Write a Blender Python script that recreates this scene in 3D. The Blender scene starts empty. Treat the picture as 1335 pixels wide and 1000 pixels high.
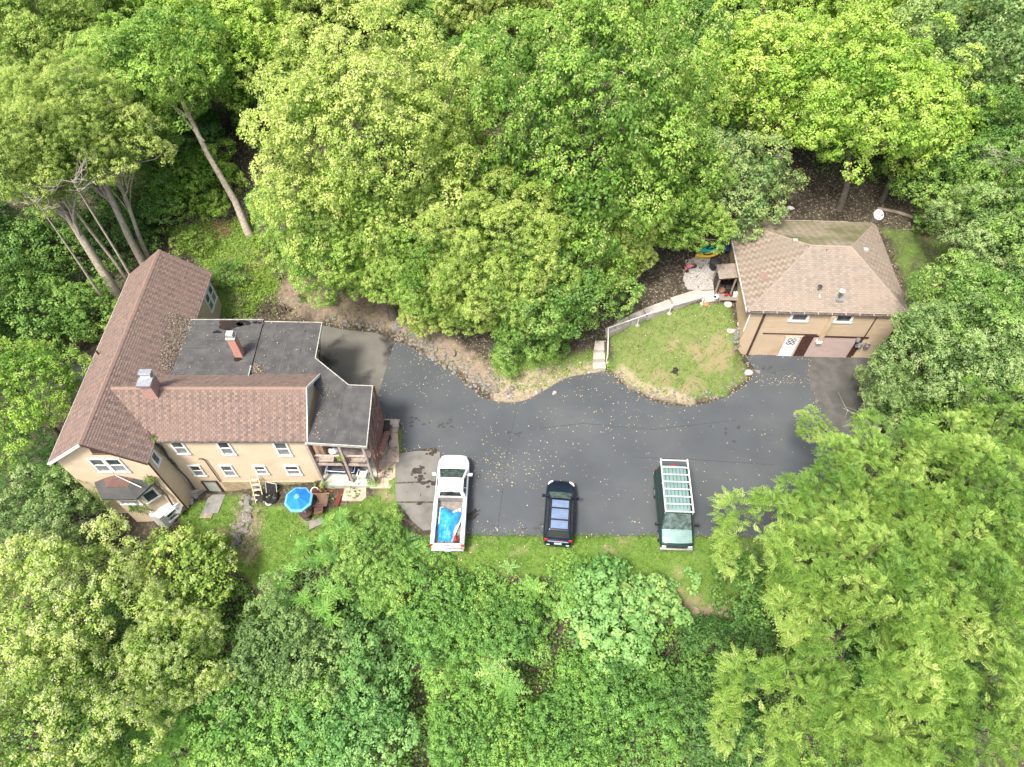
import bpy, bmesh, math, random
import numpy as np
from mathutils import Vector, Matrix

R_ = math.radians
random.seed(7)
SC = bpy.context.scene
COL = SC.collection

# ------------------------------------------------------------------ camera, sky, sun, exposure
CAMZ = 40.0
NAD = R_(35.5)                      # angle between the optical axis and straight down
FPX = 925.0                         # focal length in photo pixels (1335 wide)
cam_d = bpy.data.cameras.new('camera')
cam = bpy.data.objects.new('camera', cam_d)
COL.objects.link(cam)
cam.location = (0, 0, CAMZ)
cam.rotation_euler = (NAD, 0, 0)
cam_d.sensor_width = 36.0
cam_d.lens = 36.0 * FPX / 1335.0
cam_d.clip_start = 0.5
cam_d.clip_end = 1500
SC.camera = cam

SUN_EL, SUN_AZ = R_(62), R_(218)    # azimuth clockwise from +Y
world = bpy.data.worlds.new('World')
SC.world = world
world.use_nodes = True
wn = world.node_tree
wn.nodes.clear()
w_out = wn.nodes.new('ShaderNodeOutputWorld')
w_bg = wn.nodes.new('ShaderNodeBackground')
w_sky = wn.nodes.new('ShaderNodeTexSky')
w_sky.sky_type = 'NISHITA'
w_sky.sun_disc = False
w_sky.sun_elevation = SUN_EL
w_sky.sun_rotation = SUN_AZ
w_sky.air_density = 1.0
w_sky.dust_density = 5.0
w_sky.ozone_density = 0.0
w_bg.inputs['Strength'].default_value = 0.122
wn.links.new(w_sky.outputs[0], w_bg.inputs[0])
wn.links.new(w_bg.outputs[0], w_out.inputs[0])
sun_d = bpy.data.lights.new('sun', 'SUN')
sun_d.energy = 2.3
sun_d.angle = R_(11)
sun_d.color = (1.0, 0.95, 0.86)
sun = bpy.data.objects.new('sun', sun_d)
COL.objects.link(sun)
sd = Vector((math.sin(SUN_AZ) * math.cos(SUN_EL), math.cos(SUN_AZ) * math.cos(SUN_EL), math.sin(SUN_EL)))
sun.rotation_euler = sd.to_track_quat('Z', 'Y').to_euler()
SC.view_settings.view_transform = 'Standard'
SC.view_settings.look = 'None'
SC.view_settings.gamma = 1.0
SC.view_settings.exposure = 1.4
SC.view_settings.use_curve_mapping = False
SC.cycles.max_bounces = 8
SC.cycles.diffuse_bounces = 5
SC.cycles.glossy_bounces = 2
SC.cycles.transmission_bounces = 4
SC.cycles.transparent_max_bounces = 4
SC.cycles.use_denoising = True
SC.cycles.sample_clamp_indirect = 6.0

# ------------------------------------------------------------------ survey helpers: photo pixel -> place in the world
def ray(px, py):
    a = (px - 667.5) / FPX
    b = (500 - py) / FPX
    return Vector((a, math.sin(NAD) + b * math.cos(NAD), -math.cos(NAD) + b * math.sin(NAD)))
def at(px, py, z=0.0):
    d = ray(px, py)
    t = (z - CAMZ) / d.z
    return Vector((d.x * t, d.y * t, z))

# ------------------------------------------------------------------ materials
def mat(name, col, rough=0.8, col2=None, nscale=3.0, nlo=0.35, nhi=0.65, bump=0.0, bscale=40.0, metallic=0.0,
        tint=None, detail=4.0, spec=0.3, col3=None, n3scale=0.6, n3lo=0.5, n3hi=0.7, emit=None):
    m = bpy.data.materials.new(name)
    m.use_nodes = True
    nt = m.node_tree
    N, L = nt.nodes, nt.links
    p = N['Principled BSDF']
    p.inputs['Roughness'].default_value = rough
    p.inputs['Metallic'].default_value = metallic
    p.inputs['Specular IOR Level'].default_value = spec
    p.inputs['Base Color'].default_value = (*col, 1)
    tc = N.new('ShaderNodeTexCoord')
    src = None
    if col2 is not None:
        if tint:
            fac = N.new('ShaderNodeAttribute'); fac.attribute_name = tint
            fo = fac.outputs['Fac']
        else:
            nz = N.new('ShaderNodeTexNoise'); nz.inputs['Scale'].default_value = nscale; nz.inputs['Detail'].default_value = detail
            L.new(tc.outputs['Object'], nz.inputs['Vector'])
            mr = N.new('ShaderNodeMapRange'); mr.inputs['From Min'].default_value = nlo; mr.inputs['From Max'].default_value = nhi
            L.new(nz.outputs['Fac'], mr.inputs['Value'])
            fo = mr.outputs['Result']
        mx = N.new('ShaderNodeMix'); mx.data_type = 'RGBA'
        mx.inputs['A'].default_value = (*col, 1); mx.inputs['B'].default_value = (*col2, 1)
        L.new(fo, mx.inputs['Factor'])
        src = mx.outputs['Result']
    if col3 is not None:
        nz = N.new('ShaderNodeTexNoise'); nz.inputs['Scale'].default_value = n3scale; nz.inputs['Detail'].default_value = 6
        L.new(tc.outputs['Object'], nz.inputs['Vector'])
        mr = N.new('ShaderNodeMapRange'); mr.inputs['From Min'].default_value = n3lo; mr.inputs['From Max'].default_value = n3hi
        L.new(nz.outputs['Fac'], mr.inputs['Value'])
        mx = N.new('ShaderNodeMix'); mx.data_type = 'RGBA'
        if src is None:
            mx.inputs['A'].default_value = (*col, 1)
        else:
            L.new(src, mx.inputs['A'])
        mx.inputs['B'].default_value = (*col3, 1)
        L.new(mr.outputs['Result'], mx.inputs['Factor'])
        src = mx.outputs['Result']
    if src is not None:
        L.new(src, p.inputs['Base Color'])
    if bump > 0:
        nb = N.new('ShaderNodeTexNoise'); nb.inputs['Scale'].default_value = bscale; nb.inputs['Detail'].default_value = 3
        L.new(tc.outputs['Object'], nb.inputs['Vector'])
        bp = N.new('ShaderNodeBump'); bp.inputs['Strength'].default_value = bump; bp.inputs['Distance'].default_value = 0.02
        L.new(nb.outputs['Fac'], bp.inputs['Height'])
        L.new(bp.outputs['Normal'], p.inputs['Normal'])
    return m

def leaf_mat(name, stops, transl=0.33, hue=0.26):
    """stops: colours along the 'tint' attribute; each tree shifts a little by its own random value."""
    m = bpy.data.materials.new(name)
    m.use_nodes = True
    nt = m.node_tree
    N, L = nt.nodes, nt.links
    N.clear()
    out = N.new('ShaderNodeOutputMaterial')
    at_ = N.new('ShaderNodeAttribute'); at_.attribute_name = 'tint'
    oi = N.new('ShaderNodeObjectInfo')
    ad = N.new('ShaderNodeMath'); ad.operation = 'MULTIPLY_ADD'
    L.new(oi.outputs['Random'], ad.inputs[0]); ad.inputs[1].default_value = hue
    sub = N.new('ShaderNodeMath'); sub.operation = 'SUBTRACT'; sub.inputs[1].default_value = hue / 2
    L.new(at_.outputs['Fac'], sub.inputs[0])
    L.new(sub.outputs[0], ad.inputs[2])
    cr = N.new('ShaderNodeValToRGB')
    el = cr.color_ramp.elements
    n = len(stops)
    el[0].position = 0; el[0].color = (*stops[0], 1)
    el[1].position = 1; el[1].color = (*stops[-1], 1)
    for i in range(1, n - 1):
        e = el.new(i / (n - 1)); e.color = (*stops[i], 1)
    L.new(ad.outputs[0], cr.inputs[0])
    df = N.new('ShaderNodeBsdfDiffuse'); tr = N.new('ShaderNodeBsdfTranslucent'); gl = N.new('ShaderNodeBsdfGlossy')
    gl.inputs['Roughness'].default_value = 0.6
    gl.inputs['Color'].default_value = (1, 1, 1, 1)
    L.new(cr.outputs[0], df.inputs[0]); L.new(cr.outputs[0], tr.inputs[0])
    m1 = N.new('ShaderNodeMixShader'); m1.inputs[0].default_value = transl
    L.new(df.outputs[0], m1.inputs[1]); L.new(tr.outputs[0], m1.inputs[2])
    m2 = N.new('ShaderNodeMixShader'); m2.inputs[0].default_value = 0.02
    L.new(m1.outputs[0], m2.inputs[1]); L.new(gl.outputs[0], m2.inputs[2])
    L.new(m2.outputs[0], out.inputs[0])
    return m

M = {}
M['stucco'] = mat('peach_stucco', (0.60, 0.47, 0.34), 0.9, (0.64, 0.51, 0.375), 1.2, bump=0.25, bscale=60, col3=(0.47, 0.38, 0.285), n3scale=0.7, n3lo=0.56, n3hi=0.8)
M['foundation'] = mat('foundation_render', (0.44, 0.33, 0.22), 0.95, (0.30, 0.24, 0.16), 2.5, bump=0.4, bscale=30)
M['white'] = mat('white_paint', (0.78, 0.78, 0.76), 0.5, (0.70, 0.70, 0.68), 3)
M['white_dirty'] = mat('weathered_white_paint', (0.43, 0.42, 0.385), 0.65, (0.27, 0.26, 0.235), 5)
M['glass'] = mat('window_glass', (0.035, 0.04, 0.045), 0.06, (0.10, 0.11, 0.12), 2.0, spec=0.6)
M['screen'] = mat('window_screen', (0.16, 0.17, 0.18), 0.35, (0.24, 0.25, 0.26), 4, spec=0.5)
M['shingle_red'] = mat('red_brown_shingle', (0.215, 0.150, 0.122), 0.92, (0.112, 0.085, 0.076), tint='tint', bump=0.4, bscale=120, col3=(0.175, 0.125, 0.105), n3scale=0.5, n3lo=0.5, n3hi=0.75)
M['shingle_tan'] = mat('tan_shingle', (0.27, 0.228, 0.188), 0.92, (0.195, 0.165, 0.137), tint='tint', bump=0.4, bscale=120, col3=(0.27, 0.215, 0.175), n3scale=0.5, n3lo=0.48, n3hi=0.75)
M['shingle_moss'] = mat('mossy_tan_shingle', (0.26, 0.22, 0.16), 0.95, (0.15, 0.13, 0.10), tint='tint', bump=0.4, bscale=120, col3=(0.09, 0.10, 0.04), n3scale=0.45, n3lo=0.42, n3hi=0.66)
M['shingle_grey'] = mat('weathered_tan_shingle', (0.27, 0.22, 0.175), 0.95, (0.15, 0.125, 0.10), tint='tint', bump=0.4, bscale=120, col3=(0.205, 0.172, 0.138), n3scale=0.5, n3lo=0.46, n3hi=0.7)
M['ridge_tan'] = mat('tan_ridge_cap', (0.29, 0.24, 0.195), 0.92, (0.24, 0.2, 0.16), 6)
M['ridge_red'] = mat('red_ridge_cap', (0.23, 0.155, 0.125), 0.92, (0.19, 0.13, 0.108), 6)
M['rust'] = mat('rust', (0.30, 0.13, 0.05), 0.9)
M['tar'] = mat('tar_roofing', (0.050, 0.050, 0.051), 0.85, (0.078, 0.078, 0.077), 1.4, bump=0.3, bscale=25, col3=(0.12, 0.118, 0.112), n3scale=2.2, n3lo=0.6, n3hi=0.8)
M['tar_seam'] = mat('tar_seam', (0.095, 0.095, 0.092), 0.85, (0.05, 0.05, 0.05), 5)
M['puddle'] = mat('roof_water', (0.010, 0.009, 0.007), 0.08, (0.03, 0.018, 0.006), 1.5, spec=0.5)
M['black_metal'] = mat('black_metal', (0.022, 0.022, 0.024), 0.5, (0.04, 0.04, 0.042), 4)
M['dark_trim'] = mat('dark_brown_trim', (0.075, 0.045, 0.035), 0.75, (0.05, 0.03, 0.025), 8)
M['gutter_dark'] = mat('dirty_gutter', (0.16, 0.14, 0.12), 0.7, (0.07, 0.06, 0.05), 6)
M['brick'] = mat('chimney_brick', (0.36, 0.20, 0.17), 0.9, (0.42, 0.27, 0.23), tint='tint', bump=0.3)
M['brick_pink'] = mat('pink_chimney_brick', (0.52, 0.27, 0.21), 0.9, (0.46, 0.22, 0.17), tint='tint', bump=0.3)
M['mortar'] = mat('mortar', (0.45, 0.40, 0.36), 0.95)
M['galv'] = mat('galvanised_metal', (0.46, 0.47, 0.48), 0.4, (0.36, 0.37, 0.38), 5, metallic=0.7)
M['concrete'] = mat('grey_concrete', (0.135, 0.132, 0.12), 0.95, (0.17, 0.164, 0.15), 1.2, bump=0.35, bscale=35, col3=(0.10, 0.10, 0.095), n3scale=0.7, n3lo=0.52, n3hi=0.72)
M['slab_dark'] = mat('stained_concrete', (0.115, 0.112, 0.10), 0.9, (0.14, 0.136, 0.12), 1.0, bump=0.3, bscale=35, col3=(0.03, 0.03, 0.028), n3scale=0.42, n3lo=0.56, n3hi=0.68)
M['concrete_pale'] = mat('pale_step_concrete', (0.42, 0.38, 0.34), 0.95, (0.33, 0.30, 0.26), 3, bump=0.35, bscale=35)
M['paver'] = mat('beige_paver', (0.42, 0.34, 0.26), 0.95, (0.34, 0.27, 0.21), 2.5, bump=0.35, bscale=35, col3=(0.24, 0.2, 0.15), n3scale=1.4, n3lo=0.58, n3hi=0.74)
M['crack'] = mat('crack_dirt', (0.03, 0.028, 0.025), 0.95, (0.05, 0.046, 0.04), 6)
M['stone'] = mat('field_stone', (0.22, 0.205, 0.185), 0.95, (0.15, 0.135, 0.12), 4, bump=0.6, bscale=12, col3=(0.30, 0.275, 0.24), n3scale=2, n3lo=0.55, n3hi=0.7)
M['stone_grey'] = mat('grey_green_stone', (0.19, 0.20, 0.17), 0.95, (0.13, 0.13, 0.11), 4, bump=0.6, bscale=12)
M['stone_white'] = mat('pale_stone', (0.42, 0.39, 0.35), 0.9, (0.34, 0.31, 0.28), 4, bump=0.5, bscale=12)
M['slate'] = mat('grey_slate_slab', (0.17, 0.17, 0.17), 0.9, (0.22, 0.215, 0.21), 3, bump=0.3)
M['wood_brown'] = mat('red_brown_stained_wood', (0.21, 0.105, 0.08), 0.85, (0.30, 0.17, 0.13), 5, bump=0.3)
M['wood_grey'] = mat('weathered_wood', (0.30, 0.25, 0.20), 0.9, (0.20, 0.165, 0.13), 7, bump=0.3)
M['wood_white'] = mat('weathered_whitewashed_wood', (0.46, 0.38, 0.34), 0.85, (0.33, 0.25, 0.22), 7, bump=0.2)
M['ply'] = mat('faded_plywood', (0.55, 0.37, 0.25), 0.9, (0.45, 0.29, 0.20), 4, bump=0.2)
M['ladder'] = mat('pale_ladder_wood', (0.62, 0.52, 0.38), 0.8, (0.52, 0.42, 0.30), 8)
M['red_wood'] = mat('red_painted_board', (0.15, 0.030, 0.020), 0.8, (0.10, 0.024, 0.018), 6)
M['tan_siding'] = mat('tan_siding', (0.46, 0.36, 0.255), 0.85, (0.50, 0.395, 0.285), 1.0, col3=(0.40, 0.28, 0.17), n3scale=0.6, n3lo=0.55, n3hi=0.8)
M['olive_siding'] = mat('tan_side_siding', (0.44, 0.33, 0.21), 0.85, (0.38, 0.29, 0.19), 1.0)
M['garage_pink'] = mat('mauve_garage_door', (0.41, 0.32, 0.30), 0.7, (0.45, 0.355, 0.33), 2)
M['door_white'] = mat('white_door', (0.74, 0.77, 0.80), 0.5, (0.66, 0.69, 0.72), 3)
M['door_brown'] = mat('dark_brown_door', (0.05, 0.022, 0.018), 0.7, (0.07, 0.032, 0.026), 3)
M['door_grey'] = mat('grey_green_door', (0.40, 0.43, 0.40), 0.6, (0.34, 0.37, 0.34), 3)
M['bark'] = mat('grey_bark', (0.135, 0.118, 0.095), 0.95, (0.08, 0.068, 0.054), 6, bump=0.8, bscale=18)
M['bark_pale'] = mat('pale_bark', (0.42, 0.37, 0.295), 0.95, (0.27, 0.235, 0.185), 5, bump=0.8, bscale=14)
M['deadwood'] = mat('bleached_dead_wood', (0.34, 0.31, 0.27), 0.9, (0.24, 0.22, 0.19), 6)
M['tyre'] = mat('tyre_rubber', (0.018, 0.018, 0.018), 0.85)
M['rim'] = mat('wheel_rim', (0.45, 0.45, 0.46), 0.35, metallic=0.7)
M['truck_white'] = mat('white_car_paint', (0.80, 0.80, 0.79), 0.25, (0.76, 0.76, 0.75), 2, spec=0.5)
M['bedliner'] = mat('truck_bed_floor', (0.24, 0.22, 0.20), 0.8, (0.15, 0.14, 0.13), 5)
M['tarp'] = mat('blue_tarp', (0.010, 0.20, 0.52), 0.4, (0.04, 0.28, 0.60), 5, spec=0.5)
M['tarp_back'] = mat('white_tarp_back', (0.66, 0.69, 0.72), 0.5)
M['navy'] = mat('navy_car_paint', (0.012, 0.018, 0.035), 0.14, metallic=0.25, spec=0.6)
M['suv_roof'] = mat('sky_tinted_roof_panel', (0.15, 0.21, 0.325), 0.3, (0.185, 0.25, 0.365), 3, metallic=0.3, spec=0.6)  # blue sky reflection put into the roof colour of the navy car
M['vehicle_glass'] = mat('car_glass', (0.018, 0.024, 0.022), 0.05, spec=0.7)
M['wind_glass'] = mat('windscreen_glass', (0.10, 0.145, 0.13), 0.08, (0.03, 0.045, 0.04), 3.5, spec=0.7)
M['van_green'] = mat('dark_green_van_paint', (0.018, 0.05, 0.043), 0.22, metallic=0.35, spec=0.6)
M['van_top'] = mat('sky_tinted_van_paint', (0.17, 0.27, 0.25), 0.35, (0.21, 0.32, 0.295), 2.5, metallic=0.3, spec=0.5)  # paler copy of the van green: sky reflection painted into roof and bonnet
M['van_rib'] = mat('green_roof_rib', (0.075, 0.135, 0.125), 0.4, metallic=0.3)
M['chrome'] = mat('bumper_metal', (0.62, 0.62, 0.62), 0.28, (0.52, 0.52, 0.52), 6, metallic=0.8)
M['alu'] = mat('aluminium_rack', (0.76, 0.76, 0.74), 0.4, (0.66, 0.66, 0.64), 5, metallic=0.4)
M['red_light'] = mat('red_lens', (0.50, 0.012, 0.015), 0.2, spec=0.6)
M['clear_lens'] = mat('clear_lens', (0.66, 0.66, 0.62), 0.15, spec=0.7)
M['plate'] = mat('number_plate', (0.55, 0.58, 0.60), 0.4, (0.42, 0.46, 0.52), 8)
M['black_plastic'] = mat('black_plastic', (0.018, 0.018, 0.019), 0.55, (0.03, 0.03, 0.03), 5)
M['red_plastic'] = mat('red_plastic', (0.30, 0.02, 0.02), 0.4)
M['pink_plastic'] = mat('faded_pink_plastic', (0.55, 0.16, 0.17), 0.5)
M['blue_canvas'] = mat('bright_blue_canvas', (0.008, 0.145, 0.43), 0.75, (0.012, 0.165, 0.47), 4)
M['blue_pale'] = mat('pale_blue_canvas', (0.12, 0.34, 0.58), 0.75)
M['navy_cloth'] = mat('dark_blue_cloth', (0.015, 0.035, 0.09), 0.8, (0.025, 0.05, 0.12), 5)
M['dark_cloth'] = mat('charcoal_cloth', (0.045, 0.048, 0.055), 0.85, (0.065, 0.07, 0.078), 5)
M['white_plastic'] = mat('white_plastic', (0.74, 0.75, 0.73), 0.45)
M['porch_floor'] = mat('worn_painted_porch_floor', (0.33, 0.40, 0.35), 0.85, (0.42, 0.42, 0.35), 3, col3=(0.22, 0.24, 0.2), n3scale=1.5)
M['deck_grey'] = mat('grey_deck_boards', (0.25, 0.225, 0.205), 0.9, (0.18, 0.16, 0.145), 5)
M['yellow'] = mat('yellow_container', (0.50, 0.42, 0.08), 0.6, (0.42, 0.34, 0.06), 5)
M['kayak_green'] = mat('green_kayak_plastic', (0.03, 0.40, 0.30), 0.4)
M['kayak_yellow'] = mat('yellow_kayak_plastic', (0.55, 0.38, 0.05), 0.45)
M['terracotta'] = mat('terracotta', (0.45, 0.17, 0.09), 0.85)
M['dish'] = mat('dish_grey', (0.42, 0.43, 0.43), 0.5)
M['dead_leaf'] = mat('fallen_leaf', (0.24, 0.165, 0.085), 0.9, (0.55, 0.47, 0.30), tint='tint')
M['litter_leaf'] = mat('leaf_litter', (0.13, 0.10, 0.078), 0.95, (0.36, 0.295, 0.235), tint='tint')
M['debris'] = mat('roof_debris', (0.30, 0.245, 0.19), 0.95, (0.08, 0.065, 0.052), tint='tint')
M['gravel'] = mat('pale_gravel', (0.36, 0.355, 0.34), 0.95, (0.22, 0.215, 0.21), 9, bump=0.6, bscale=18, col3=(0.08, 0.075, 0.07), n3scale=3.5, n3lo=0.57, n3hi=0.66)
M['gravel_dark'] = mat('dirty_gravel_drive', (0.068, 0.068, 0.066), 0.95, (0.10, 0.098, 0.092), 1.5, bump=0.5, bscale=20, col3=(0.055, 0.055, 0.05), n3scale=0.5, n3lo=0.46, n3hi=0.66)
M['road_dark'] = mat('old_asphalt', (0.045, 0.045, 0.047), 0.9, (0.07, 0.068, 0.065), 1, bump=0.3)

def asphalt_mat():
    m = mat('asphalt', (0.056, 0.064, 0.071), 0.85, (0.071, 0.080, 0.087), 0.35, 0.3, 0.7, bump=0.35, bscale=90, detail=8,
            col3=(0.088, 0.094, 0.098), n3scale=0.22, n3lo=0.48, n3hi=0.75)
    nt = m.node_tree
    N, L = nt.nodes, nt.links
    p = N['Principled BSDF']
    old = p.inputs['Base Color'].links[0].from_socket
    tc = N.new('ShaderNodeTexCoord')
    # paler grit speckle and darker damp blotches
    vo = N.new('ShaderNodeTexVoronoi'); vo.inputs['Scale'].default_value = 7.0
    L.new(tc.outputs['Object'], vo.inputs['Vector'])
    mr = N.new('ShaderNodeMapRange'); mr.inputs['From Min'].default_value = 0.10; mr.inputs['From Max'].default_value = 0.02
    L.new(vo.outputs['Distance'], mr.inputs['Value'])
    mx = N.new('ShaderNodeMix'); mx.data_type = 'RGBA'
    L.new(mr.outputs['Result'], mx.inputs['Factor']); L.new(old, mx.inputs['A']); mx.inputs['B'].default_value = (0.14, 0.135, 0.125, 1)
    n2 = N.new('ShaderNodeTexNoise'); n2.inputs['Scale'].default_value = 0.9; n2.inputs['Detail'].default_value = 9; n2.inputs['Roughness'].default_value = 0.7
    L.new(tc.outputs['Object'], n2.inputs['Vector'])
    m2 = N.new('ShaderNodeMapRange'); m2.inputs['From Min'].default_value = 0.62; m2.inputs['From Max'].default_value = 0.74
    m2.inputs['To Max'].default_value = 0.4
    L.new(n2.outputs['Fac'], m2.inputs['Value'])
    mx2 = N.new('ShaderNodeMix'); mx2.data_type = 'RGBA'
    L.new(m2.outputs['Result'], mx2.inputs['Factor']); L.new(mx.outputs['Result'], mx2.inputs['A']); mx2.inputs['B'].default_value = (0.034, 0.035, 0.038, 1)
    L.new(mx2.outputs['Result'], p.inputs['Base Color'])
    return m
M['asphalt'] = asphalt_mat()

LEAF = {
    'maple': leaf_mat('maple_leaf', [(0.087, 0.198, 0.026), (0.185, 0.342, 0.046), (0.321, 0.492, 0.078), (0.531, 0.660, 0.174)]),
    'pale': leaf_mat('pale_maple_leaf', [(0.111, 0.209, 0.029), (0.239, 0.367, 0.056), (0.407, 0.520, 0.107), (0.617, 0.667, 0.237)]),
    'bright': leaf_mat('bright_maple_leaf', [(0.099, 0.222, 0.023), (0.229, 0.402, 0.043), (0.383, 0.564, 0.082), (0.593, 0.680, 0.168)]),
    'oak': leaf_mat('mid_green_leaf', [(0.059, 0.150, 0.026), (0.136, 0.270, 0.046), (0.235, 0.396, 0.077), (0.396, 0.540, 0.144)]),
    'dark': leaf_mat('dark_leaf', [(0.037, 0.108, 0.024), (0.080, 0.186, 0.037), (0.136, 0.270, 0.058), (0.235, 0.384, 0.096)]),
    'grey': leaf_mat('grey_green_leaf', [(0.079, 0.158, 0.042), (0.169, 0.282, 0.077), (0.291, 0.418, 0.133), (0.489, 0.576, 0.260)]),
    'locust': leaf_mat('locust_leaf', [(0.048, 0.125, 0.019), (0.150, 0.285, 0.040), (0.305, 0.44, 0.085), (0.57, 0.63, 0.22)]),
    'sumac': leaf_mat('sumac_leaf', [(0.055, 0.165, 0.026), (0.115, 0.275, 0.042), (0.19, 0.38, 0.065), (0.31, 0.50, 0.11)]),
    'vine': leaf_mat('vine_leaf', [(0.052, 0.147, 0.029), (0.122, 0.277, 0.047), (0.210, 0.395, 0.072), (0.384, 0.531, 0.113)]),
    'vine_pale': leaf_mat('pale_vine_leaf', [(0.088, 0.233, 0.054), (0.157, 0.339, 0.081), (0.245, 0.435, 0.130), (0.412, 0.530, 0.140)]),
    'yellow': leaf_mat('yellow_green_leaf', [(0.159, 0.312, 0.032), (0.285, 0.455, 0.051), (0.422, 0.563, 0.086), (0.651, 0.659, 0.122)]),
    'blossom': leaf_mat('pale_seed_head', [(0.392, 0.424, 0.205), (0.510, 0.541, 0.313), (0.608, 0.625, 0.421)]),
    'keys': leaf_mat('winged_seed_keys', [(0.34, 0.40, 0.11), (0.50, 0.53, 0.20), (0.66, 0.64, 0.32)]),
    'grass': leaf_mat('grass_blade', [(0.055, 0.145, 0.016), (0.092, 0.215, 0.025), (0.145, 0.275, 0.040), (0.28, 0.33, 0.10)]),
    'weed':   leaf_mat('weed_leaf', [(0.098, 0.201, 0.024), (0.176, 0.297, 0.038), (0.265, 0.382, 0.059), (0.392, 0.456, 0.108)]),
}

# ------------------------------------------------------------------ mesh builders
class MB:
    def __init__(self):
        self.v = []; self.f = []; self.m = []; self.t = []
    def quad(self, *pts, mi=0, t=0.5):
        b = len(self.v)
        self.v += [tuple(p) for p in pts]
        self.f.append(tuple(range(b, b + len(pts)))); self.m.append(mi); self.t.append(t)
    def hexa(self, p, mi=0, t=0.5):
        """p: 8 corners, bottom ring 0-3 then top ring 4-7 (counter-clockwise from above)"""
        b = len(self.v)
        self.v += [tuple(q) for q in p]
        for f in ((3, 2, 1, 0), (4, 5, 6, 7), (0, 1, 5, 4), (1, 2, 6, 5), (2, 3, 7, 6), (3, 0, 4, 7)):
            self.f.append(tuple(b + i for i in f)); self.m.append(mi); self.t.append(t)
    def box(self, x0, x1, y0, y1, z0, z1, mi=0, t=0.5):
        self.hexa([(x0, y0, z0), (x1, y0, z0), (x1, y1, z0), (x0, y1, z0), (x0, y0, z1), (x1, y0, z1), (x1, y1, z1), (x0, y1, z1)], mi, t)
    def fbox(self, F, u0, u1, n0, n1, z0, z1, mi=0, t=0.5):
        """box in a wall frame F=(origin, U, N)"""
        O, U, N = F
        Z = Vector((0, 0, 1))
        P = lambda u, n, z: O + U * u + N * n + Z * z
        self.hexa([P(u0, n0, z0), P(u1, n0, z0), P(u1, n1, z0), P(u0, n1, z0), P(u0, n0, z1), P(u1, n0, z1), P(u1, n1, z1), P(u0, n1, z1)], mi, t)
    def prism(self, pts, z0, z1, mi=0, t=0.5):
        """plan polygon (counter-clockwise) extruded in z; z1 may be a list"""
        n = len(pts)
        b = len(self.v)
        zt = z1 if isinstance(z1, (list, tuple)) else [z1] * n
        self.v += [(p[0], p[1], z0) for p in pts] + [(p[0], p[1], zt[i]) for i, p in enumerate(pts)]
        self.f.append(tuple(b + i for i in reversed(range(n)))); self.f.append(tuple(b + n + i for i in range(n)))
        self.m += [mi, mi]; self.t += [t, t]
        for i in range(n):
            j = (i + 1) % n
            self.f.append((b + i, b + j, b + n + j, b + n + i)); self.m.append(mi); self.t.append(t)
    def plate(self, pts, n, th, mi=0, t=0.5):
        """any planar 3-D polygon given thickness th along -n"""
        k = len(pts); b = len(self.v)
        n = Vector(n).normalized()
        self.v += [tuple(Vector(p) - n * th) for p in pts] + [tuple(p) for p in pts]
        self.f.append(tuple(b + i for i in reversed(range(k)))); self.f.append(tuple(b + k + i for i in range(k)))
        self.m += [mi, mi]; self.t += [t, t]
        for i in range(k):
            j = (i + 1) % k
            self.f.append((b + i, b + j, b + k + j, b + k + i)); self.m.append(mi); self.t.append(t)
    def bar(self, a, b, w, h=None, mi=0, t=0.5, up=(0, 0, 1)):
        a = Vector(a); b = Vector(b); h = h or w
        d = (b - a).normalized(); up = Vector(up)
        if abs(d.dot(up)) > 0.98: up = Vector((0, 1, 0))
        s = d.cross(up).normalized() * (w / 2); u = s.cross(d).normalized() * (h / 2)
        self.hexa([a - s - u, a + s - u, b + s - u, b - s - u, a - s + u, a + s + u, b + s + u, b - s + u], mi, t)
    def tube(self, pts, rad, sides=8, mi=0, t=0.5, cap=True):
        pts = [Vector(p) for p in pts]
        if not isinstance(rad, (list, tuple)): rad = [rad] * len(pts)
        rings = []
        prev = None
        for i, p in enumerate(pts):
            d = (pts[min(i + 1, len(pts) - 1)] - pts[max(i - 1, 0)]).normalized()
            if prev is None:
                ref = Vector((1, 0, 0)) if abs(d.x) < 0.9 else Vector((0, 1, 0))
            else:
                ref = prev
            s = (ref - d * ref.dot(d)).normalized(); prev = s
            u = d.cross(s)
            b = len(self.v)
            for k in range(sides):
                a = 2 * math.pi * k / sides
                self.v.append(tuple(p + (s * math.cos(a) + u * math.sin(a)) * rad[i]))
            rings.append(b)
        for i in range(len(rings) - 1):
            for k in range(sides):
                k2 = (k + 1) % sides
                self.f.append((rings[i] + k, rings[i] + k2, rings[i + 1] + k2, rings[i + 1] + k)); self.m.append(mi); self.t.append(t)
        if cap:
            self.f.append(tuple(rings[0] + k for k in reversed(range(sides)))); self.f.append(tuple(rings[-1] + k for k in range(sides)))
            self.m += [mi, mi]; self.t += [t, t]
    def lathe(self, prof, c=(0, 0, 0), sides=16, axis='z', mi=0, t=0.5):
        rings = []
        for r, h in prof:
            b = len(self.v)
            for k in range(sides):
                a = 2 * math.pi * k / sides
                if axis == 'z': q = (c[0] + r * math.cos(a), c[1] + r * math.sin(a), c[2] + h)
                elif axis == 'x': q = (c[0] + h, c[1] + r * math.cos(a), c[2] + r * math.sin(a))
                else: q = (c[0] + r * math.sin(a), c[1] + h, c[2] + r * math.cos(a))
                self.v.append(q)
            rings.append(b)
        for i in range(len(rings) - 1):
            for k in range(sides):
                k2 = (k + 1) % sides
                self.f.append((rings[i] + k, rings[i] + k2, rings[i + 1] + k2, rings[i + 1] + k)); self.m.append(mi); self.t.append(t)
        self.f.append(tuple(rings[0] + k for k in reversed(range(sides)))); self.f.append(tuple(rings[-1] + k for k in range(sides)))
        self.m += [mi, mi]; self.t += [t, t]
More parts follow.
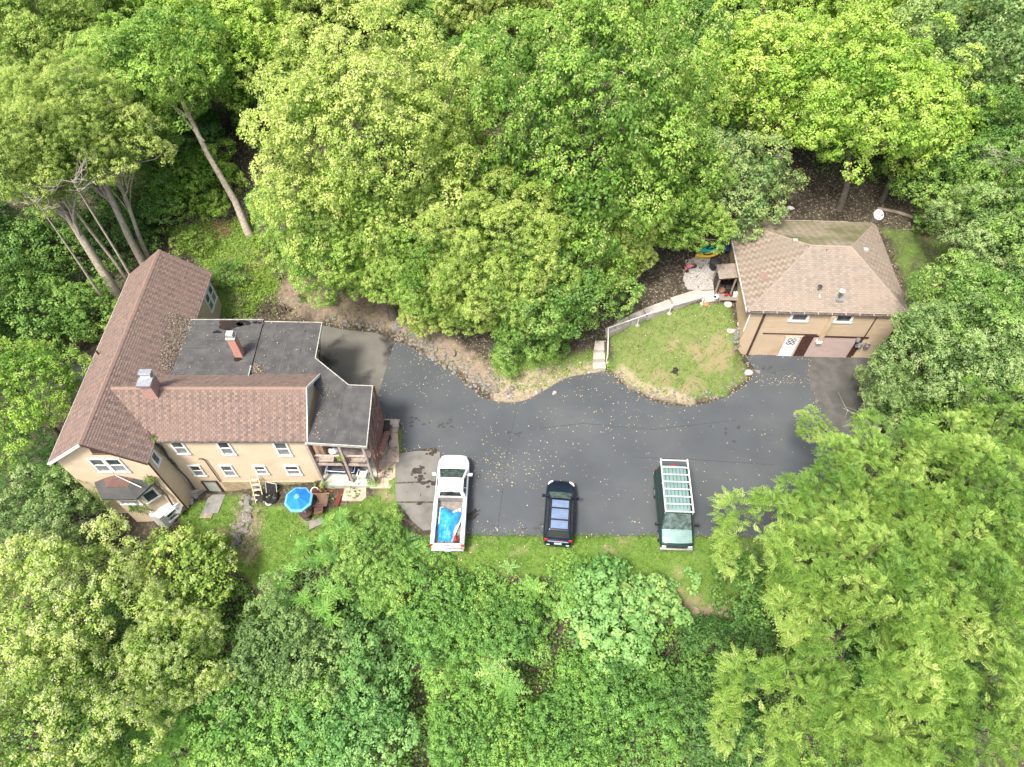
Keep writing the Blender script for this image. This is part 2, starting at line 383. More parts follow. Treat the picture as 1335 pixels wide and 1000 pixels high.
    def blob(self, c, r, seed=0, rough=0.25, seg=8, ringn=5, mi=0, t=0.5):
        rg = random.Random(seed)
        ph = [rg.uniform(0, 6.28) for _ in range(4)]
        b = len(self.v)
        rows = []
        for i in range(ringn + 1):
            th = math.pi * i / ringn
            row = []
            cnt = 1 if i in (0, ringn) else seg
            for k in range(cnt):
                a = 2 * math.pi * k / seg
                s = 1 + rough * (math.sin(2 * a + ph[0]) * 0.5 + math.sin(3 * a + 2 * th + ph[1]) * 0.4 + rg.uniform(-0.3, 0.3))
                row.append(len(self.v))
                self.v.append((c[0] + r[0] * s * math.sin(th) * math.cos(a), c[1] + r[1] * s * math.sin(th) * math.sin(a), c[2] + r[2] * s * math.cos(th)))
            rows.append(row)
        for i in range(ringn):
            A, B = rows[i], rows[i + 1]
            for k in range(seg):
                k2 = (k + 1) % seg
                if len(A) == 1: f = (A[0], B[k], B[k2])
                elif len(B) == 1: f = (A[k], B[0], A[k2])
                else: f = (A[k], B[k], B[k2], A[k2])
                self.f.append(f); self.m.append(mi); self.t.append(t)
    def mesh(self, name, mats, smooth=None, tint=False):
        me = bpy.data.meshes.new(name)
        me.from_pydata(self.v, [], self.f)
        for mm in (mats if isinstance(mats, (list, tuple)) else [mats]): me.materials.append(mm)
        if any(self.m): me.polygons.foreach_set('material_index', self.m)
        if tint:
            a = me.attributes.new('tint', 'FLOAT', 'FACE'); a.data.foreach_set('value', self.t)
        if smooth is not None:
            me.polygons.foreach_set('use_smooth', [True] * len(me.polygons))
            me.set_sharp_from_angle(angle=R_(smooth))
        me.update()
        return me
    def build(self, name, mats, parent=None, smooth=None, tint=False, bevel=0.0):
        me = self.mesh(name, mats, None if bevel else smooth, tint)
        if bevel:
            bm = bmesh.new(); bm.from_mesh(me)
            bmesh.ops.remove_doubles(bm, verts=bm.verts, dist=1e-4)
            es = [e for e in bm.edges if len(e.link_faces) == 2 and e.calc_face_angle(0) > 0.35]
            bmesh.ops.bevel(bm, geom=es, offset=bevel, segments=3, affect='EDGES', profile=0.6, clamp_overlap=True)
            bm.to_mesh(me); bm.free()
            me.polygons.foreach_set('use_smooth', [True] * len(me.polygons))
            me.set_sharp_from_angle(angle=R_(smooth or 40))
        return link(name, me, parent)

def link(name, data, parent=None):
    o = bpy.data.objects.new(name, data)
    COL.objects.link(o)
    if parent is not None: o.parent = parent
    return o
def empty(name, loc=(0, 0, 0), rz=0.0):
    o = bpy.data.objects.new(name, None)
    o.empty_display_size = 0.3
    COL.objects.link(o)
    o.location = loc; o.rotation_euler = (0, 0, rz)
    return o
def tag(o, label=None, cat=None, group=None, kind=None):
    if label: o['label'] = label
    if cat: o['category'] = cat
    if group: o['group'] = group
    if kind: o['kind'] = kind
    return o
def thing(name, label, cat, loc=(0, 0, 0), rz=0.0, group=None):
    return tag(empty(name, loc, rz), label, cat, group)
def copy_tree(o, parent=None):
    c = o.copy(); COL.objects.link(c)
    if parent is not None: c.parent = parent
    for ch in list(o.children): copy_tree(ch, c)
    return c
def np_mesh(name, verts, faces_per, mats, tint=None, midx=None):
    """verts (n*k,3): faces of k consecutive vertices each"""
    k = faces_per
    n = len(verts) // k
    me = bpy.data.meshes.new(name)
    me.vertices.add(n * k); me.vertices.foreach_set('co', np.ascontiguousarray(verts, dtype=np.float32).ravel())
    me.loops.add(n * k); me.loops.foreach_set('vertex_index', np.arange(n * k, dtype=np.int32))
    me.polygons.add(n); me.polygons.foreach_set('loop_start', np.arange(0, n * k, k, dtype=np.int32))
    for mm in (mats if isinstance(mats, (list, tuple)) else [mats]): me.materials.append(mm)
    if midx is not None: me.polygons.foreach_set('material_index', np.asarray(midx, dtype=np.int32))
    if tint is not None:
        a = me.attributes.new('tint', 'FLOAT', 'FACE'); a.data.foreach_set('value', np.asarray(tint, dtype=np.float32))
    me.update()
    return me

# ------------------------------------------------------------------ terrain
def smooth_poly(pts, n=4, closed=True):
    out = []
    k = len(pts)
    for i in range(k):
        p0, p1, p2, p3 = (Vector(pts[(i + j - 1) % k]).to_2d() for j in range(4))
        for s in range(n):
            t = s / n
            out.append(0.5 * ((2 * p1) + (p2 - p0) * t + (2 * p0 - 5 * p1 + 4 * p2 - p3) * t * t + (3 * p1 - p0 - 3 * p2 + p3) * t ** 3))
    return out
def inside(P, poly):
    x, y = P[:, 0], P[:, 1]
    c = np.zeros(len(P), bool)
    q = np.array([(p[0], p[1]) for p in poly])
    j = len(q) - 1
    for i in range(len(q)):
        cond = ((q[i, 1] > y) != (q[j, 1] > y))
        with np.errstate(divide='ignore', invalid='ignore'):
            xi = (q[j, 0] - q[i, 0]) * (y - q[i, 1]) / (q[j, 1] - q[i, 1]) + q[i, 0]
        c ^= cond & (x < xi)
        j = i
    return c
def sdist(P, poly):
    q = np.array([(p[0], p[1]) for p in poly])
    d = np.full(len(P), 1e9)
    for i in range(len(q)):
        a, b = q[i], q[(i + 1) % len(q)]
        ab = b - a
        t = np.clip(((P - a) @ ab) / max(ab @ ab, 1e-9), 0, 1)
        d = np.minimum(d, np.hypot(*(P - a - t[:, None] * ab).T))
    return np.where(inside(P, poly), -d, d)

A_PX = [(514, 446), (540, 455), (570, 472), (600, 493), (625, 515), (650, 524), (680, 523), (710, 509), (735, 494), (760, 488), (776, 486), (792, 485), (806, 497),
        (830, 513), (865, 527), (905, 529), (945, 518), (972, 501), (984, 482), (976, 463.5), (1049, 463.5), (1052, 482), (1057, 505), (1066, 530), (1078, 560),
        (1090, 610), (1085, 660), (1040, 700), (960, 700), (880, 699), (800, 698), (720, 698), (660, 698), (612, 697), (590, 680), (575, 640), (574, 588), (548, 586), (526, 588),
        (524, 570), (522, 552), (505, 547), (492, 545), (488, 530), (496, 505), (505, 476)]
ASPHALT = [at(*p) for p in A_PX]
ASPHALT_S = smooth_poly(ASPHALT, 3)
CTRL = [(-13.5, 33.8, 0.1), (-9.5, 33.8, 0.1), (-7, 33, 0.15), (-10, 36.5, 1.3), (-14, 36, 1.2), (-17, 32, 0.9), (-19.8, 34, 1.9), (-20, 36.5, 2.5), (-15, 40, 2.6), (-21.4, 43.0, 3.8),
        (-9, 41, 2.8), (-4, 31.5, 0.8), (-1, 29.4, 0.7), (2, 29.3, 0.6), (0, 33, 1.7), (5, 31.6, 0.9), (4, 36, 2.6), (0, 40, 3.4), (9, 38, 3.0), (6.6, 32, 1.05),
        (8.5, 32.8, 1.5), (11, 33.6, 1.9), (13.5, 34.6, 2.3), (15.3, 33.5, 2.1), (16.2, 31.4, 1.6), (12, 31, 1.15), (9, 30.2, 0.7), (14.5, 30.2, 0.8), (16.4, 30.4, 0.5), (12, 36, 2.5), (15, 36, 2.5), (14, 39, 2.8),
        (18, 41.5, 3.2), (24, 41.5, 3.2), (27.5, 38, 2.8), (30, 34, 2.2), (27.5, 32, 1.0), (26.5, 29, 0.2), (24, 27, 0.1), (33, 28, 1.2), (30, 40, 3.4), (24, 50, 5.0), (10, 50, 5.5), (0, 50, 5.5), (-12, 50, 5.2), (-25, 50, 4.6), (-40, 50, 4),
        (-30, 36, 0.9), (-28, 31, 0.2), (-29, 27, -0.6), (-40, 30, -1.2), (-30, 22, -2.2), (-27, 18.5, -2.8), (-24, 19, -2.4), (-20.9, 19.5, -1.8), (-19, 21, -2.0), (-17, 20, -1.6), (-15, 20.8, -1.0), (-12.2, 20.8, -0.45), (-10, 19.5, -0.25), (-8.5, 21, 0.0),
        (-17, 17.5, -2.2), (-13, 17.5, -1.2), (-9.5, 16, -0.6), (-6.5, 18, -0.05), (-6.0, 22, 0.0), (-7.5, 24, 0.0), (-9, 24, 0.0), (-5, 15.5, -0.2), (0, 16, -0.05), (0, 14.6, -0.4), (6, 14.8, -0.3), (11, 15, -0.2), (15, 15, -0.5),
        (-22, 13.5, -4.0), (-14, 12, -3.6), (-6, 12.3, -3.0), (0, 12.2, -3.0), (7, 12.3, -2.9), (14, 11.5, -2.9), (22, 14, -1.0), (30, 18, 0.0), (0, 8, -5.6), (-15, 6, -6.5), (15, 6, -6.0), (-30, 5, -7), (30, 5, -5), (0, -6, -9), (-40, -8, -9), (40, -8, -8),
        (0, 80, 11), (-50, 80, 9), (50, 80, 11), (60, 40, 5), (60, 15, 1), (-60, 40, 0), (-60, 10, -7), (0, 130, 16), (-90, 130, 13), (90, 130, 16), (110, 30, 8), (-110, 30, -4), (0, -60, -14), (90, -60, -12), (-90, -60, -14)]
CTRL += [(p[0], p[1], 0.0) for p in ASPHALT]
_C = np.array(CTRL, float)
_K = np.hypot(_C[:, None, 0] - _C[None, :, 0], _C[:, None, 1] - _C[None, :, 1])
_A = np.zeros((len(_C) + 3, len(_C) + 3))
_A[:len(_C), :len(_C)] = -_K + np.eye(len(_C)) * 0.02
_A[:len(_C), -3] = 1; _A[:len(_C), -2:] = _C[:, :2]
_A[-3, :len(_C)] = 1; _A[-2:, :len(_C)] = _C[:, :2].T
_W = np.linalg.solve(_A, np.concatenate([_C[:, 2], [0, 0, 0]]))
def rbf(P):
    out = np.empty(len(P))
    for s in range(0, len(P), 20000):
        Q = P[s:s + 20000]
        k = -np.hypot(Q[:, None, 0] - _C[None, :, 0], Q[:, None, 1] - _C[None, :, 1])
        out[s:s + 20000] = k @ _W[:-3] + _W[-3] + Q @ _W[-2:]
    return out
PADS = {}
PADS['concrete_pad'] = [at(*p) for p in [(418, 424), (450, 430), (490, 434), (514, 446), (505, 476), (496, 505), (488, 530), (470, 545), (440, 540), (418, 470)]]
PADS['gravel_drive'] = [at(*p) for p in [(1049, 463.5), (1120, 463.5), (1150, 470), (1150, 560), (1100, 600), (1078, 560), (1066, 530), (1057, 505), (1052, 482)]]
FLAT = [ASPHALT_S] + [PADS['concrete_pad'], PADS['gravel_drive']]
def terrain(P):
    P = np.asarray(P, float).reshape(-1, 2)
    z = rbf(P)
    d = np.full(len(P), 1e9)
    near = (P[:, 0] > -18) & (P[:, 0] < 30) & (P[:, 1] > 12) & (P[:, 1] < 38)
    if near.any():
        dd = np.min([sdist(P[near], q) for q in FLAT], axis=0)
        d[near] = dd
    w = np.clip((d - 0.3) / 1.1, 0, 1); w = w * w * (3 - 2 * w)
    return z * w + (1 - w) * (-0.05)
def H(x, y): return float(terrain([(x, y)])[0])
def G(px, py):
    """photo pixel -> point on the terrain"""
    z = 0.0
    for _ in range(8):
        p = at(px, py, z); z = 0.5 * z + 0.5 * max(H(p.x, p.y), -12)
    p = at(px, py, z)
    return Vector((p.x, p.y, H(p.x, p.y)))

xs = np.concatenate([np.arange(-160, -40, 6), np.arange(-40, -30, 1.0), np.arange(-30, 32, 0.27), np.arange(32, 44, 1.0), np.arange(44, 170, 6)])
ys = np.concatenate([np.arange(-80, -2, 6), np.arange(-2, 11, 0.8), np.arange(11, 46, 0.27), np.arange(46, 70, 1.2), np.arange(70, 200, 6)])
gx, gy = np.meshgrid(xs, ys)
GP = np.stack([gx.ravel(), gy.ravel()], 1)
gz = terrain(GP)
_rn = np.random.default_rng(3)
gz += (_rn.random(len(gz)) - 0.5) * 0.05 * (np.abs(gz + 0.05) > 0.01)
nx, ny = len(xs), len(ys)
ii = np.arange(nx * ny).reshape(ny, nx)
gf = np.stack([ii[:-1, :-1], ii[:-1, 1:], ii[1:, 1:], ii[1:, :-1]], -1).reshape(-1, 4)
gm = bpy.data.meshes.new('ground')
gm.from_pydata(np.column_stack([GP, gz]).tolist(), [], gf.tolist())
gm.polygons.foreach_set('use_smooth', [True] * len(gm.polygons))
def gpoly(px): return [G(*p) for p in px]
GRASS_P = [gpoly(p) for p in (
    [(545, 700), (612, 699), (800, 700), (1000, 702), (1040, 740), (1000, 800), (930, 800), (870, 770), (760, 748), (640, 752), (560, 740)],
    [(232, 676), (262, 655), (300, 645), (345, 660), (420, 668), (490, 648), (512, 610), (522, 560), (526, 590), (516, 640), (520, 680), (545, 705), (540, 740), (400, 740), (340, 770), (290, 720)],
    [(797, 437), (850, 414), (915, 398), (950, 402), (958, 432), (968, 470), (975, 490), (940, 515), (880, 522), (830, 508), (802, 485)],
    [(215, 300), (330, 285), (345, 330), (365, 375), (330, 400), (290, 415), (280, 360)],
    [(1145, 292), (1250, 312), (1255, 350), (1205, 405), (1185, 400)],
    [(640, 470), (790, 455), (800, 480), (740, 488), (690, 510), (650, 500)])]
STRAW_P = [gpoly(p) for p in ([(640, 500), (700, 480), (790, 470), (780, 488), (735, 497), (680, 526), (645, 524)], [(800, 480), (815, 500), (870, 524), (905, 528), (900, 518), (840, 500), (812, 478)])]
BANK_P = [gpoly(p) for p in ([(360, 372), (390, 360), (440, 345), (530, 400), (600, 450), (650, 490), (645, 508), (600, 485), (540, 445), (500, 425), (425, 415), (372, 412)],)]
BARE_P = [gpoly(p) for p in ([(880, 790), (940, 790), (1000, 830), (900, 840)], [(310, 665), (340, 660), (335, 720), (310, 730)])]
def mask(P, polys, soft):
    d = np.min([sdist(P, q) for q in polys], axis=0)
    return np.clip(0.5 - d / (2 * soft), 0, 1)
core = (GP[:, 0] > -32) & (GP[:, 0] < 34) & (GP[:, 1] > 8) & (GP[:, 1] < 48)
mg = np.zeros(len(GP)); ms = np.zeros(len(GP)); mb = np.zeros(len(GP))
mg[core] = np.maximum(mask(GP[core], GRASS_P[:4] + GRASS_P[5:], 0.45), 0.45 * mask(GP[core], GRASS_P[4:5], 0.6)); ms[core] = mask(GP[core], STRAW_P, 0.4); mb[core] = np.maximum(mask(GP[core], BARE_P, 0.8), mask(GP[core], BANK_P, 0.7))
def thin_turf(P):
    """0..1: where the turf is worn thin and straw shows"""
    x, y = P[:, 0], P[:, 1]
    f = np.zeros(len(P))
    for a_, k, ph in ((1.0, 0.9, 0.3), (0.8, 1.7, 1.9), (0.7, 2.9, 4.1), (0.5, 5.1, 2.2)):
        f += a_ * np.sin(k * x * 0.8 + 1.3 * np.sin(k * y * 0.7 + ph) + ph) * np.cos(k * y + 1.1 * np.sin(k * x * 0.6 + 2 * ph))
    return np.clip((f - 0.55) / 1.1, 0, 1)
lawn_ = np.zeros(len(GP)); lawn_[core] = mask(GP[core], GRASS_P[2:3], 0.4)
mt = mg * np.clip(thin_turf(GP) + 0.34 * lawn_ + 0.25 * (_rn.random(len(GP)) - 0.5), 0, 0.85)
for nme, arr in (('grass', mg), ('straw', ms), ('bare', mb), ('thin', mt)):
    a_ = gm.attributes.new(nme, 'FLOAT', 'POINT'); a_.data.foreach_set('value', arr.astype(np.float32))
def ground_mat():
    m = mat('ground_soil', (0.056, 0.048, 0.033), 0.95, (0.028, 0.024, 0.016), 2.2, 0.3, 0.7, bump=0.7, bscale=9, detail=8, col3=(0.13, 0.11, 0.082), n3scale=5.0, n3lo=0.5, n3hi=0.72)
    nt = m.node_tree; N, L = nt.nodes, nt.links
    p = N['Principled BSDF']; cur = p.inputs['Base Color'].links[0].from_socket
    tc = N.new('ShaderNodeTexCoord')
    def layer(attr, ca, cb, sc, cur, gain=1.0, nsc=1.2):
        a = N.new('ShaderNodeAttribute'); a.attribute_name = attr
        nz = N.new('ShaderNodeTexNoise'); nz.inputs['Scale'].default_value = sc; nz.inputs['Detail'].default_value = 8; nz.inputs['Roughness'].default_value = 0.65
        L.new(tc.outputs['Object'], nz.inputs['Vector'])
        mr = N.new('ShaderNodeMapRange'); mr.inputs['From Min'].default_value = 0.35; mr.inputs['From Max'].default_value = 0.65
        L.new(nz.outputs['Fac'], mr.inputs['Value'])
        c = N.new('ShaderNodeMix'); c.data_type = 'RGBA'; c.inputs['A'].default_value = (*ca, 1); c.inputs['B'].default_value = (*cb, 1)
        L.new(mr.outputs['Result'], c.inputs['Factor'])
        n2 = N.new('ShaderNodeTexNoise'); n2.inputs['Scale'].default_value = nsc; n2.inputs['Detail'].default_value = 7
        L.new(tc.outputs['Object'], n2.inputs['Vector'])
        s = N.new('ShaderNodeMath'); s.operation = 'ADD'; L.new(a.outputs['Fac'], s.inputs[0]); L.new(n2.outputs['Fac'], s.inputs[1])
        r2 = N.new('ShaderNodeMapRange'); r2.inputs['From Min'].default_value = 0.75; r2.inputs['From Max'].default_value = 1.15; r2.inputs['To Max'].default_value = gain
        L.new(s.outputs[0], r2.inputs['Value'])
        mx = N.new('ShaderNodeMix'); mx.data_type = 'RGBA'
        L.new(r2.outputs['Result'], mx.inputs['Factor']); L.new(cur, mx.inputs['A']); L.new(c.outputs['Result'], mx.inputs['B'])
        return mx.outputs['Result']
    cur = layer('grass', (0.068, 0.135, 0.020), (0.115, 0.185, 0.034), 2.0, cur, 1.0, 0.7)
    a = N.new('ShaderNodeAttribute'); a.attribute_name = 'thin'
    mx = N.new('ShaderNodeMix'); mx.data_type = 'RGBA'
    L.new(a.outputs['Fac'], mx.inputs['Factor']); L.new(cur, mx.inputs['A']); mx.inputs['B'].default_value = (0.215, 0.175, 0.10, 1)
    cur = mx.outputs['Result']
    cur = layer('straw', (0.33, 0.275, 0.195), (0.22, 0.19, 0.12), 4.0, cur, 0.85)
    cur = layer('bare', (0.15, 0.115, 0.08), (0.25, 0.20, 0.15), 4.0, cur, 0.9)
    L.new(cur, p.inputs['Base Color'])
    return m
gm.materials.append(ground_mat())
gm.update()
tag(link('ground', gm), kind='structure')

def sheet(name, poly, z, m, th=0.03):
    b = MB(); b.prism([(p[0], p[1]) for p in poly], z - th, z)
    return tag(b.build(name, m), kind='structure')
sheet('driveway', list(reversed([(p.x, p.y) for p in ASPHALT_S])), 0.0, M['asphalt'], 0.04)
sheet('concrete_pad', list(reversed([(p.x, p.y) for p in PADS['concrete_pad']])), 0.012, M['slab_dark'], 0.05)
sheet('gravel_drive', list(reversed([(p.x, p.y) for p in PADS['gravel_drive']])), -0.006, M['gravel_dark'], 0.03)
b = MB()
for ln in ([(826, 596), (900, 599), (1010, 606)], [(648, 697), (655, 640), (662, 585), (672, 540)], [(690, 560), (760, 552), (850, 560), (960, 548)]):
    w_ = [at(*p) for p in ln]
    for a_, c_ in zip(w_, w_[1:]): b.bar((a_.x, a_.y, 0.002), (c_.x, c_.y, 0.002), 0.035, 0.008)
b.build('seam', mat('asphalt_seam', (0.030, 0.031, 0.034), 0.95, (0.07, 0.07, 0.072), 6), bpy.data.objects['driveway'])['kind'] = 'stuff'
b = MB(); rg = random.Random(77)
for x0, y0, n_, sp in ((575, 553, 16, 9), (540, 548, 10, 8), (672, 565, 9, 5), (700, 690, 9, 12), (725, 700, 6, 10), (882, 700, 8, 12), (1000, 480, 12, 12), (620, 600, 8, 20), (955, 560, 8, 16)):
    for i in range(n_):
        w_ = at(x0 + rg.gauss(0, sp), min(696, y0 + rg.gauss(0, sp * 0.4))); r = rg.uniform(0.04, 0.17)
        b.quad(*[(w_.x + r * (0.7 + 0.6 * rg.random()) * math.cos(a), w_.y + 0.6 * r * (0.7 + 0.6 * rg.random()) * math.sin(a), 0.0035 + 0.00005 * i) for a in np.linspace(0, 5.6, 8)])
b.build('oil_stain', mat('asphalt_stain', (0.036, 0.037, 0.040), 0.7, (0.05, 0.05, 0.053), 4), bpy.data.objects['driveway'])['kind'] = 'stuff'
ZW = -0.55
b = MB(); pr = [G(*p) for p in [(40, 462), (128, 462), (112, 520), (40, 520)]]
b.prism([(p.x, p.y) for p in reversed(pr)], -1.2, [p.z + 0.06 for p in reversed(pr)])
tag(b.build('side_road', M['road_dark']), kind='structure')

# ------------------------------------------------------------------ roofs and windows
def clip_convex(poly, clip):
    """Sutherland-Hodgman, both lists of (u, v); clip counter-clockwise"""
    out = poly
    n = len(clip)
    for i in range(n):
        a, c = clip[i], clip[(i + 1) % n]
        if not out: return []
        inp, out = out, []
        side = lambda p: (c[0] - a[0]) * (p[1] - a[1]) - (c[1] - a[1]) * (p[0] - a[0])
        for j in range(len(inp)):
            p, q = inp[j], inp[(j + 1) % len(inp)]
            sp, sq = side(p), side(q)
            if sp >= 0: out.append(p)
            if (sp >= 0) != (sq >= 0):
                t = sp / (sp - sq)
                out.append((p[0] + (q[0] - p[0]) * t, p[1] + (q[1] - p[1]) * t))
    return out
def roof_slope(parent, corners, eave_dir, m_deck, m_sh, row=0.14, tab=0.22, seed=1, contrast=0.45, th=0.09):
    """a roof deck plate with real shingle tabs lapped up it"""
    c = [Vector(p) for p in corners]
    U = Vector(eave_dir).normalized()
    n = (c[1] - c[0]).cross(c[2] - c[0]).normalized()
    if n.z < 0: c.reverse(); n = -n
    V = n.cross(U).normalized()
    if V.z < 0: U = -U; V = -V
    O = c[0]
    poly = [((p - O).dot(U), (p - O).dot(V)) for p in c]
    area = sum(poly[i][0] * poly[(i + 1) % len(poly)][1] - poly[(i + 1) % len(poly)][0] * poly[i][1] for i in range(len(poly)))
    if area < 0: poly.reverse()
    rg = random.Random(seed)
    d = MB(); d.plate(c, n, th)
    roof = d.build('roof', m_deck, parent)
    s = MB()
    v0 = min(p[1] for p in poly); v1 = max(p[1] for p in poly); u0 = min(p[0] for p in poly); u1 = max(p[0] for p in poly)
    r = 0; v = v0
    while v < v1:
        k = 0; u = u0 - tab * (0.5 * (r % 2)) - rg.uniform(0, 0.05)
        lift = rg.uniform(0, 0.004)
        while u < u1:
            q = clip_convex([(u + 0.006, v), (u + tab - 0.006, v), (u + tab - 0.006, v + row), (u + 0.006, v + row)], poly)
            if len(q) >= 3:
                hi = 0.026 + lift
                top = [O + U * a + V * w + n * (0.004 + hi * (1 - 0.8 * (w - v) / row)) for a, w in q]
                bot = [O + U * a + V * w + n * 0.001 for a, w in q]
                t = ((k + r) % 2) * contrast + rg.random() * (1 - contrast)
                s.quad(*top, t=t)
                for i in range(len(q)):
                    j = (i + 1) % len(q)
                    if q[i][1] < v + 0.02 and q[j][1] < v + 0.02 or abs(q[i][0] - q[j][0]) < 1e-6:
                        s.quad(bot[i], bot[j], top[j], top[i], t=t)
            u += tab; k += 1
        v += row; r += 1
    o = s.build('shingles', m_sh, roof, tint=True); o['kind'] = 'stuff'
    return roof
def ridge_caps(parent, a, b_, m, w=0.26, step=0.22, name='ridge_cap'):
    a = Vector(a); b_ = Vector(b_); d = b_ - a; n = max(1, int(d.length / step)); d.normalize()
    s = d.cross(Vector((0, 0, 1))).normalized()
    k = MB(); rg = random.Random(n)
    for i in range(n):
        p = a + (b_ - a) * (i / n); q = a + (b_ - a) * ((i + 1.12) / n)
        z = Vector((0, 0, 0.035 + 0.004 * (i % 2)))
        dn = Vector((0, 0, -w * 0.34))
        for sg in (1, -1):
            e = s * sg * w / 2
            pts = [p + z, q + z, q + e + dn + z, p + e + dn + z]
            k.quad(*(pts if sg < 0 else pts[::-1]), t=rg.random())
    o = k.build(name, m, parent); o['kind'] = 'stuff'
    return o
def window(parent, F, u0, u1, z0, z1, panes='hung', frame=0.11, glass='glass', low='screen'):
    """F = wall frame (origin, U, N). Frame proud of the wall, glass set back inside it."""
    k = MB()
    k.fbox(F, u0, u0 + frame, 0.004, 0.07, z0, z1); k.fbox(F, u1 - frame, u1, 0.004, 0.07, z0, z1)
    k.fbox(F, u0 + frame, u1 - frame, 0.004, 0.068, z1 - frame, z1); k.fbox(F, u0 - 0.03, u1 + 0.03, 0.004, 0.10, z0, z0 + frame * 0.9)
    zm = (z0 + z1) / 2
    if panes == 'hung': k.fbox(F, u0 + frame, u1 - frame, 0.004, 0.05, zm - 0.035, zm + 0.035)
    w = k.build('window', M['white'], parent)
    if panes == 'hung':
        g = MB(); g.fbox(F, u0 + frame, u1 - frame, 0.002, 0.018, zm + 0.035, z1 - frame); g.build('pane', M[glass], w)
        g = MB(); g.fbox(F, u0 + frame, u1 - frame, 0.002, 0.030, z0 + frame * 0.9, zm - 0.035); g.build('pane', M[low], w)
    else:
        g = MB(); g.fbox(F, u0 + frame, u1 - frame, 0.002, 0.018, z0 + frame * 0.9, z1 - frame); g.build('pane', M[glass], w)
    return w
X, Y_, Z_ = Vector((1, 0, 0)), Vector((0, 1, 0)), Vector((0, 0, 1))

# ------------------------------------------------------------------ the house
house = thing('house', 'peach stucco house with red-brown gabled roofs and a flat black roof at its back', 'house')
# left wing: gable ridge runs away from the camera
XL0, XL1, YF, YB, EZ, RZ = -26.15, -20.55, 19.55, 34.45, 4.8, 6.95
XM = (XL0 + XL1) / 2
wl, wr, wf, wb = -25.9, -20.8, 19.85, 34.15
zs = lambda x: RZ - abs(x - XM) * (RZ - EZ) / (XM - XL0)
b = MB()
g = [(wl, -3.4), (wr, -3.4), (wr, zs(wr) - 0.1), (XM, RZ - 0.12), (wl, zs(wl) - 0.1)]
n = len(g); base = len(b.v)
b.v += [(x, wf, z) for x, z in g] + [(x, wb, z) for x, z in g]
b.f += [tuple(base + i for i in range(n)), tuple(base + n + i for i in reversed(range(n)))]; b.m += [0, 0]; b.t += [0, 0]
for i in range(n):
    j = (i + 1) % n
    b.f.append((base + j, base + i, base + n + i, base + n + j)); b.m.append(0); b.t.append(0)
b.build('wall', M['stucco'], house)
# right wing
RX1, RY0, RY1, RRZ = -11.8, 21.05, 25.85, 6.75
RYM = (RY0 + RY1) / 2
b = MB()
g = [(21.25, -3.2), (25.65, -3.2), (25.65, 4.75), (RYM, RRZ - 0.12), (21.25, 4.75)]
n = len(g)
b.v += [(-20.79, y, z) for y, z in g] + [(-12.02, y, z) for y, z in g]
b.f += [tuple(reversed(range(n))), tuple(n + i for i in range(n))]; b.m += [0, 0]; b.t += [0, 0]
for i in range(n):
    j = (i + 1) % n
    b.f.append((i, j, n + j, n + i)); b.m.append(0); b.t.append(0)
b.build('wall', M['stucco'], house)
b = MB(); b.box(-20.78, -13.3, 25.66, 29.75, -1.0, 4.9); b.box(-13.3, -12.02, 25.66, 26.4, -1.0, 4.88)
b.build('wall', M['stucco'], house)
# foundation band showing below the stucco
b = MB(); b.box(-18.6, -12.0, 21.17, 21.249, -2.4, -0.5); b.build('foundation', M['foundation'], house)
# slopes
roof_slope(house, [(XL0, YF, EZ), (XM, YF, RZ), (XM, YB, RZ), (XL0, YB - 0.15, EZ)], (0, 1, 0), M['dark_trim'], M['shingle_red'], seed=2, contrast=0.28)
roof_slope(house, [(XL1, YF, EZ), (XM, YF, RZ), (XM, YB, RZ), (XL1, YB, EZ)], (0, 1, 0), M['dark_trim'], M['shingle_red'], seed=3)
vx = XM + (RZ - RRZ) / ((RZ - EZ) / (XM - XL0))
roof_slope(house, [(XL1 - 0.02, RY0, EZ), (RX1, RY0, EZ), (RX1, RYM, RRZ), (vx, RYM, RRZ)], (1, 0, 0), M['dark_trim'], M['shingle_red'], seed=4)
roof_slope(house, [(XL1 - 0.02, RY1, EZ), (vx, RYM, RRZ), (RX1, RYM, RRZ), (RX1, RY1, EZ)], (1, 0, 0), M['dark_trim'], M['shingle_red'], seed=5, contrast=0.25)
ridge_caps(house, (XM, YF, RZ), (XM, YB, RZ), M['ridge_red'])
ridge_caps(house, (vx + 0.1, RYM, RRZ), (RX1, RYM, RRZ), M['ridge_red'])
# white rake and eave boards
b = MB()
b.bar((XL0 - 0.02, YF - 0.02, EZ - 0.06), (XM, YF - 0.02, RZ - 0.06), 0.04, 0.17); b.build('rake_board', M['white'], house)
b = MB(); b.bar((XM, YF - 0.02, RZ - 0.06), (XL1, YF - 0.02, EZ - 0.06), 0.04, 0.15); b.build('rake_board', M['dark_trim'], house)
b = MB(); b.bar((XL0 - 0.03, YF, EZ - 0.06), (XL0 - 0.03, YB - 0.15, EZ - 0.06), 0.05, 0.16); b.build('eave_board', M['white_dirty'], house)
b = MB(); b.bar((RX1 + 0.02, RY0, EZ - 0.05), (RX1 + 0.02, RYM, RRZ - 0.05), 0.04, 0.16); b.bar((RX1 + 0.02, RYM, RRZ - 0.05), (RX1 + 0.02, RY1, EZ - 0.05), 0.04, 0.16)
b.build('rake_board', M['white'], house)
b = MB(); b.box(-20.5, RX1, RY0 - 0.07, RY0 + 0.04, EZ - 0.14, EZ - 0.03); b.build('gutter', M['gutter_dark'], house)
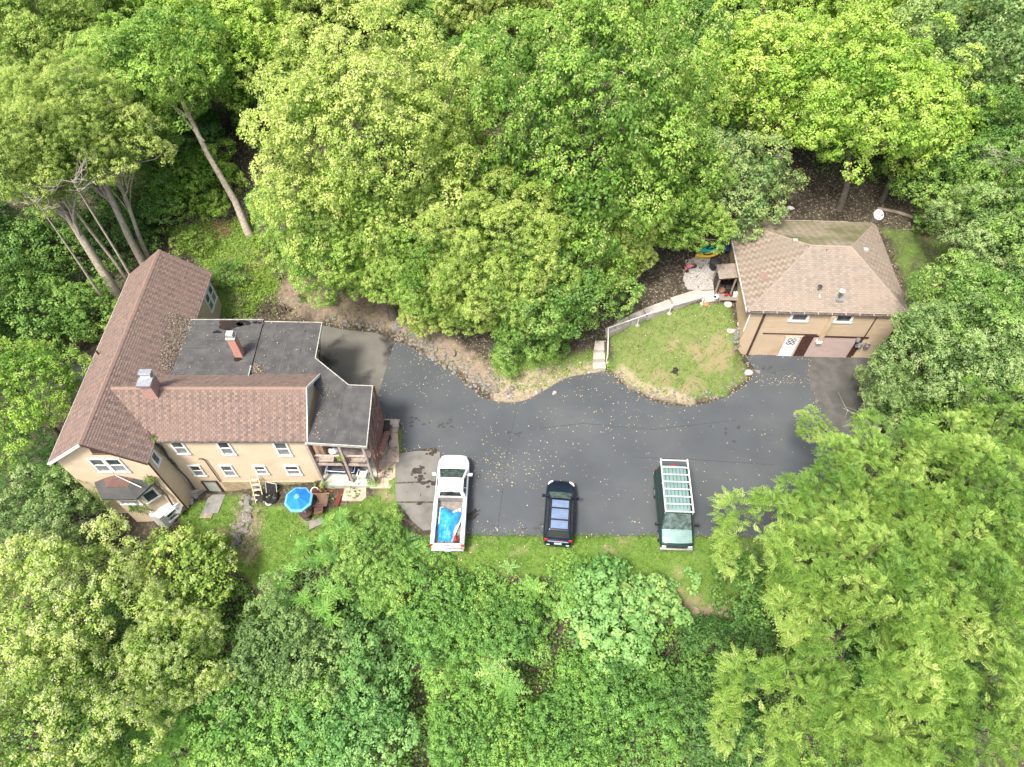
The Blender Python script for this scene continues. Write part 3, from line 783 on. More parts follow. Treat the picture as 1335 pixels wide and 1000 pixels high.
# windows
FR = (Vector((0, 21.25, 0)), X, -Y_)
for u0, u1, z0, z1 in ((-20.0, -19.2, 2.98, 4.5), (-17.3, -16.5, 2.9, 4.45), (-14.0, -13.15, 2.8, 4.4)):
    window(house, FR, u0, u1, z0, z1)
for u0, u1, z0, z1 in ((-19.96, -19.2, 0.22, 1.62), (-18.05, -17.25, 0.2, 1.62), (-15.98, -15.2, 0.45, 1.55), (-14.08, -13.15, 0.38, 1.58)):
    window(house, FR, u0, u1, z0, z1)
FL = (Vector((0, 19.85, 0)), X, -Y_)
window(house, FL, -24.05, -23.16, 3.35, 4.92); window(house, FL, -23.15, -22.2, 3.35, 4.92)
FS = (Vector((-20.8, 0, 0)), Y_, X)
window(house, FS, 20.15, 20.75, 3.25, 4.4, panes='one')
window(house, FS, 32.45, 33.2, 2.85, 4.4); window(house, FS, 33.22, 33.97, 2.85, 4.4)
b = MB(); b.fbox(FL, -23.5, -22.5, 0.004, 0.03, 5.35, 5.42)
b.plate([(-23.45, 19.83, 5.5), (-22.55, 19.83, 5.5), (-22.8, 19.83, 6.2), (-23.3, 19.83, 6.45)], (0, -1, 0), 0.03)
for i in range(5): b.fbox(FL, -23.4 + 0.02 * i, -22.6 - 0.06 * i, 0.03, 0.06, 5.55 + 0.14 * i, 5.60 + 0.14 * i)
b.build('gable_vent', M['dark_trim'], house)
b = MB(); b.tube([(-20.72, 19.78, 4.7), (-20.72, 19.78, -1.6)], 0.05, 6); b.build('downspout', M['dark_trim'], house)
b = MB(); b.tube([(-18.95, 21.2, 2.4), (-18.72, 21.17, 2.5), (-18.6, 21.17, 2.35), (-18.6, 21.17, -0.45)], 0.035, 6); b.build('drain_pipe', M['dark_trim'], house)
b = MB(); b.tube([(-12.06, 21.16, 4.7), (-12.06, 21.16, -0.3)], 0.06, 6); b.build('downspout', M['wood_brown'], house)
# basement door
b = MB(); b.fbox(FR, -19.86, -19.76, 0.004, 0.09, -2.05, -0.45); b.fbox(FR, -18.95, -18.85, 0.004, 0.09, -2.05, -0.45); b.fbox(FR, -19.76, -18.95, 0.004, 0.08, -0.55, -0.45)
dr = b.build('door', M['dark_trim'], house)
b = MB(); b.fbox(FR, -19.75, -18.96, 0.002, 0.04, -2.05, -0.56); b.build('panel', M['door_grey'], dr)
# bay under a little roof at the left gable front
b = MB()
bay = [(-24.5, 19.84), (-24.1, 19.25), (-22.35, 19.25), (-21.65, 19.84)]
b.prism(bay, -3.2, 1.75); b.build('bay_wall', M['stucco'], house)
b = MB()
out_ = [(-25.0, 19.83, 2.0), (-24.35, 18.85, 1.75), (-22.3, 18.85, 1.75), (-21.45, 19.83, 2.0)]
inn = [(-24.2, 19.83, 2.5), (-23.95, 19.35, 2.3), (-22.7, 19.35, 2.3), (-22.4, 19.83, 2.5)]
for i in range(3):
    b.quad(out_[i], out_[i + 1], inn[i + 1], inn[i])
    b.quad(out_[i + 1], out_[i], (out_[i][0], out_[i][1], out_[i][2] - 0.14), (out_[i + 1][0], out_[i + 1][1], out_[i + 1][2] - 0.14))
br = b.build('bay_roof', M['tar'], house)
roof_top = [(-24.2, 19.83, 2.53), (-23.95, 19.35, 2.33), (-22.7, 19.35, 2.33), (-22.4, 19.83, 2.53)]
b = MB(); b.quad(roof_top[0], roof_top[1], (-23.3, 19.83, 2.95)); b.quad(roof_top[1], roof_top[2], (-23.3, 19.83, 2.95)); b.quad(roof_top[2], roof_top[3], (-23.3, 19.83, 2.95))
b.build('bay_roof_shingles', mat('dark_red_shingle', (0.15, 0.085, 0.07), 0.9, (0.10, 0.06, 0.05), 9, bump=0.4), br)
b = MB(); b.tube([(-23.3, 19.8, 2.98), (-21.9, 19.35, 2.3)], 0.025, 5); b.build('cable', M['white'], br)
FB = (Vector((0, 19.25, 0)), X, -Y_)
window(house, FB, -23.9, -22.6, 0.3, 1.4)
d = Vector((0.70, 0.59, 0)).normalized()
FB2 = (Vector((-22.35, 19.25, 0)), d, Vector((d.y, -d.x, 0)))
window(house, FB2, 0.02, 0.88, 0.35, 1.5, panes='one')
window(house, FL, -24.3, -23.5, -1.6, -0.7, panes='one')
# lower porch box with white corner panels and a window, below the bay
b = MB(); low = [(-22.9, 19.84), (-22.6, 18.95), (-21.9, 18.75), (-21.0, 19.84)]
b.prism(low, -3.0, -0.75); b.build('bay_wall', M['white'], house)
d = Vector((0.90, 1.09, 0)).normalized()
FB3 = (Vector((-21.9, 18.75, 0)), d, Vector((d.y, -d.x, 0)))
window(house, FB3, 0.3, 1.1, -1.75, -0.85)
b = MB(); b.box(-21.5, -20.9, 19.3, 19.84, -1.35, -1.15); b.build('meter_box', M['galv'], house)

# flat roof over the back rooms and the porch: a higher and a lower deck
FZ = 5.06
b = MB(); b.prism([(-21.3, 25.35), (-16.05, 25.35), (-16.05, 29.98), (-21.3, 29.98)], FZ - 0.16, FZ)
fr1 = b.build('flat_roof', M['tar'], house)
rg = random.Random(5)
b = MB()
for y in np.arange(25.9, 29.8, 0.62): b.box(-21.0, -16.15, y - 0.03, y + 0.03, FZ + 0.001, FZ + 0.012)
b.build('roof_seam', M['tar_seam'], fr1)['kind'] = 'stuff'
fl2 = [(-16.0, 25.30), (-12.25, 25.30), (-11.7, 24.4), (-11.7, 20.85), (-8.30, 20.62), (-8.44, 24.82), (-9.9, 24.9), (-12.25, 26.95), (-12.28, 29.85), (-16.0, 29.93)]
b = MB(); b.prism(fl2, FZ - 0.26, FZ - 0.12)
fr2 = b.build('flat_roof', M['tar'], house)
b = MB()
for x in (-15.2, -14.3, -13.3): b.box(x - 0.03, x + 0.03, 25.5, 29.8, FZ - 0.119, FZ - 0.108)
for x in (-11.1, -10.2, -9.3): b.box(x - 0.03, x + 0.03, 20.95, 24.85, FZ - 0.119, FZ - 0.108)
b.build('roof_seam', M['tar_seam'], fr2)['kind'] = 'stuff'
b = MB()
def edge(p, q, z, w=0.05, h=0.16): b.bar((p[0], p[1], z), (q[0], q[1], z), w, h)
edge((-20.75, 30.0), (-16.05, 30.0), FZ - 0.06)
for i in (4, 5, 6, 7, 8): edge(fl2[i], fl2[(i + 1) % 10], FZ - 0.17)
b.build('roof_edge_trim', M['white_dirty'], house)
b = MB(); edge((-11.72, 20.82), (-8.28, 20.58), FZ - 0.19, 0.06, 0.2); b.build('fascia', M['white_dirty'], house)
b = MB(); b.box(-16.06, -16.0, 25.4, 26.2, FZ, FZ + 0.12); b.build('drip_edge', M['white_dirty'], house)
# standing water and drifts of dead leaves on the flat roof
b = MB(); rg = random.Random(12)
def puddle(cx, cy, rx, ry, k):
    pts = []
    for i in range(18):
        a = 2 * math.pi * i / 18; s = 1 + 0.16 * math.sin(3 * a + k) + 0.1 * math.sin(5 * a + 2 * k)
        pts.append((cx + rx * s * math.cos(a), min(29.93, cy + ry * s * math.sin(a)), FZ + 0.016))
    b = MB(); b.quad(*pts); b.build('standing_water', M['puddle'], fr1)
puddle(-18.15, 29.55, 0.75, 0.42, 1); puddle(-17.3, 29.7, 0.45, 0.25, 2); puddle(-18.8, 28.95, 0.30, 0.12, 3); puddle(-18.1, 28.9, 0.2, 0.1, 4)
puddle(-16.55, 29.75, 0.16, 0.12, 5); puddle(-16.25, 29.72, 0.15, 0.1, 6); puddle(-17.0, 26.75, 0.26, 0.15, 7)
def flakes(name, pts, size, mats, rng, parent=None, flat=0.35):
    P = np.array(pts, float); n = len(P)
    a = rng.random(n) * 6.283; s = size * (0.5 + 0.8 * rng.random(n))
    nrm = np.stack([rng.normal(0, flat, n), rng.normal(0, flat, n), np.ones(n)], 1); nrm /= np.linalg.norm(nrm, axis=1)[:, None]
    t = np.stack([np.cos(a), np.sin(a), np.zeros(n)], 1); t -= nrm * np.sum(t * nrm, 1)[:, None]; t /= np.linalg.norm(t, axis=1)[:, None]
    q = np.cross(nrm, t)
    V = np.stack([P - t * s[:, None] / 2, P + q * s[:, None] * 0.35, P + t * s[:, None] / 2, P - q * s[:, None] * 0.35], 1).reshape(-1, 3)
    o = link(name, np_mesh(name, V, 4, mats, rng.random(n)), parent)
    o['kind'] = 'stuff'
    return o
rng = np.random.default_rng(21)
pts = []
for i in range(2600):
    t = rng.random() ** 0.8; y = 25.7 + 4.25 * t
    w = 0.18 + 0.5 * t + 0.25 * rng.random()
    x = -21.25 + rng.normal(0, 0.42) * w + 0.1 - 0.15 * t
    z = max(FZ + 0.01, zs(x) + 0.035) + abs(rng.normal(0, 0.03))
    pts.append((x, min(y, 30.0), z))
for i in range(500):
    pts.append((-15.75 + rng.normal(0, 0.18), 25.8 + abs(rng.normal(0, 0.28)), FZ - 0.1 + abs(rng.normal(0, 0.05))))
for i in range(140): pts.append((-21 + rng.random() * 9, 25.5 + rng.random() * 4.3, FZ + 0.02))
for i in range(90): pts.append((-11.5 + abs(rng.normal(0, 0.4)), 21 + rng.random() * 3.8, FZ - 0.1))
flakes('roof_leaf_drift', pts, 0.10, M['debris'], rng, house)

def chimney(parent, cx, cy, z0, z1, wx, wy, m_brick, cap):
    b = MB(); b.box(cx - wx / 2 + 0.012, cx + wx / 2 - 0.012, cy - wy / 2 + 0.012, cy + wy / 2 - 0.012, z0, z1)
    ch = b.build('chimney', M['mortar'], parent)
    b = MB(); rg = random.Random(int(wx * 100)); r = 0; z = z0
    hb, lb = 0.085, 0.22
    while z + hb < z1:
        for F, wlen in (((Vector((cx, cy - wy / 2, 0)), X, -Y_), wx), ((Vector((cx, cy + wy / 2, 0)), -X, Y_), wx), ((Vector((cx + wx / 2, cy, 0)), Y_, X), wy), ((Vector((cx - wx / 2, cy, 0)), -Y_, -X), wy)):
            u = -wlen / 2 - (lb / 2 if r % 2 else 0)
            while u < wlen / 2:
                a_, e_ = max(u, -wlen / 2) + 0.006, min(u + lb, wlen / 2) - 0.006
                if e_ - a_ > 0.03: b.fbox(F, a_, e_, -0.03, rg.uniform(0.0, 0.008), z + 0.006, z + hb - 0.006, t=rg.random())
                u += lb
        z += hb; r += 1
    o = b.build('bricks', m_brick, ch, tint=True); o['kind'] = 'stuff'
    return ch
ch = chimney(house, -20.6, 23.35, 5.6, 7.55, 0.66, 0.85, M['brick'], None)
b = MB(); b.box(-21.0, -20.2, 22.85, 23.45, 7.55, 7.7); b.build('metal_cap', M['galv'], ch)
b = MB(); b.box(-20.9, -20.34, 23.46, 23.8, 7.55, 7.8); b.box(-20.97, -20.27, 23.44, 23.84, 7.92, 7.97)
for x in (-20.92, -20.32):
    for y in (23.48, 23.8): b.box(x - 0.015, x + 0.015, y - 0.015, y + 0.015, 7.8, 7.92)
b.build('flue_cover', M['galv'], ch)
ch = chimney(house, -16.95, 27.15, FZ, 6.75, 0.48, 0.45, M['brick_pink'], None)
b = MB(); b.box(-17.24, -16.66, 26.88, 27.42, 6.75, 6.86); b.box(-17.16, -16.74, 26.96, 27.34, 6.86, 7.15); b.build('white_cap', M['white_dirty'], ch)
b = MB(); b.tube([(-25.6, 27.0, 5.25), (-25.6, 27.0, 5.6)], 0.05, 8); b.build('vent_pipe', M['black_metal'], house)
# weeds growing on the eave are added with the plants

# porch: two floors under the flat roof, posts, rail, side boards
b = MB(); b.prism([(-12.0, 20.62), (-8.55, 20.55), (-8.45, 25.3), (-12.0, 25.3)], -0.5, 0.15); b.build('porch_floor', M['porch_floor'], house)
upper = MB(); upper.prism([(-12.0, 21.0), (-8.6, 20.92), (-8.5, 25.0), (-12.0, 25.0)], 2.14, 2.28); up = upper.build('deck', M['wood_grey'], house)
for i in range(24):
    y = 21.02 + i * 0.165
    b = MB(); b.box(-11.95, -8.6, y, y + 0.15, 2.281, 2.30); b.build('plank', M['deck_grey'], up)
b = MB(); b.bar((-12.0, 20.98, 2.2), (-8.58, 20.9, 2.2), 0.06, 0.24); b.build('deck_fascia', M['wood_white'], up)
for x, y0, zt, in ((-11.85, 20.86, 4.78), (-10.0, 20.82, 4.78), (-8.62, 20.76, 4.78)):
    b = MB(); b.box(x - 0.07, x + 0.07, y0 - 0.04, y0 + 0.10, 0.15, zt); b.build('post', M['wood_white'], house)
b = MB(); b.bar((-11.8, 20.99, 3.22), (-8.66, 20.93, 3.22), 0.09, 0.07); rl = b.build('railing', M['wood_white'], house)
for i in range(25):
    x = -11.72 + i * 0.125
    b = MB(); b.box(x - 0.018, x + 0.018, 20.965 - 0.002 * i, 21.0 - 0.002 * i, 2.32, 3.18); b.build('baluster', M['wood_grey'], rl)
# side of the porch facing the drive: reddish posts, boards and a sloped stair stringer
for y in (21.6, 22.5, 23.4, 24.2, 24.95):
    b = MB(); b.box(-8.50, -8.38, y - 0.06, y + 0.06, 0.0, 4.78); b.build('post', M['wood_brown'], house)
for z in (0.95, 1.35, 1.75, 2.2, 2.75, 3.2):
    b = MB(); b.box(-8.372, -8.335, 21.0, 24.98, z, z + (0.20 if z < 2.1 else 0.13)); b.build('board', M['wood_brown'], house)
b = MB(); b.bar((-8.22, 21.6, 2.2), (-8.22, 25.1, 0.1), 0.07, 0.22); st = b.build('stair', M['wood_brown'], house)
for i in range(9):
    t = i / 9
    b = MB(); b.box(-8.31, -7.95, 21.75 + 3.3 * t, 22.02 + 3.3 * t, 2.05 - 2.0 * t, 2.09 - 2.0 * t); b.build('tread', M['wood_brown'], st)
b = MB(); b.bar((-7.92, 21.8, 2.05), (-7.92, 25.1, 0.1), 0.05, 0.16); b.build('stringer', M['wood_brown'], st)
b = MB(); b.box(-11.7, -11.1, 24.98, 25.05, 2.3, 4.3); b.build('door', M['ply'], house)

# ------------------------------------------------------------------ things on and round the porch
t = thing('cupboard', 'tan cupboard standing at the left end of the upper porch', 'cupboard', (-11.55, 21.75, 2.3))
b = MB(); b.box(-0.28, 0.28, -0.35, 0.35, 0.05, 1.3); b.build('carcass', M['ply'], t)
b = MB(); b.box(-0.27, -0.01, -0.372, -0.352, 0.08, 1.27); b.build('door', M['ply'], t)
b = MB(); b.box(0.01, 0.27, -0.372, -0.352, 0.08, 1.27); b.build('door', M['ply'], t)
for x in (-0.22, 0.22):
    b = MB(); b.box(x - 0.03, x + 0.03, -0.3, 0.3, 0, 0.05); b.build('foot', M['wood_grey'], t)
b = MB(); b.blob((0, 0, 0.22), (0.30, 0.26, 0.24), 3, 0.35, 10, 6); b.blob((0.05, 0.02, 0.47), (0.07, 0.07, 0.08), 4, 0.3)
o = b.build('plastic_bag', M['white_plastic'], smooth=60); o.location = (-10.85, 21.7, 2.3); tag(o, 'crumpled white bag lying on the upper porch floor beside the tan cupboard', 'bag')
def planter(x, y, z, w, label, m, plant):
    t = thing('planter_box', label, 'planter', (x, y, z), 0, 'planter boxes on the porch rail')
    b = MB(); h = 0.17
    b.box(-w / 2, w / 2, -0.13, -0.105, 0, h); b.box(-w / 2, w / 2, 0.105, 0.13, 0, h); b.box(-w / 2, -w / 2 + 0.025, -0.105, 0.105, 0, h); b.box(w / 2 - 0.025, w / 2, -0.105, 0.105, 0, h)
    b.build('box', m, t)
    b = MB(); b.box(-w / 2 + 0.026, w / 2 - 0.026, -0.104, 0.104, 0.01, 0.13); b.build('soil', M['wood_grey'], t)
    return t
planter(-11.0, 20.80, 3.0, 0.85, 'beige planter box hung at the left of the porch rail', M['wood_white'], None)
planter(-9.1, 20.74, 3.0, 0.85, 'grey planter box hung at the right end of the porch rail', M['wood_grey'], None)

t = thing('lounge_bed', 'white tube lounge bed with a charcoal mattress on dark blue cloth, under the porch', 'lounge bed', (-10.75, 21.5, 0.15), R_(-2))
b = MB(); b.box(-0.95, 1.15, -0.25, 0.95, 0.28, 0.38); b.build('base_cloth', M['navy_cloth'], t, bevel=0.03)
b = MB(); b.box(-0.62, 0.78, -0.12, 0.55, 0.40, 0.55); b.build('mattress', M['dark_cloth'], t, bevel=0.05)
b = MB()
for y in (-0.3, 0.75): b.tube([(-0.8, y, 0.30), (-0.8, y, 0.72), (0.9, y, 0.62)], 0.022, 6)
b.tube([(-0.8, -0.3, 0.72), (-0.8, 0.75, 0.72)], 0.022, 6); b.tube([(-0.95, -0.3, 0.42), (-0.95, 0.75, 0.42)], 0.022, 6); b.tube([(0.9, -0.3, 0.62), (0.9, 0.75, 0.62)], 0.022, 6)
b.build('frame', M['white_plastic'], t)
for x, y in ((-0.85, -0.2), (-0.85, 0.85), (1.05, -0.2), (1.05, 0.85)):
    b = MB(); b.box(x - 0.02, x + 0.02, y - 0.02, y + 0.02, 0, 0.28); b.build('leg', M['white_plastic'], t)

def plastic_chair(loc, rz, label, m, cat='chair', name='plastic_chair', group=None):
    t = thing(name, label, cat, loc, rz, group)
    b = MB(); b.box(-0.24, 0.24, -0.23, 0.24, 0.40, 0.43); b.build('seat', m, t)
    b = MB(); b.hexa([(-0.25, 0.22, 0.42), (0.25, 0.22, 0.42), (0.25, 0.26, 0.42), (-0.25, 0.26, 0.42), (-0.22, 0.34, 0.85), (0.22, 0.34, 0.85), (0.22, 0.37, 0.85), (-0.22, 0.37, 0.85)]); b.build('backrest', m, t)
    for s in (-1, 1):
        b = MB(); b.box(s * 0.27 - 0.025, s * 0.27 + 0.025, -0.22, 0.30, 0.62, 0.65); b.build('armrest', m, t)
        for yy in (-0.2, 0.24):
            b = MB(); b.tube([(s * 0.28, yy * 1.1, 0), (s * 0.26, yy, 0.62)], [0.022, 0.026], 6); b.build('leg', m, t)
    return t
plastic_chair((-9.35, 21.15, 0.15), R_(170), 'white plastic armchair at the right corner of the lower porch', M['white_plastic'])
plastic_chair((-8.15, 23.75, 0.03), R_(80), 'black chair beside the black grill on the beige paving', M['black_plastic'], name='metal_chair')
t = thing('patio_grill', 'black grill standing against the brown side of the porch', 'grill', (-8.2, 24.5, 0.03), R_(90))
b = MB(); b.box(-0.3, 0.3, -0.22, 0.22, 0.5, 0.68); b.build('firebox', M['black_metal'], t)
b = MB(); b.hexa([(-0.3, -0.22, 0.69), (0.3, -0.22, 0.69), (0.3, 0.22, 0.69), (-0.3, 0.22, 0.69), (-0.28, -0.12, 0.9), (0.28, -0.12, 0.9), (0.28, 0.14, 0.9), (-0.28, 0.14, 0.9)]); b.build('lid', M['black_metal'], t, bevel=0.03)
for s in (-1, 1):
    b = MB(); b.box(s * 0.45 - 0.13, s * 0.45 + 0.13, -0.2, 0.2, 0.64, 0.67); b.build('side_shelf', M['black_plastic'], t)
    for yy in (-0.18, 0.18):
        b = MB(); b.box(s * 0.27 - 0.02, s * 0.27 + 0.02, yy - 0.02, yy + 0.02, 0, 0.5); b.build('leg', M['black_metal'], t)

# beige paved strip beside the porch, slab by slab
pv = tag(empty('paved_strip', (0, 0, 0)), 'cracked beige paving strip between the porch and the driveway', kind='structure')
rows = [25.6, 24.55, 23.4, 22.3, 21.2, 20.45]
xr = [-7.5, -7.55, -7.35, -7.25, -7.35, -7.65]
for i in range(5):
    ya, yb = rows[i] - 0.012, rows[i + 1] + 0.012
    for k in range(2):
        xa0, xa1 = (-8.9, -8.1) if k == 0 else (-8.08, None)
        p = [(xa0, yb), (xa1 if xa1 else xr[i + 1], yb), (xa1 if xa1 else xr[i], ya), (xa0, ya)]
        b = MB(); z = 0.028 + 0.006 * ((i * 2 + k) % 3); b.prism(p, -0.25, z); b.build('slab', M['paver'], pv)
b = MB(); rg = random.Random(4)
for i in range(12):
    x, y = rg.uniform(-8.0, -7.5), rg.uniform(20.9, 23.6); a = rg.uniform(0, 6.28)
    for k in range(4):
        x2, y2 = x + 0.16 * math.cos(a), y + 0.16 * math.sin(a)
        if -8.8 < x2 < -7.4: b.bar((x, y, 0.042), (x2, y2, 0.042), 0.022, 0.008)
        x, y = x2, y2; a += rg.uniform(-0.7, 0.7)
b.build('crack', M['crack'], pv)
o = MB(); p = [at(*q) for q in [(505, 559), (521, 558), (519, 549), (503, 548)]]
o.prism([(q.x, q.y) for q in p], 0.05, 0.2); o = o.build('concrete_block', M['concrete_pale'], bevel=0.02); tag(o, 'pale concrete step block at the top end of the beige paving', 'block')

# old concrete parking slabs left of the pickup
cs = tag(empty('parking_slab', (0, 0, 0)), kind='structure')
for q in ([(516, 592), (545, 588), (574, 589), (574, 627), (515, 629)], [(515, 631), (574, 629), (573, 654), (517, 654)], [(519, 656), (573, 656), (572, 690), (552, 692), (538, 680)]):
    p = [at(*w) for w in q]
    b = MB(); b.prism([(w.x, w.y) for w in reversed(p)], -0.1, 0.035 + 0.004 * len(p) % 0.01); b.build('slab', M['concrete'], cs)
b = MB(); rg = random.Random(9)
for (x0, y0, n_, sp) in ((542, 615, 9, 5), (548, 622, 10, 5), (545, 608, 6, 4), (553, 633, 8, 5), (562, 590, 6, 4)):
    for i in range(n_):
        w = at(x0 + rg.gauss(0, sp), y0 + rg.gauss(0, sp * 0.8)); r = rg.uniform(0.05, 0.16)
        pts = [(w.x + r * (1 + 0.4 * rg.random()) * math.cos(a), w.y + 0.7 * r * (1 + 0.4 * rg.random()) * math.sin(a), 0.047 + 0.0004 * i) for a in np.linspace(0, 5.6, 8)]
        b.quad(*pts)
b.build('oil_stain', M['crack'], cs)

# things against the house front
def leaning_ladder():
    t = thing('wooden_ladder', 'pale wooden ladder leaning on the house wall above black bags', 'ladder', (-16.1, 20.15, H(-16.1, 20.15)), R_(6))
    top = Vector((0, 0.95, 1.75))
    for s in (-0.26, 0.26):
        b = MB(); b.bar((s, 0, 0.02), (s, top.y, top.z), 0.05, 0.10); b.build('rail', M['ladder'], t)
    for i in range(5):
        f = (i + 0.6) / 5.2
        b = MB(); b.box(-0.235, 0.235, top.y * f - 0.06, top.y * f + 0.06, top.z * f - 0.02, top.z * f + 0.02); b.build('rung', M['ladder'], t)
leaning_ladder()
for k, (px, py, lab) in enumerate(((342, 649, 'black rubbish bag slumped at the left of the ladder foot'), (357, 651, 'black rubbish bag slumped at the right of the ladder foot'))):
    p = G(px, py)
    b = MB(); b.blob((0, 0, 0.22), (0.42, 0.34, 0.3), 11 + k, 0.4, 12, 7); b.blob((0.05, 0.0, 0.52), (0.08, 0.08, 0.10), 15 + k, 0.4)
    o = b.build('rubbish_bag', M['black_plastic'], smooth=40); o.location = p; o.rotation_euler.z = k * 1.3; tag(o, lab, 'bag', 'black bags below the ladder')
p = G(351, 656); b = MB(); b.lathe([(0.13, 0), (0.21, 0.09), (0.22, 0.10), (0.19, 0.095), (0.12, 0.015)], sides=16); o = b.build('bowl', M['white_plastic'], smooth=40); o.location = p; tag(o, 'white bowl on the grass in front of the black bags', 'bowl')
t = thing('window_screen', 'dark framed screen leaning beside the ladder', 'screen', (-15.35, 20.5, H(-15.35, 20.5)), R_(-12))
b = MB()
for q in (((-0.36, 0, 0), (-0.36, 0.45, 0.95)), ((0.36, 0, 0), (0.36, 0.45, 0.95)), ((-0.36, 0.02, 0.02), (0.36, 0.02, 0.02)), ((-0.36, 0.45, 0.95), (0.36, 0.45, 0.95))): b.bar(q[0], q[1], 0.05, 0.04)
b.build('frame', M['white_dirty'], t)
b = MB(); b.plate([(-0.33, 0.02, 0.05), (0.33, 0.02, 0.05), (0.33, 0.44, 0.92), (-0.33, 0.44, 0.92)], (0, -0.9, 0.43), 0.01); b.build('mesh_panel', M['black_plastic'], t)

def umbrella():
    p = at(387.5, 648, 1.9)
    g = H(p.x, p.y)
    t = thing('patio_umbrella', 'bright blue octagonal parasol with a pale blue border in front of the house', 'umbrella', (p.x, p.y, g))
    zt, r = 1.95 - g, 0.86
    def ring(rr, z): return [(rr * math.cos(math.pi / 8 + k * math.pi / 4), rr * math.sin(math.pi / 8 + k * math.pi / 4), z) for k in range(8)]
    a, c_, e_ = ring(r, zt - 0.36), ring(r * 0.86, zt - 0.285), ring(0.16, zt + 0.03)
    b = MB(); border = MB()
    for k in range(8):
        j = (k + 1) % 8
        mid = tuple((Vector(c_[k]) + Vector(c_[j])) / 2 - Vector((0, 0, 0.02)))
        b.quad(c_[k], mid, (0, 0, zt + 0.10)); b.quad(mid, c_[j], (0, 0, zt + 0.10))
        border.quad(a[k], a[j], c_[j], mid, c_[k])
        border.quad((a[k][0], a[k][1], a[k][2] - 0.10), (a[j][0], a[j][1], a[j][2] - 0.10), a[j], a[k])
    b.build('canopy', M['blue_canvas'], t); border.build('border', M['blue_pale'], t)
    b = MB(); b.lathe([(0.17, zt + 0.055), (0.12, zt + 0.10), (0.02, zt + 0.15)], sides=12); b.build('vent_cap', M['blue_pale'], t)
    b = MB(); b.tube([(0, 0, zt + 0.15), (0, 0, zt + 0.24)], [0.03, 0.015], 8); b.build('finial', M['white'], t)
    b = MB(); b.tube([(0, 0, 0), (0, 0, zt + 0.05)], 0.022, 8); b.build('pole', M['white'], t)
    b = MB()
    for k in range(8): b.tube([(0, 0, zt + 0.02), tuple(Vector(a[k]) * 0.99 - Vector((0, 0, 0.02)))], 0.010, 4)
    b.build('ribs', M['galv'], t)
    b = MB(); b.lathe([(0.28, 0), (0.28, 0.06), (0.06, 0.12), (0.05, 0.25)], sides=14); b.build('base', M['black_plastic'], t, smooth=30)
    t2 = thing('patio_table', 'round dark table under the blue parasol', 'table', (p.x - 0.02, p.y + 0.06, g))
    b = MB(); b.lathe([(0.06, 0.62), (0.42, 0.62), (0.43, 0.64), (0.42, 0.66), (0.06, 0.66)], sides=20); b.build('table_top', M['dark_trim'], t2)
    for k in range(4):
        q = math.pi / 4 + k * math.pi / 2
        b = MB(); b.tube([(0.34 * math.cos(q), 0.34 * math.sin(q), 0), (0.30 * math.cos(q), 0.30 * math.sin(q), 0.62)], 0.02, 6); b.build('leg', M['black_metal'], t2)
    for k, (q, lab) in enumerate(((1.2, 'black chair behind the blue parasol, by the house wall'), (0.2, 'brown chair half hidden behind the right edge of the parasol'))):
        x, y = p.x + 0.75 * math.cos(q), p.y + 0.75 * math.sin(q)
        plastic_chair((x, y, H(x, y)), q - math.pi / 2, lab, M['black_plastic'] if k == 0 else M['wood_brown'], name='patio_chair', group='chairs round the parasol')
umbrella()
p = G(411, 642)
b = MB()
pts = [(0.24 * math.cos(a), 0.24 * math.sin(a), 0.16 + 0.08 * math.sin(a)) for a in np.linspace(0, 2 * math.pi, 17)]
b.tube(pts, 0.035, 6, cap=False); o = b.build('white_hoop', M['white_plastic'], smooth=60); o.location = p; tag(o, 'white ring lying by the wall right of the parasol', 'ring')
p = G(404, 651); b = MB(); b.tube(pts, 0.03, 6, cap=False); o = b.build('white_hoop', M['white_plastic'], smooth=60); o.location = p; tag(o, 'white ring tucked under the right edge of the blue parasol', 'ring')
p = G(421.5, 636); b = MB(); b.lathe([(0.15, 0), (0.19, 0.35), (0.2, 0.36), (0.18, 0.34), (0.17, 0.30)], sides=14); t = thing('yellow_pot', 'yellow pot with a green plant at the left corner of the porch', 'pot', p)
o = b.build('container', M['yellow'], t, smooth=40)
b = MB(); b.lathe([(0.05, 0.28), (0.172, 0.28), (0.1, 0.33)], sides=14); b.build('soil', M['crack'], t)
sh = thing('plywood_sheet', 'faded plywood sheet lying on red boards in the grass by the porch', 'board', G(415, 652), R_(4))
b = MB(); b.hexa([(-0.72, -0.52, 0.10), (0.58, -0.52, 0.10), (0.72, 0.5, 0.16), (-0.62, 0.5, 0.16), (-0.72, -0.52, 0.125), (0.58, -0.52, 0.125), (0.72, 0.5, 0.185), (-0.62, 0.5, 0.185)]); b.build('sheet', M['ply'], sh)
rp = thing('red_board', 'dark red painted board lying along the porch edge behind the plywood', 'board', G(426, 640), R_(2), 'red boards by the porch')
b = MB(); b.box(-0.9, 0.75, -0.14, 0.12, 0.0, 0.09); b.build('plank', M['red_wood'], rp)
rp = thing('red_board', 'dark red board at the right edge of the plywood sheet', 'board', G(442, 649), R_(78), 'red boards by the porch')
b = MB(); b.box(-0.55, 0.55, -0.16, 0.12, 0.0, 0.09); b.build('plank', M['red_wood'], rp)
p = G(462, 645); b = MB(); b.prism([(-0.72, -0.42), (0.55, -0.48), (0.78, -0.2), (0.7, 0.45), (-0.65, 0.45)], -0.1, 0.10); o = b.build('stone_slab', M['paver'], bevel=0.015); o.location = p; tag(o, 'pale stone step slab below the porch, right of the plywood', 'slab')
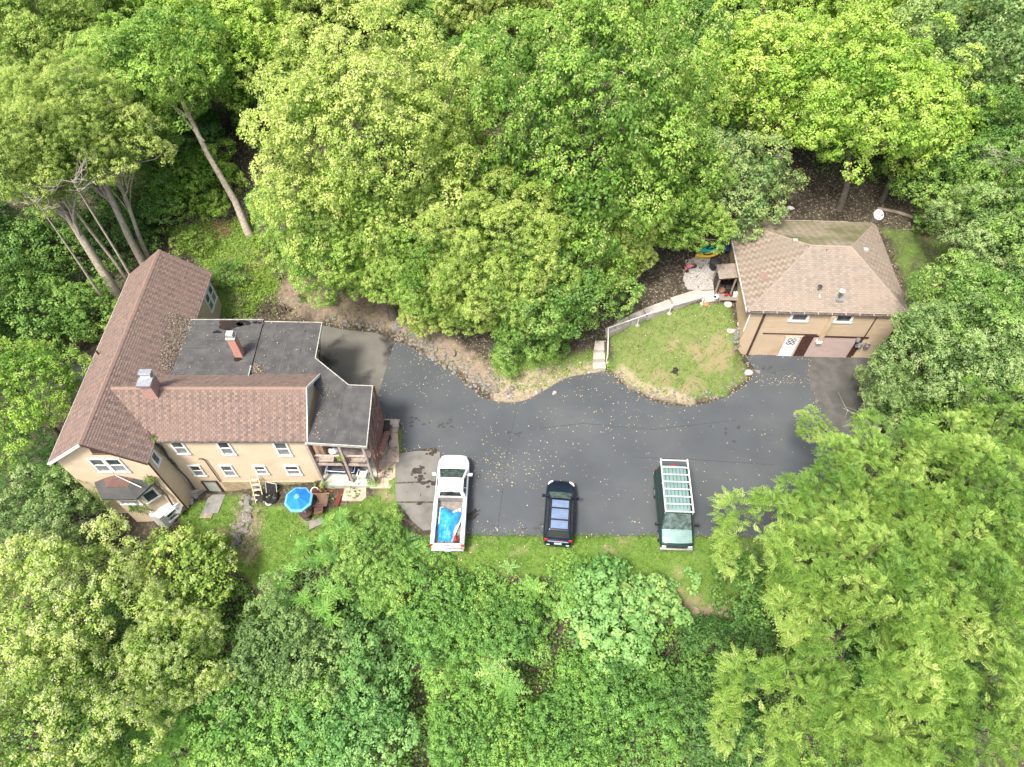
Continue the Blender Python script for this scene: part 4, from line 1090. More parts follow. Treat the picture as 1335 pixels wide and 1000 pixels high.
p = G(413, 682); o = MB(); o.prism([(-0.55, -0.28), (0.5, -0.22), (0.62, 0.2), (-0.4, 0.28)], -0.08, 0.12); o = o.build('stone_slab', M['stone'], bevel=0.02); o.location = p; o.rotation_euler.z = R_(25); tag(o, 'grey broken slab lying in the lawn above the sumac bushes', 'slab')
p = G(279, 656); o = MB(); o.prism([(-0.6, -0.75), (0.45, -0.72), (0.62, 0.6), (-0.42, 0.6)], -0.2, 0.07); o = o.build('stone_slab', M['slate'], bevel=0.015); o.location = p; tag(o, 'dark grey slab set in front of the basement door', 'slab')
p = G(271, 670); o = MB(); o.prism([(-0.45, -0.3), (0.3, -0.3), (0.4, 0.25), (-0.4, 0.25)], -0.2, 0.06); o = o.build('stone_slab', M['wood_grey'], bevel=0.015); o.location = p; tag(o, 'small brown slab below the dark grey slab by the basement door', 'slab')
p = G(153, 683); b = MB(); pts = [(0.3 * math.cos(a), 0.3 * math.sin(a), 0.1) for a in np.linspace(0, 2 * math.pi, 17)]; b.tube(pts, 0.10, 8, cap=False); o = b.build('old_tyre', M['tyre'], smooth=60); o.location = p; o.rotation_euler.x = R_(20); tag(o, 'old black tyre in the shade left of the white bay window', 'tyre')
b = MB(); rg = random.Random(2)
for k in range(16):
    a = rg.uniform(-0.6, 0.6); x, y = rg.uniform(-0.25, 0.25), rg.uniform(-0.3, 0.3)
    b.tube([(x, y, 0.05), (x + 0.25 * math.cos(a), y + 0.25 * math.sin(a), 0.12), (x + 0.5 * math.cos(a + 0.4), y + 0.4 * math.sin(a + 0.4), 0.07)], 0.022, 5)
o = b.build('branch_pile', M['crack']); p = at(610, 673, 0.0); o.location = p; tag(o, 'small pile of black twigs on the asphalt beside the pickup bed', 'twigs')

# ------------------------------------------------------------------ the garage
GA = R_(-2.0)
GO = Vector((15.9, 31.12, 0))
garage = thing('garage', 'tan two-storey garage with a hipped tan shingle roof at the end of the driveway', 'garage', GO, GA)
def gw(x, y, z=0):
    return Vector((GO.x + x * math.cos(GA) - y * math.sin(GA), GO.y + x * math.sin(GA) + y * math.cos(GA), z))
GE, GR = 4.75, 6.55
gx0, gx1, gy0, gy1 = -0.38, 10.2, -0.12, 8.75
r0, r1 = (4.1, 4.3, GR), (6.75, 4.3, GR)
b = MB(); b.box(0, 9.85, 0, 8.5, -0.6, GE + 0.02); b.build('wall', M['tan_siding'], garage)
b = MB()
for i in range(22): b.box(-0.018, -0.002, 0.02, 8.5, 0.15 + i * 0.205, 0.15 + i * 0.205 + 0.195)
b.build('side_boards', M['olive_siding'], garage)['kind'] = 'stuff'
roof_slope(garage, [(gx0, gy0, GE), (gx1, gy0, GE), r1, r0], (1, 0, 0), M['dark_trim'], M['shingle_tan'], 0.15, 0.26, 11, 0.3)
roof_slope(garage, [(gx1, gy0, GE), (gx1, gy1, GE), r1], (0, 1, 0), M['dark_trim'], M['shingle_grey'], 0.15, 0.26, 12, 0.4)
roof_slope(garage, [(gx1, gy1, GE), (gx0, gy1, GE), r0, r1], (1, 0, 0), M['dark_trim'], M['shingle_moss'], 0.15, 0.26, 13, 0.4)
roof_slope(garage, [(gx0, gy1, GE), (gx0, gy0, GE), r0], (0, 1, 0), M['dark_trim'], M['shingle_grey'], 0.17, 0.28, 14, 0.65)
for e in ((gx0, gy0), (gx1, gy0), (gx1, gy1), (gx0, gy1)):
    rr = r0 if e[0] < 3 else r1
    ridge_caps(garage, (e[0], e[1], GE), rr, M['ridge_tan'], 0.28, 0.18)
ridge_caps(garage, r0, r1, M['ridge_tan'], 0.28, 0.18)
b = MB(); b.box(gx0, gx1, gy0 - 0.11, gy0 - 0.005, GE - 0.15, GE - 0.03)
b.build('gutter', M['gutter_dark'], garage)
b = MB()
for i in range(11): b.box(0.6 + i * 0.9, 0.66 + i * 0.9, gy0 - 0.125, gy0 + 0.02, GE - 0.06, GE + 0.02)
b.build('gutter_bracket', M['white_dirty'], garage)
b = MB(); b.box(gx0 - 0.10, gx0 - 0.005, gy0, gy1, GE - 0.15, GE - 0.03); b.build('gutter', M['white_dirty'], garage)
b = MB(); b.box(gx1 + 0.005, gx1 + 0.10, gy0, gy1, GE - 0.15, GE - 0.03); b.build('gutter', M['gutter_dark'], garage)
b = MB(); b.box(gx0, 8.3, gy1 + 0.005, gy1 + 0.10, GE - 0.14, GE - 0.01); b.build('gutter', M['white_dirty'], garage)
b = MB(); b.tube([(-0.1, -0.06, GE - 0.1), (-0.08, -0.06, 2.6)], 0.045, 6); b.build('downspout', M['white'], garage)
GFR = (Vector((0, 0, 0)), X, -Y_)
b = MB(); b.fbox(GFR, 0.80, 0.92, 0.005, 0.10, -0.2, GE - 0.16); b.build('downspout', M['dark_trim'], garage)
b = MB(); b.fbox(GFR, 8.20, 8.27, 0.005, 0.05, 0.2, GE - 0.16); b.build('trim_strip', M['dark_trim'], garage)
b = MB(); b.fbox(GFR, 1.3, 5.0, 0.005, 0.05, 2.36, 2.43); b.build('trim_strip', M['dark_trim'], garage)
b = MB(); b.fbox(GFR, 4.2, 8.55, 0.006, 0.06, 2.16, 2.30); b.build('door_header', M['door_brown'], garage)
for i in range(10):
    b = MB(); b.fbox(GFR, 0.93, 9.84, 0.001, 0.014 if i % 2 else 0.012, 2.46 + i * 0.215, 2.46 + i * 0.215 + 0.205); b.build('siding_board', M['tan_siding'], garage)
window(garage, GFR, 2.6, 3.85, 3.72, 4.6, panes='one', frame=0.16)
window(garage, GFR, 5.52, 6.75, 3.72, 4.6, panes='one', frame=0.16)
# wide flue box running down the front
b = MB(); b.fbox(GFR, 5.17, 5.42, 0.005, 0.24, 1.95, GE - 0.16); fb = b.build('duct', M['tan_siding'], garage)
b = MB(); b.fbox(GFR, 5.12, 5.47, 0.004, 0.28, 1.72, 1.945); b.build('outlet', M['white'], fb)
# white door with a diamond lattice light
b = MB(); b.fbox(GFR, 3.0, 3.95, 0.004, 0.05, -0.04, 2.12); dr = b.build('door', M['door_white'], garage)
b = MB(); b.fbox(GFR, 2.9, 2.99, 0.004, 0.08, -0.04, 2.2); b.fbox(GFR, 3.96, 4.05, 0.004, 0.08, -0.04, 2.2); b.fbox(GFR, 2.99, 3.96, 0.004, 0.078, 2.13, 2.2); b.build('door_frame', M['tan_siding'], dr)
b = MB(); b.fbox(GFR, 3.18, 3.78, 0.051, 0.058, 1.25, 1.98); b.build('pane', M['glass'], dr)
b = MB()
for s in (-1, 1):
    for k in (-1, 0, 1):
        c0 = Vector((3.48 + k * 0.3, 0, 1.615)); dv = Vector((0.42 * s, 0, 0.51))
        a_, e_ = c0 - dv, c0 + dv
        def cl(p, q):
            t0, t1 = 0.0, 1.0
            dd = q - p
            for ax, lo, hi in ((0, 3.18, 3.78), (2, 1.25, 1.98)):
                if abs(dd[ax]) > 1e-9:
                    ta, tb = (lo - p[ax]) / dd[ax], (hi - p[ax]) / dd[ax]
                    t0 = max(t0, min(ta, tb)); t1 = min(t1, max(ta, tb))
            return (p + dd * t0, p + dd * t1) if t1 > t0 else None
        r = cl(a_, e_)
        if r:
            p_, q_ = r; p_.y = q_.y = -0.066 - 0.004 * s
            b.bar(p_, q_, 0.012, 0.04, up=(0, 0, 1))
b.build('lattice', M['white'], dr)
b = MB(); b.blob((3.08, -0.075, 0.98), (0.035, 0.03, 0.035), 1, 0.05); b.build('handle', M['galv'], dr)
b = MB(); b.fbox(GFR, 4.12, 4.86, 0.004, 0.03, -0.04, 2.15); b.build('side_panel', M['door_brown'], garage)
gd = None
b = MB(); b.fbox(GFR, 4.9, 7.85, 0.003, 0.02, -0.04, 2.15); gd = b.build('garage_door', M['garage_pink'], garage)
for i in range(5):
    b = MB(); b.fbox(GFR, 4.92, 7.83, 0.021, 0.05, -0.03 + i * 0.435, -0.03 + i * 0.435 + 0.425); b.build('panel', M['garage_pink'], gd)
b = MB(); b.fbox(GFR, 7.86, 8.18, 0.004, 0.03, 0.0, 2.15); b.build('side_panel', M['door_brown'], garage)
for k, (u, z, w, h) in enumerate(((7.75, 1.95, 0.22, 0.28), (7.95, 1.35, 0.42, 0.34), (8.55, 1.3, 0.3, 0.5))):
    b = MB(); b.fbox(GFR, u, u + w, 0.06, 0.22, z, z + h)
    b.lathe([(0.09, 0), (0.09, 0.06), (0.05, 0.09)], (u + w / 2, -0.22 - 0.09, z + h * 0.4), 10, 'y')
    b.build('meter_box', M['galv'], garage)
# roof pipes and vents
def slope_z(x, y): return GE + (GR - GE) * min((y - gy0) / (4.3 - gy0), 1)
b = MB(); z = slope_z(0, 1.35); b.tube([(5.62, 0.85, slope_z(0, .85) - 0.1), (5.62, 0.85, slope_z(0, .85) + 0.62)], 0.085, 10); p_ = b.build('flue_pipe', M['gutter_dark'], garage)
b = MB(); zz = slope_z(0, .85) + 0.62; b.lathe([(0.12, 0), (0.17, 0.03), (0.17, 0.12), (0.03, 0.2)], (5.62, 0.85, zz), 12); b.build('cowl', M['white'], p_, smooth=40)
b = MB(); b.box(5.4, 5.84, 0.55, 1.1, slope_z(0, .83) - 0.03, slope_z(0, .83) + 0.09); b.build('flashing', M['galv'], p_)
b = MB(); b.tube([(4.35, 1.35, z - 0.1), (4.35, 1.35, z + 0.34)], 0.07, 10); p_ = b.build('flue_pipe', M['gutter_dark'], garage)
b = MB(); b.lathe([(0.10, 0), (0.15, 0.04), (0.02, 0.16)], (4.35, 1.35, z + 0.34), 10); b.build('cowl', M['black_metal'], p_)
b = MB(); b.box(4.33, 4.42, 0.7, 1.2, slope_z(0, .95) - 0.12, slope_z(0, .95) + 0.06); b.build('rust_streak', M['white_dirty'], p_)
for x, y, zz in ((3.25, 5.05, 6.22), (8.0, 4.6, 5.98)):
    b = MB(); b.box(x - 0.16, x + 0.16, y - 0.12, y + 0.12, zz - 0.28, zz + 0.12); b.build('roof_vent', M['white_dirty'], garage, bevel=0.02)
b = MB(); b.tube([(5.05, 3.95, 6.3), (5.05, 3.95, 6.58)], 0.05, 8); b.build('vent_pipe', M['rust'], garage)
nl = Vector((-(GR - GE), 0, 4.1 - gx0)).normalized()
def lz(x): return GE + (GR - GE) * (x - gx0) / (4.1 - gx0)
b = MB(); b.plate([(0.75, 2.35, lz(0.75) + 0.05), (1.15, 2.1, lz(1.15) + 0.05), (1.2, 2.75, lz(1.2) + 0.05), (0.8, 3.05, lz(0.8) + 0.05)], nl, 0.03); b.build('roof_patch', M['ridge_red'], garage)

p = gw(10.05, 8.72, GE)
t = thing('satellite_dish', 'grey satellite dish standing at the back right corner of the garage roof', 'dish', p)
b = MB(); b.tube([(0, 0, -0.1), (0, 0, 0.62), (-0.02, -0.10, 0.82)], 0.035, 8); b.box(-0.16, 0.16, -0.14, 0.14, -0.05, 0.03); b.tube([(-0.25, -0.2, 0.0), (-0.02, -0.02, 0.42)], 0.015, 5); b.build('mast', M['galv'], t)
b = MB(); b.lathe([(0.02, 0.0), (0.2, 0.025), (0.30, 0.065), (0.38, 0.11), (0.39, 0.11), (0.30, 0.045), (0.2, 0.0), (0.02, -0.03)], sides=24)
d_ = b.build('reflector', M['dish'], t, smooth=50); d_.location = (-0.02, -0.12, 0.85); d_.rotation_euler = (R_(32), 0, R_(8))
b = MB(); b.bar((0, -0.28, 0.0), (0, -0.44, 0.42), 0.03, 0.03); b.box(-0.05, 0.05, -0.52, -0.40, 0.40, 0.50)
a_ = b.build('receiver_arm', M['galv'], t); a_.location = (-0.02, -0.12, 0.85)

# ------------------------------------------------------------------ garage yard: steps, rail, patio, stored things
st = thing('garden_steps', 'pale concrete garden steps with white painted treads climbing beside the lawn', 'steps')
SP = [((773, 480), (790, 480), (789, 468), (773, 468), 0.10), ((773, 468), (789, 468), (788, 456), (774, 456), 0.32), ((774, 456), (788, 456), (788, 444), (776, 444), 0.55),
      ((791, 436), (805, 430), (801, 422), (789, 428), 0.95), ((805, 430), (823, 421), (819, 412), (801, 422), 1.15), ((824, 420), (844, 413), (838, 403), (820, 411), 1.38), ((845, 412), (879, 400), (872, 390), (839, 402), 1.62), ((880, 399), (918, 387), (912, 376), (874, 388), 1.88)]
for k, (a_, b__, c_, d_, z) in enumerate(SP):
    cx_, cy_ = (a_[0] + b__[0] + c_[0] + d_[0]) / 4, (a_[1] + b__[1] + c_[1] + d_[1]) / 4
    z = G(cx_, cy_).z + 0.22
    w = [at(*q, z) for q in (a_, b__, c_, d_)]
    m = MB(); m.prism([(q.x, q.y) for q in w], z - 0.5, z); m.build('step', M['concrete_pale'], st, bevel=0.015)
# rows of paving boards visible on the bottom flight
t = thing('handrail', 'white pipe handrail along the garden steps', 'railing')
posts = [(790.5, 472, 0.35), (791.5, 438, 1.0), (831, 424, 1.45), (872.5, 409, 1.75), (915, 396, 2.0)]
tops = []
for px, py, z in posts:
    q = G(px, py); z = q.z; g = z
    m = MB(); m.tube([(q.x, q.y, min(g, z) - 0.1), (q.x, q.y, z + 0.9)], 0.035, 8); m.build('post', M['white'], t)
    m = MB(); m.lathe([(0.16, -0.12), (0.16, 0.04), (0.10, 0.07)], (q.x, q.y, max(g, z - 0.1)), 10); m.build('footing', M['concrete_pale'], t)
    tops.append((q.x, q.y, z + 0.88))
m = MB(); m.tube(tops[1:], 0.035, 8); m.build('rail', M['white'], t)
m = MB(); m.tube([(tops[0][0], tops[0][1], tops[0][2]), tops[1]], 0.03, 8); m.build('rail', M['white'], t)

def raised(name, px, lift, m, depth=0.3):
    w = [G(*q) for q in px]; z = sum(q.z for q in w) / len(w)
    b = MB(); b.prism([(q.x, q.y) for q in reversed(w)], z - depth, [q.z + lift for q in reversed(w)])
    return tag(b.build(name, m), kind='structure')
raised('gravel_patio', [(897, 341), (905, 336), (922, 338), (938, 336), (945, 352), (935, 378), (914, 380), (896, 378), (890, 365)], 0.10, M['gravel'])
rng = np.random.default_rng(8)
b = MB(); rg = random.Random(6)
for i in range(230):
    q = G(rg.uniform(893, 934), rg.uniform(340, 379)); s = rg.uniform(0.04, 0.10)
    b.blob((q.x, q.y, q.z + 0.12), (s, s * 0.8, s * 0.6), i, 0.3, 5, 3, t=rg.random())
o = b.build('patio_gravel', M['stone_white']); o['kind'] = 'stuff'
raised('patio_slab', [(898, 381), (914, 381), (934, 379), (936, 392), (918, 396), (912, 388), (900, 392)], 0.09, M['concrete_pale'])

p = at(948, 378, 2.6)
dk = thing('wooden_platform', 'grey wooden platform against the garage wall under the black bin', 'platform', (p.x + 0.1, p.y - 0.1, 0), GA)
for i in range(7):
    b = MB(); b.box(-0.75, 0.62, -0.75 + i * 0.215, -0.75 + i * 0.215 + 0.2, 2.42, 2.46); b.build('plank', M['deck_grey'], dk)
for x in (-0.7, 0.57):
    for y in (-0.7, 0.68):
        b = MB(); b.box(x - 0.05, x + 0.05, y - 0.05, y + 0.05, 1.4, 2.419); b.build('post', M['wood_grey'], dk)
def bin_(loc, r, h, m, lid, label, name='bin'):
    t = thing(name, label, 'bin', loc)
    b = MB(); b.lathe([(r * 0.8, 0), (r, h), (r * 1.05, h), (r * 1.05, h + 0.03), (r * 0.94, h + 0.03), (r * 0.9, h - 0.05), (r * 0.75, 0.03)], sides=14); b.build('body', m, t, smooth=40)
    if lid:
        b = MB(); b.lathe([(r * 1.08, h + 0.035), (r * 1.08, h + 0.06), (r * 0.7, h + 0.12), (r * 0.1, h + 0.14)], sides=14); b.build('lid', lid, t, smooth=40)
    return t
bx = Vector((p.x, p.y, 2.46))
t = thing('storage_box', 'square black plastic box on the wooden platform by the garage', 'box', (bx.x + 0.22, bx.y + 0.05, 2.46), R_(-12))
b = MB(); b.box(-0.38, 0.38, -0.36, 0.36, 0, 0.5); b.build('body', M['black_plastic'], t, bevel=0.03)
b = MB(); b.box(-0.41, 0.41, -0.39, 0.39, 0.505, 0.56); b.build('lid', M['black_plastic'], t, bevel=0.015)
bin_((bx.x - 0.42, bx.y - 0.12, 2.46), 0.22, 0.28, M['wood_brown'], None, 'brown round tub at the left edge of the wooden platform', 'tub')
b = MB(); b.blob((0, 0, 0.12), (0.16, 0.13, 0.12), 2, 0.3); o = b.build('red_can', M['red_plastic'], smooth=60); o.location = (bx.x - 0.12, bx.y - 0.45, 2.46); tag(o, 'bright red can on the platform between the tub and the white box', 'can')
b = MB(); b.blob((0, 0, 0.11), (0.15, 0.12, 0.11), 5, 0.3); o = b.build('red_can', M['red_wood'], smooth=60); o.location = (bx.x + 0.2, bx.y - 0.45, 2.46); tag(o, 'dark red can on the platform beside the white box', 'can')
b = MB(); b.box(-0.13, 0.13, -0.2, 0.2, 0, 0.35); o = b.build('white_box', M['white_plastic'], bevel=0.02); o.location = (bx.x + 0.48, bx.y - 0.38, 2.46); tag(o, 'white box at the front right corner of the wooden platform', 'box')
# little roofed shelter against the garage
p = at(949, 352, 4.3)
sh = thing('lean_to', 'small lean-to with a tan shingle roof against the left side of the garage', 'shelter', (p.x - 0.05, p.y, 0), GA)
rs = roof_slope(sh, [(-0.62, -0.75, 4.15), (0.62, -0.75, 4.35), (0.62, 0.6, 4.35), (-0.62, 0.6, 4.15)], (0, 1, 0), M['dark_trim'], M['shingle_tan'], 0.17, 0.28, 31, 0.3)
b = MB(); b.hexa([(-0.6, 0.605, 4.0), (0.6, 0.605, 4.2), (0.6, 0.9, 4.0), (-0.6, 0.9, 3.8), (-0.6, 0.605, 4.14), (0.6, 0.605, 4.34), (0.6, 0.9, 4.1), (-0.6, 0.9, 3.9)]); b.build('back_roof', M['shingle_moss'], sh)
for x, y in ((-0.55, -0.68), (0.55, -0.68), (-0.55, 0.52), (0.55, 0.52)):
    b = MB(); b.box(x - 0.05, x + 0.05, y - 0.05, y + 0.05, 1.8, 4.04 + 0.16 * (x > 0)); b.build('post', M['wood_grey'], sh)
b = MB(); b.box(-0.52, -0.48, -0.62, 0.5, 2.0, 3.6); b.build('side_panel', M['black_plastic'], sh)
p = at(932, 345, 3.0); bin_((p.x, p.y, H(p.x, p.y)), 0.42, 0.75, M['black_plastic'], M['black_plastic'], 'round black lidded bin left of the lean-to on the pale gravel', 'barrel_bin')
p = G(931, 390); t = thing('white_pot', 'white flower pot at the right end of the pale slab path', 'pot', p)
b = MB(); b.lathe([(0.16, 0), (0.25, 0.3), (0.27, 0.31), (0.23, 0.30), (0.2, 0.24)], sides=14); b.build('container', M['white_plastic'], t, smooth=40)
b = MB(); b.lathe([(0.05, 0.2), (0.205, 0.22), (0.05, 0.26)], sides=12); b.build('soil', M['crack'], t)
p = G(949, 397); b = MB(); b.lathe([(0.28, -0.05), (0.30, 0.04), (0.26, 0.07), (0.02, 0.08)], sides=12); o = b.build('stepping_stone', M['stone_white'], smooth=30); o.location = p; tag(o, 'pale round stepping stone below the wooden platform', 'stone')
p = G(920, 398); b = MB(); b.blob((0, 0, 0.08), (0.22, 0.18, 0.10), 3, 0.4); o = b.build('terracotta_pot', M['terracotta'], smooth=40); o.location = p; tag(o, 'broken terracotta pot in the grass at the top of the handrail', 'pot')
p = G(926, 329)
def kayak(label, m, loc, rz, L=3.0):
    t = thing('kayak', label, 'kayak', loc, rz, 'kayaks behind the patio')
    b = MB(); n = 13
    prof = []
    for i in range(n):
        f = -1 + 2 * i / (n - 1); w = 0.34 * (1 - abs(f) ** 2.2) + 0.015; h = 0.10 + 0.08 * abs(f) ** 2
        prof.append([(f * L / 2, -w, 0.22 + h), (f * L / 2, -w * 0.7, 0.08 + h * 0.4), (f * L / 2, 0, h * 0.3), (f * L / 2, w * 0.7, 0.08 + h * 0.4), (f * L / 2, w, 0.22 + h), (f * L / 2, 0, 0.30 + h)])
    for i in range(n - 1):
        for k in range(6):
            b.quad(prof[i][k], prof[i][(k + 1) % 6], prof[i + 1][(k + 1) % 6], prof[i + 1][k])
    b.quad(*reversed(prof[0])); b.quad(*prof[-1])
    b.build('hull', m, t, smooth=60)
    b = MB(); b.lathe([(0.25, 0.385), (0.27, 0.41), (0.22, 0.41), (0.02, 0.37)], sides=14); o = b.build('cockpit', M['black_plastic'], t); o.scale = (1.7, 0.8, 1)
    return t
kayak('green kayak lying under the tree left of the garage', M['kayak_green'], (p.x, p.y, p.z + 0.1), R_(16), 2.3)
p = G(922, 335); kayak('yellow kayak half under leaves below the green one', M['kayak_yellow'], (p.x, p.y, p.z), R_(12), 2.0)
p = G(942, 328); b = MB(); b.blob((0, 0, 0.3), (0.5, 0.4, 0.32), 4, 0.5, 10, 6); o = b.build('dark_tarp_bundle', M['navy_cloth'], smooth=30); o.location = p; tag(o, 'dark blue tarpaulin bundle between the green kayak and the garage', 'tarp')
p = G(899, 352)
t = thing('tricycle', 'small faded pink and red tricycle on the pale gravel', 'tricycle', (p.x, p.y, p.z + 0.1), R_(15))
b = MB(); b.bar((-0.3, 0, 0.15), (0.25, 0, 0.32), 0.10, 0.10); b.bar((-0.35, -0.22, 0.15), (-0.35, 0.22, 0.15), 0.07); b.build('frame', M['pink_plastic'], t)
b = MB(); b.box(-0.28, 0.0, -0.13, 0.13, 0.30, 0.36); b.build('saddle', M['pink_plastic'], t, bevel=0.02)
b = MB(); b.bar((0.28, 0, 0.2), (0.22, 0, 0.55), 0.04); b.bar((0.22, -0.2, 0.55), (0.22, 0.2, 0.55), 0.04); b.build('handlebar', M['red_plastic'], t)
for x, y, r in ((0.3, 0, 0.2), (-0.35, -0.26, 0.13), (-0.35, 0.26, 0.13)):
    b = MB(); b.lathe([(r * 0.7, -0.035), (r, -0.03), (r, 0.03), (r * 0.7, 0.035)], (x, y, r), 14, 'y'); b.build('wheel', M['black_plastic'], t)
# timber edging behind the garage and a squat black thing in the lawn
e0, e1, e2 = G(1143, 273), G(1190, 285), G(1262, 308)
t = thing('log_edging', 'weathered log edging running right from behind the garage roof', 'edging')
for a_, c_ in ((e0, e1), (e1, e2)):
    b = MB(); b.tube([(a_.x, a_.y, a_.z + 0.1), ((a_.x + c_.x) / 2, (a_.y + c_.y) / 2 + 0.1, (a_.z + c_.z) / 2 + 0.14), (c_.x, c_.y, c_.z + 0.1)], 0.13, 8); b.build('log', M['wood_grey'], t)
p = G(880, 484); t = thing('tree_stump', 'small charred stump in the middle of the lawn by the garage', 'stump', p)
b = MB(); b.lathe([(0.22, -0.1), (0.16, 0.12), (0.13, 0.3), (0.10, 0.31), (0.06, 0.2)], sides=9); b.build('stem', M['crack'], t)
for k in range(4):
    q = k * 1.6 + 0.3; b = MB(); b.tube([(0.12 * math.cos(q), 0.12 * math.sin(q), 0.12), (0.36 * math.cos(q), 0.36 * math.sin(q), -0.02)], [0.07, 0.03], 6); b.build('root', M['crack'], t)
p = G(975.5, 487); b = MB(); b.blob((0, 0, 0.12), (0.30, 0.27, 0.2), 8, 0.15, 12, 7); o = b.build('white_boulder', M['stone_white'], smooth=60); o.location = p; tag(o, 'round white boulder at the right tip of the lawn by the asphalt', 'boulder')
p = G(970, 471); b = MB(); b.blob((0, 0, 0.05), (0.22, 0.15, 0.1), 9, 0.3); o = b.build('drain_grate', M['crack'], smooth=60); o.location = p; tag(o, 'small black lump in the grass above the white boulder', 'lump')
p = G(1030, 272); b = MB(); b.blob((0, 0, 0.08), (0.3, 0.2, 0.12), 9, 0.5); o = b.build('crumpled_sheet', M['white_plastic']); o.location = p; tag(o, 'crumpled white sheet on the leaf litter behind the garage', 'sheet')

# ------------------------------------------------------------------ stones
rg = random.Random(31)
STONES = []
for k in range(7):
    b = MB(); b.blob((0, 0, 0), (1, rg.uniform(0.65, 0.95), rg.uniform(0.5, 0.75)), 50 + k, 0.35, 8, 5)
    STONES.append({n: b.mesh('stone', M[n]) for n in ('stone', 'stone_grey', 'stone_white')})
def stone_group(label, cat, name, placed, kinds=('stone', 'stone', 'stone_grey')):
    t = thing(name, label, cat)
    for x, y, s in placed:
        o = link('stone', rg.choice(STONES)[rg.choice(kinds)], t)
        o.location = (x, y, H(x, y) + s * 0.18); o.scale = (s, s, s); o.rotation_euler = (rg.uniform(-0.3, 0.3), rg.uniform(-0.3, 0.3), rg.uniform(0, 6.28))
def along(pix, n, spread, smin, smax):
    w = [G(*p) for p in pix]
    seg = [(w[i + 1] - w[i]).length for i in range(len(w) - 1)]; tot = sum(seg); out = []
    for i in range(n):
        d = tot * (i + rg.random()) / n; k = 0
        while k < len(seg) - 1 and d > seg[k]: d -= seg[k]; k += 1
        q = w[k].lerp(w[k + 1], min(1, d / seg[k]))
        out.append((q.x + rg.gauss(0, spread), q.y + rg.gauss(0, spread), rg.uniform(smin, smax) * rg.uniform(0.7, 1.3)))
    return out
stone_group('rough stone border between the driveway and the wooded bank', 'stone border', 'stone_border',
            along([(515, 428), (545, 445), (575, 463), (605, 483), (632, 503), (660, 512)], 150, 0.40, 0.08, 0.23), ('stone', 'stone', 'stone_grey', 'stone'))
stone_group('row of stones holding the leafy bank behind the grey concrete pad', 'stone border', 'stone_border', along([(425, 416), (470, 420), (515, 430)], 40, 0.35, 0.07, 0.2))
stone_group('scattered small stones edging the straw-coloured verge by the steps', 'stone border', 'stone_border', along([(665, 518), (700, 505), (750, 482), (768, 478)], 16, 0.4, 0.06, 0.2), ('stone', 'stone_white'))
stone_group('curved stone edge round the lawn beside the garage', 'stone border', 'stone_border', along([(797, 488), (825, 505), (862, 520), (905, 521), (940, 511), (965, 497), (980, 478)], 80, 0.25, 0.05, 0.15), ('stone', 'stone', 'stone_grey'))
stone_group('loose stones on the lawn beside the garage', 'stones', 'lawn_stones', along([(850, 460), (870, 450), (900, 447), (930, 452), (955, 445)], 20, 0.7, 0.04, 0.10), ('stone', 'stone'))
stone_group('heap of grey-green flagstones at the left corner of the garage', 'stone heap', 'stone_heap', along([(958, 448), (965, 432), (970, 445), (974, 450)], 34, 0.30, 0.14, 0.36), ('stone', 'stone_grey', 'stone_grey', 'stone_white'))
stone_group('row of stepping stones running down the lawn from the ladder', 'stone row', 'stone_row', along([(331, 641), (326, 660), (318, 675), (314, 690), (306, 702)], 34, 0.22, 0.14, 0.36))
stone_group('rubble heap at the foot of the wall left of the basement door', 'stone heap', 'stone_heap', along([(246, 656), (253, 645), (257, 638), (268, 640)], 26, 0.16, 0.10, 0.26), ('stone_white', 'stone'))
stone_group('broken stones in the shade left of the bay window', 'stone heap', 'stone_heap', along([(128, 655), (120, 672), (135, 690)], 12, 0.5, 0.15, 0.35), ('stone', 'stone_grey'))

# ------------------------------------------------------------------ vehicles (each built facing +y on z = 0)
def loft(stations, m_name, parent, mat_, smooth=50, dens=3):
    """stations: (y, [(half_x, z) ... from sill to centre line]); mirrored; smooth in y"""
    b = MB()
    S = []
    ks = len(stations)
    for i in range(ks - 1):
        for s in range(dens):
            t = s / dens
            q0, q1, q2, q3 = (stations[max(0, min(ks - 1, i + j))] for j in (-1, 0, 1, 2))
            cr = lambda a, b_, c, d: 0.5 * (2 * b_ + (c - a) * t + (2 * a - 5 * b_ + 4 * c - d) * t * t + (3 * b_ - a - 3 * c + d) * t ** 3)
            y = q1[0] + (q2[0] - q1[0]) * t
            S.append((y, [(cr(q0[1][k][0], q1[1][k][0], q2[1][k][0], q3[1][k][0]), cr(q0[1][k][1], q1[1][k][1], q2[1][k][1], q3[1][k][1])) for k in range(len(q1[1]))]))
    S.append(stations[-1])
    rows = []
    for y, pr in S:
        row = [(x, y, z) for x, z in pr] + [(-x, y, z) for x, z in reversed(pr) if x > 1e-6]
        base = len(b.v); b.v += row; rows.append((base, len(row)))
    for (a, n), (c, _) in zip(rows, rows[1:]):
        for k in range(n):
            k2 = (k + 1) % n
            b.f.append((a + k, a + k2, c + k2, c + k)); b.m.append(0); b.t.append(0)
    b.f.append(tuple(rows[0][0] + k for k in reversed(range(rows[0][1])))); b.f.append(tuple(rows[-1][0] + k for k in range(rows[-1][1])))
    b.m += [0, 0]; b.t += [0, 0]
    o = b.build(m_name, mat_, parent, smooth=smooth)
    bm = bmesh.new(); bm.from_mesh(o.data); bmesh.ops.recalc_face_normals(bm, faces=bm.faces); bm.to_mesh(o.data); bm.free()
    return o
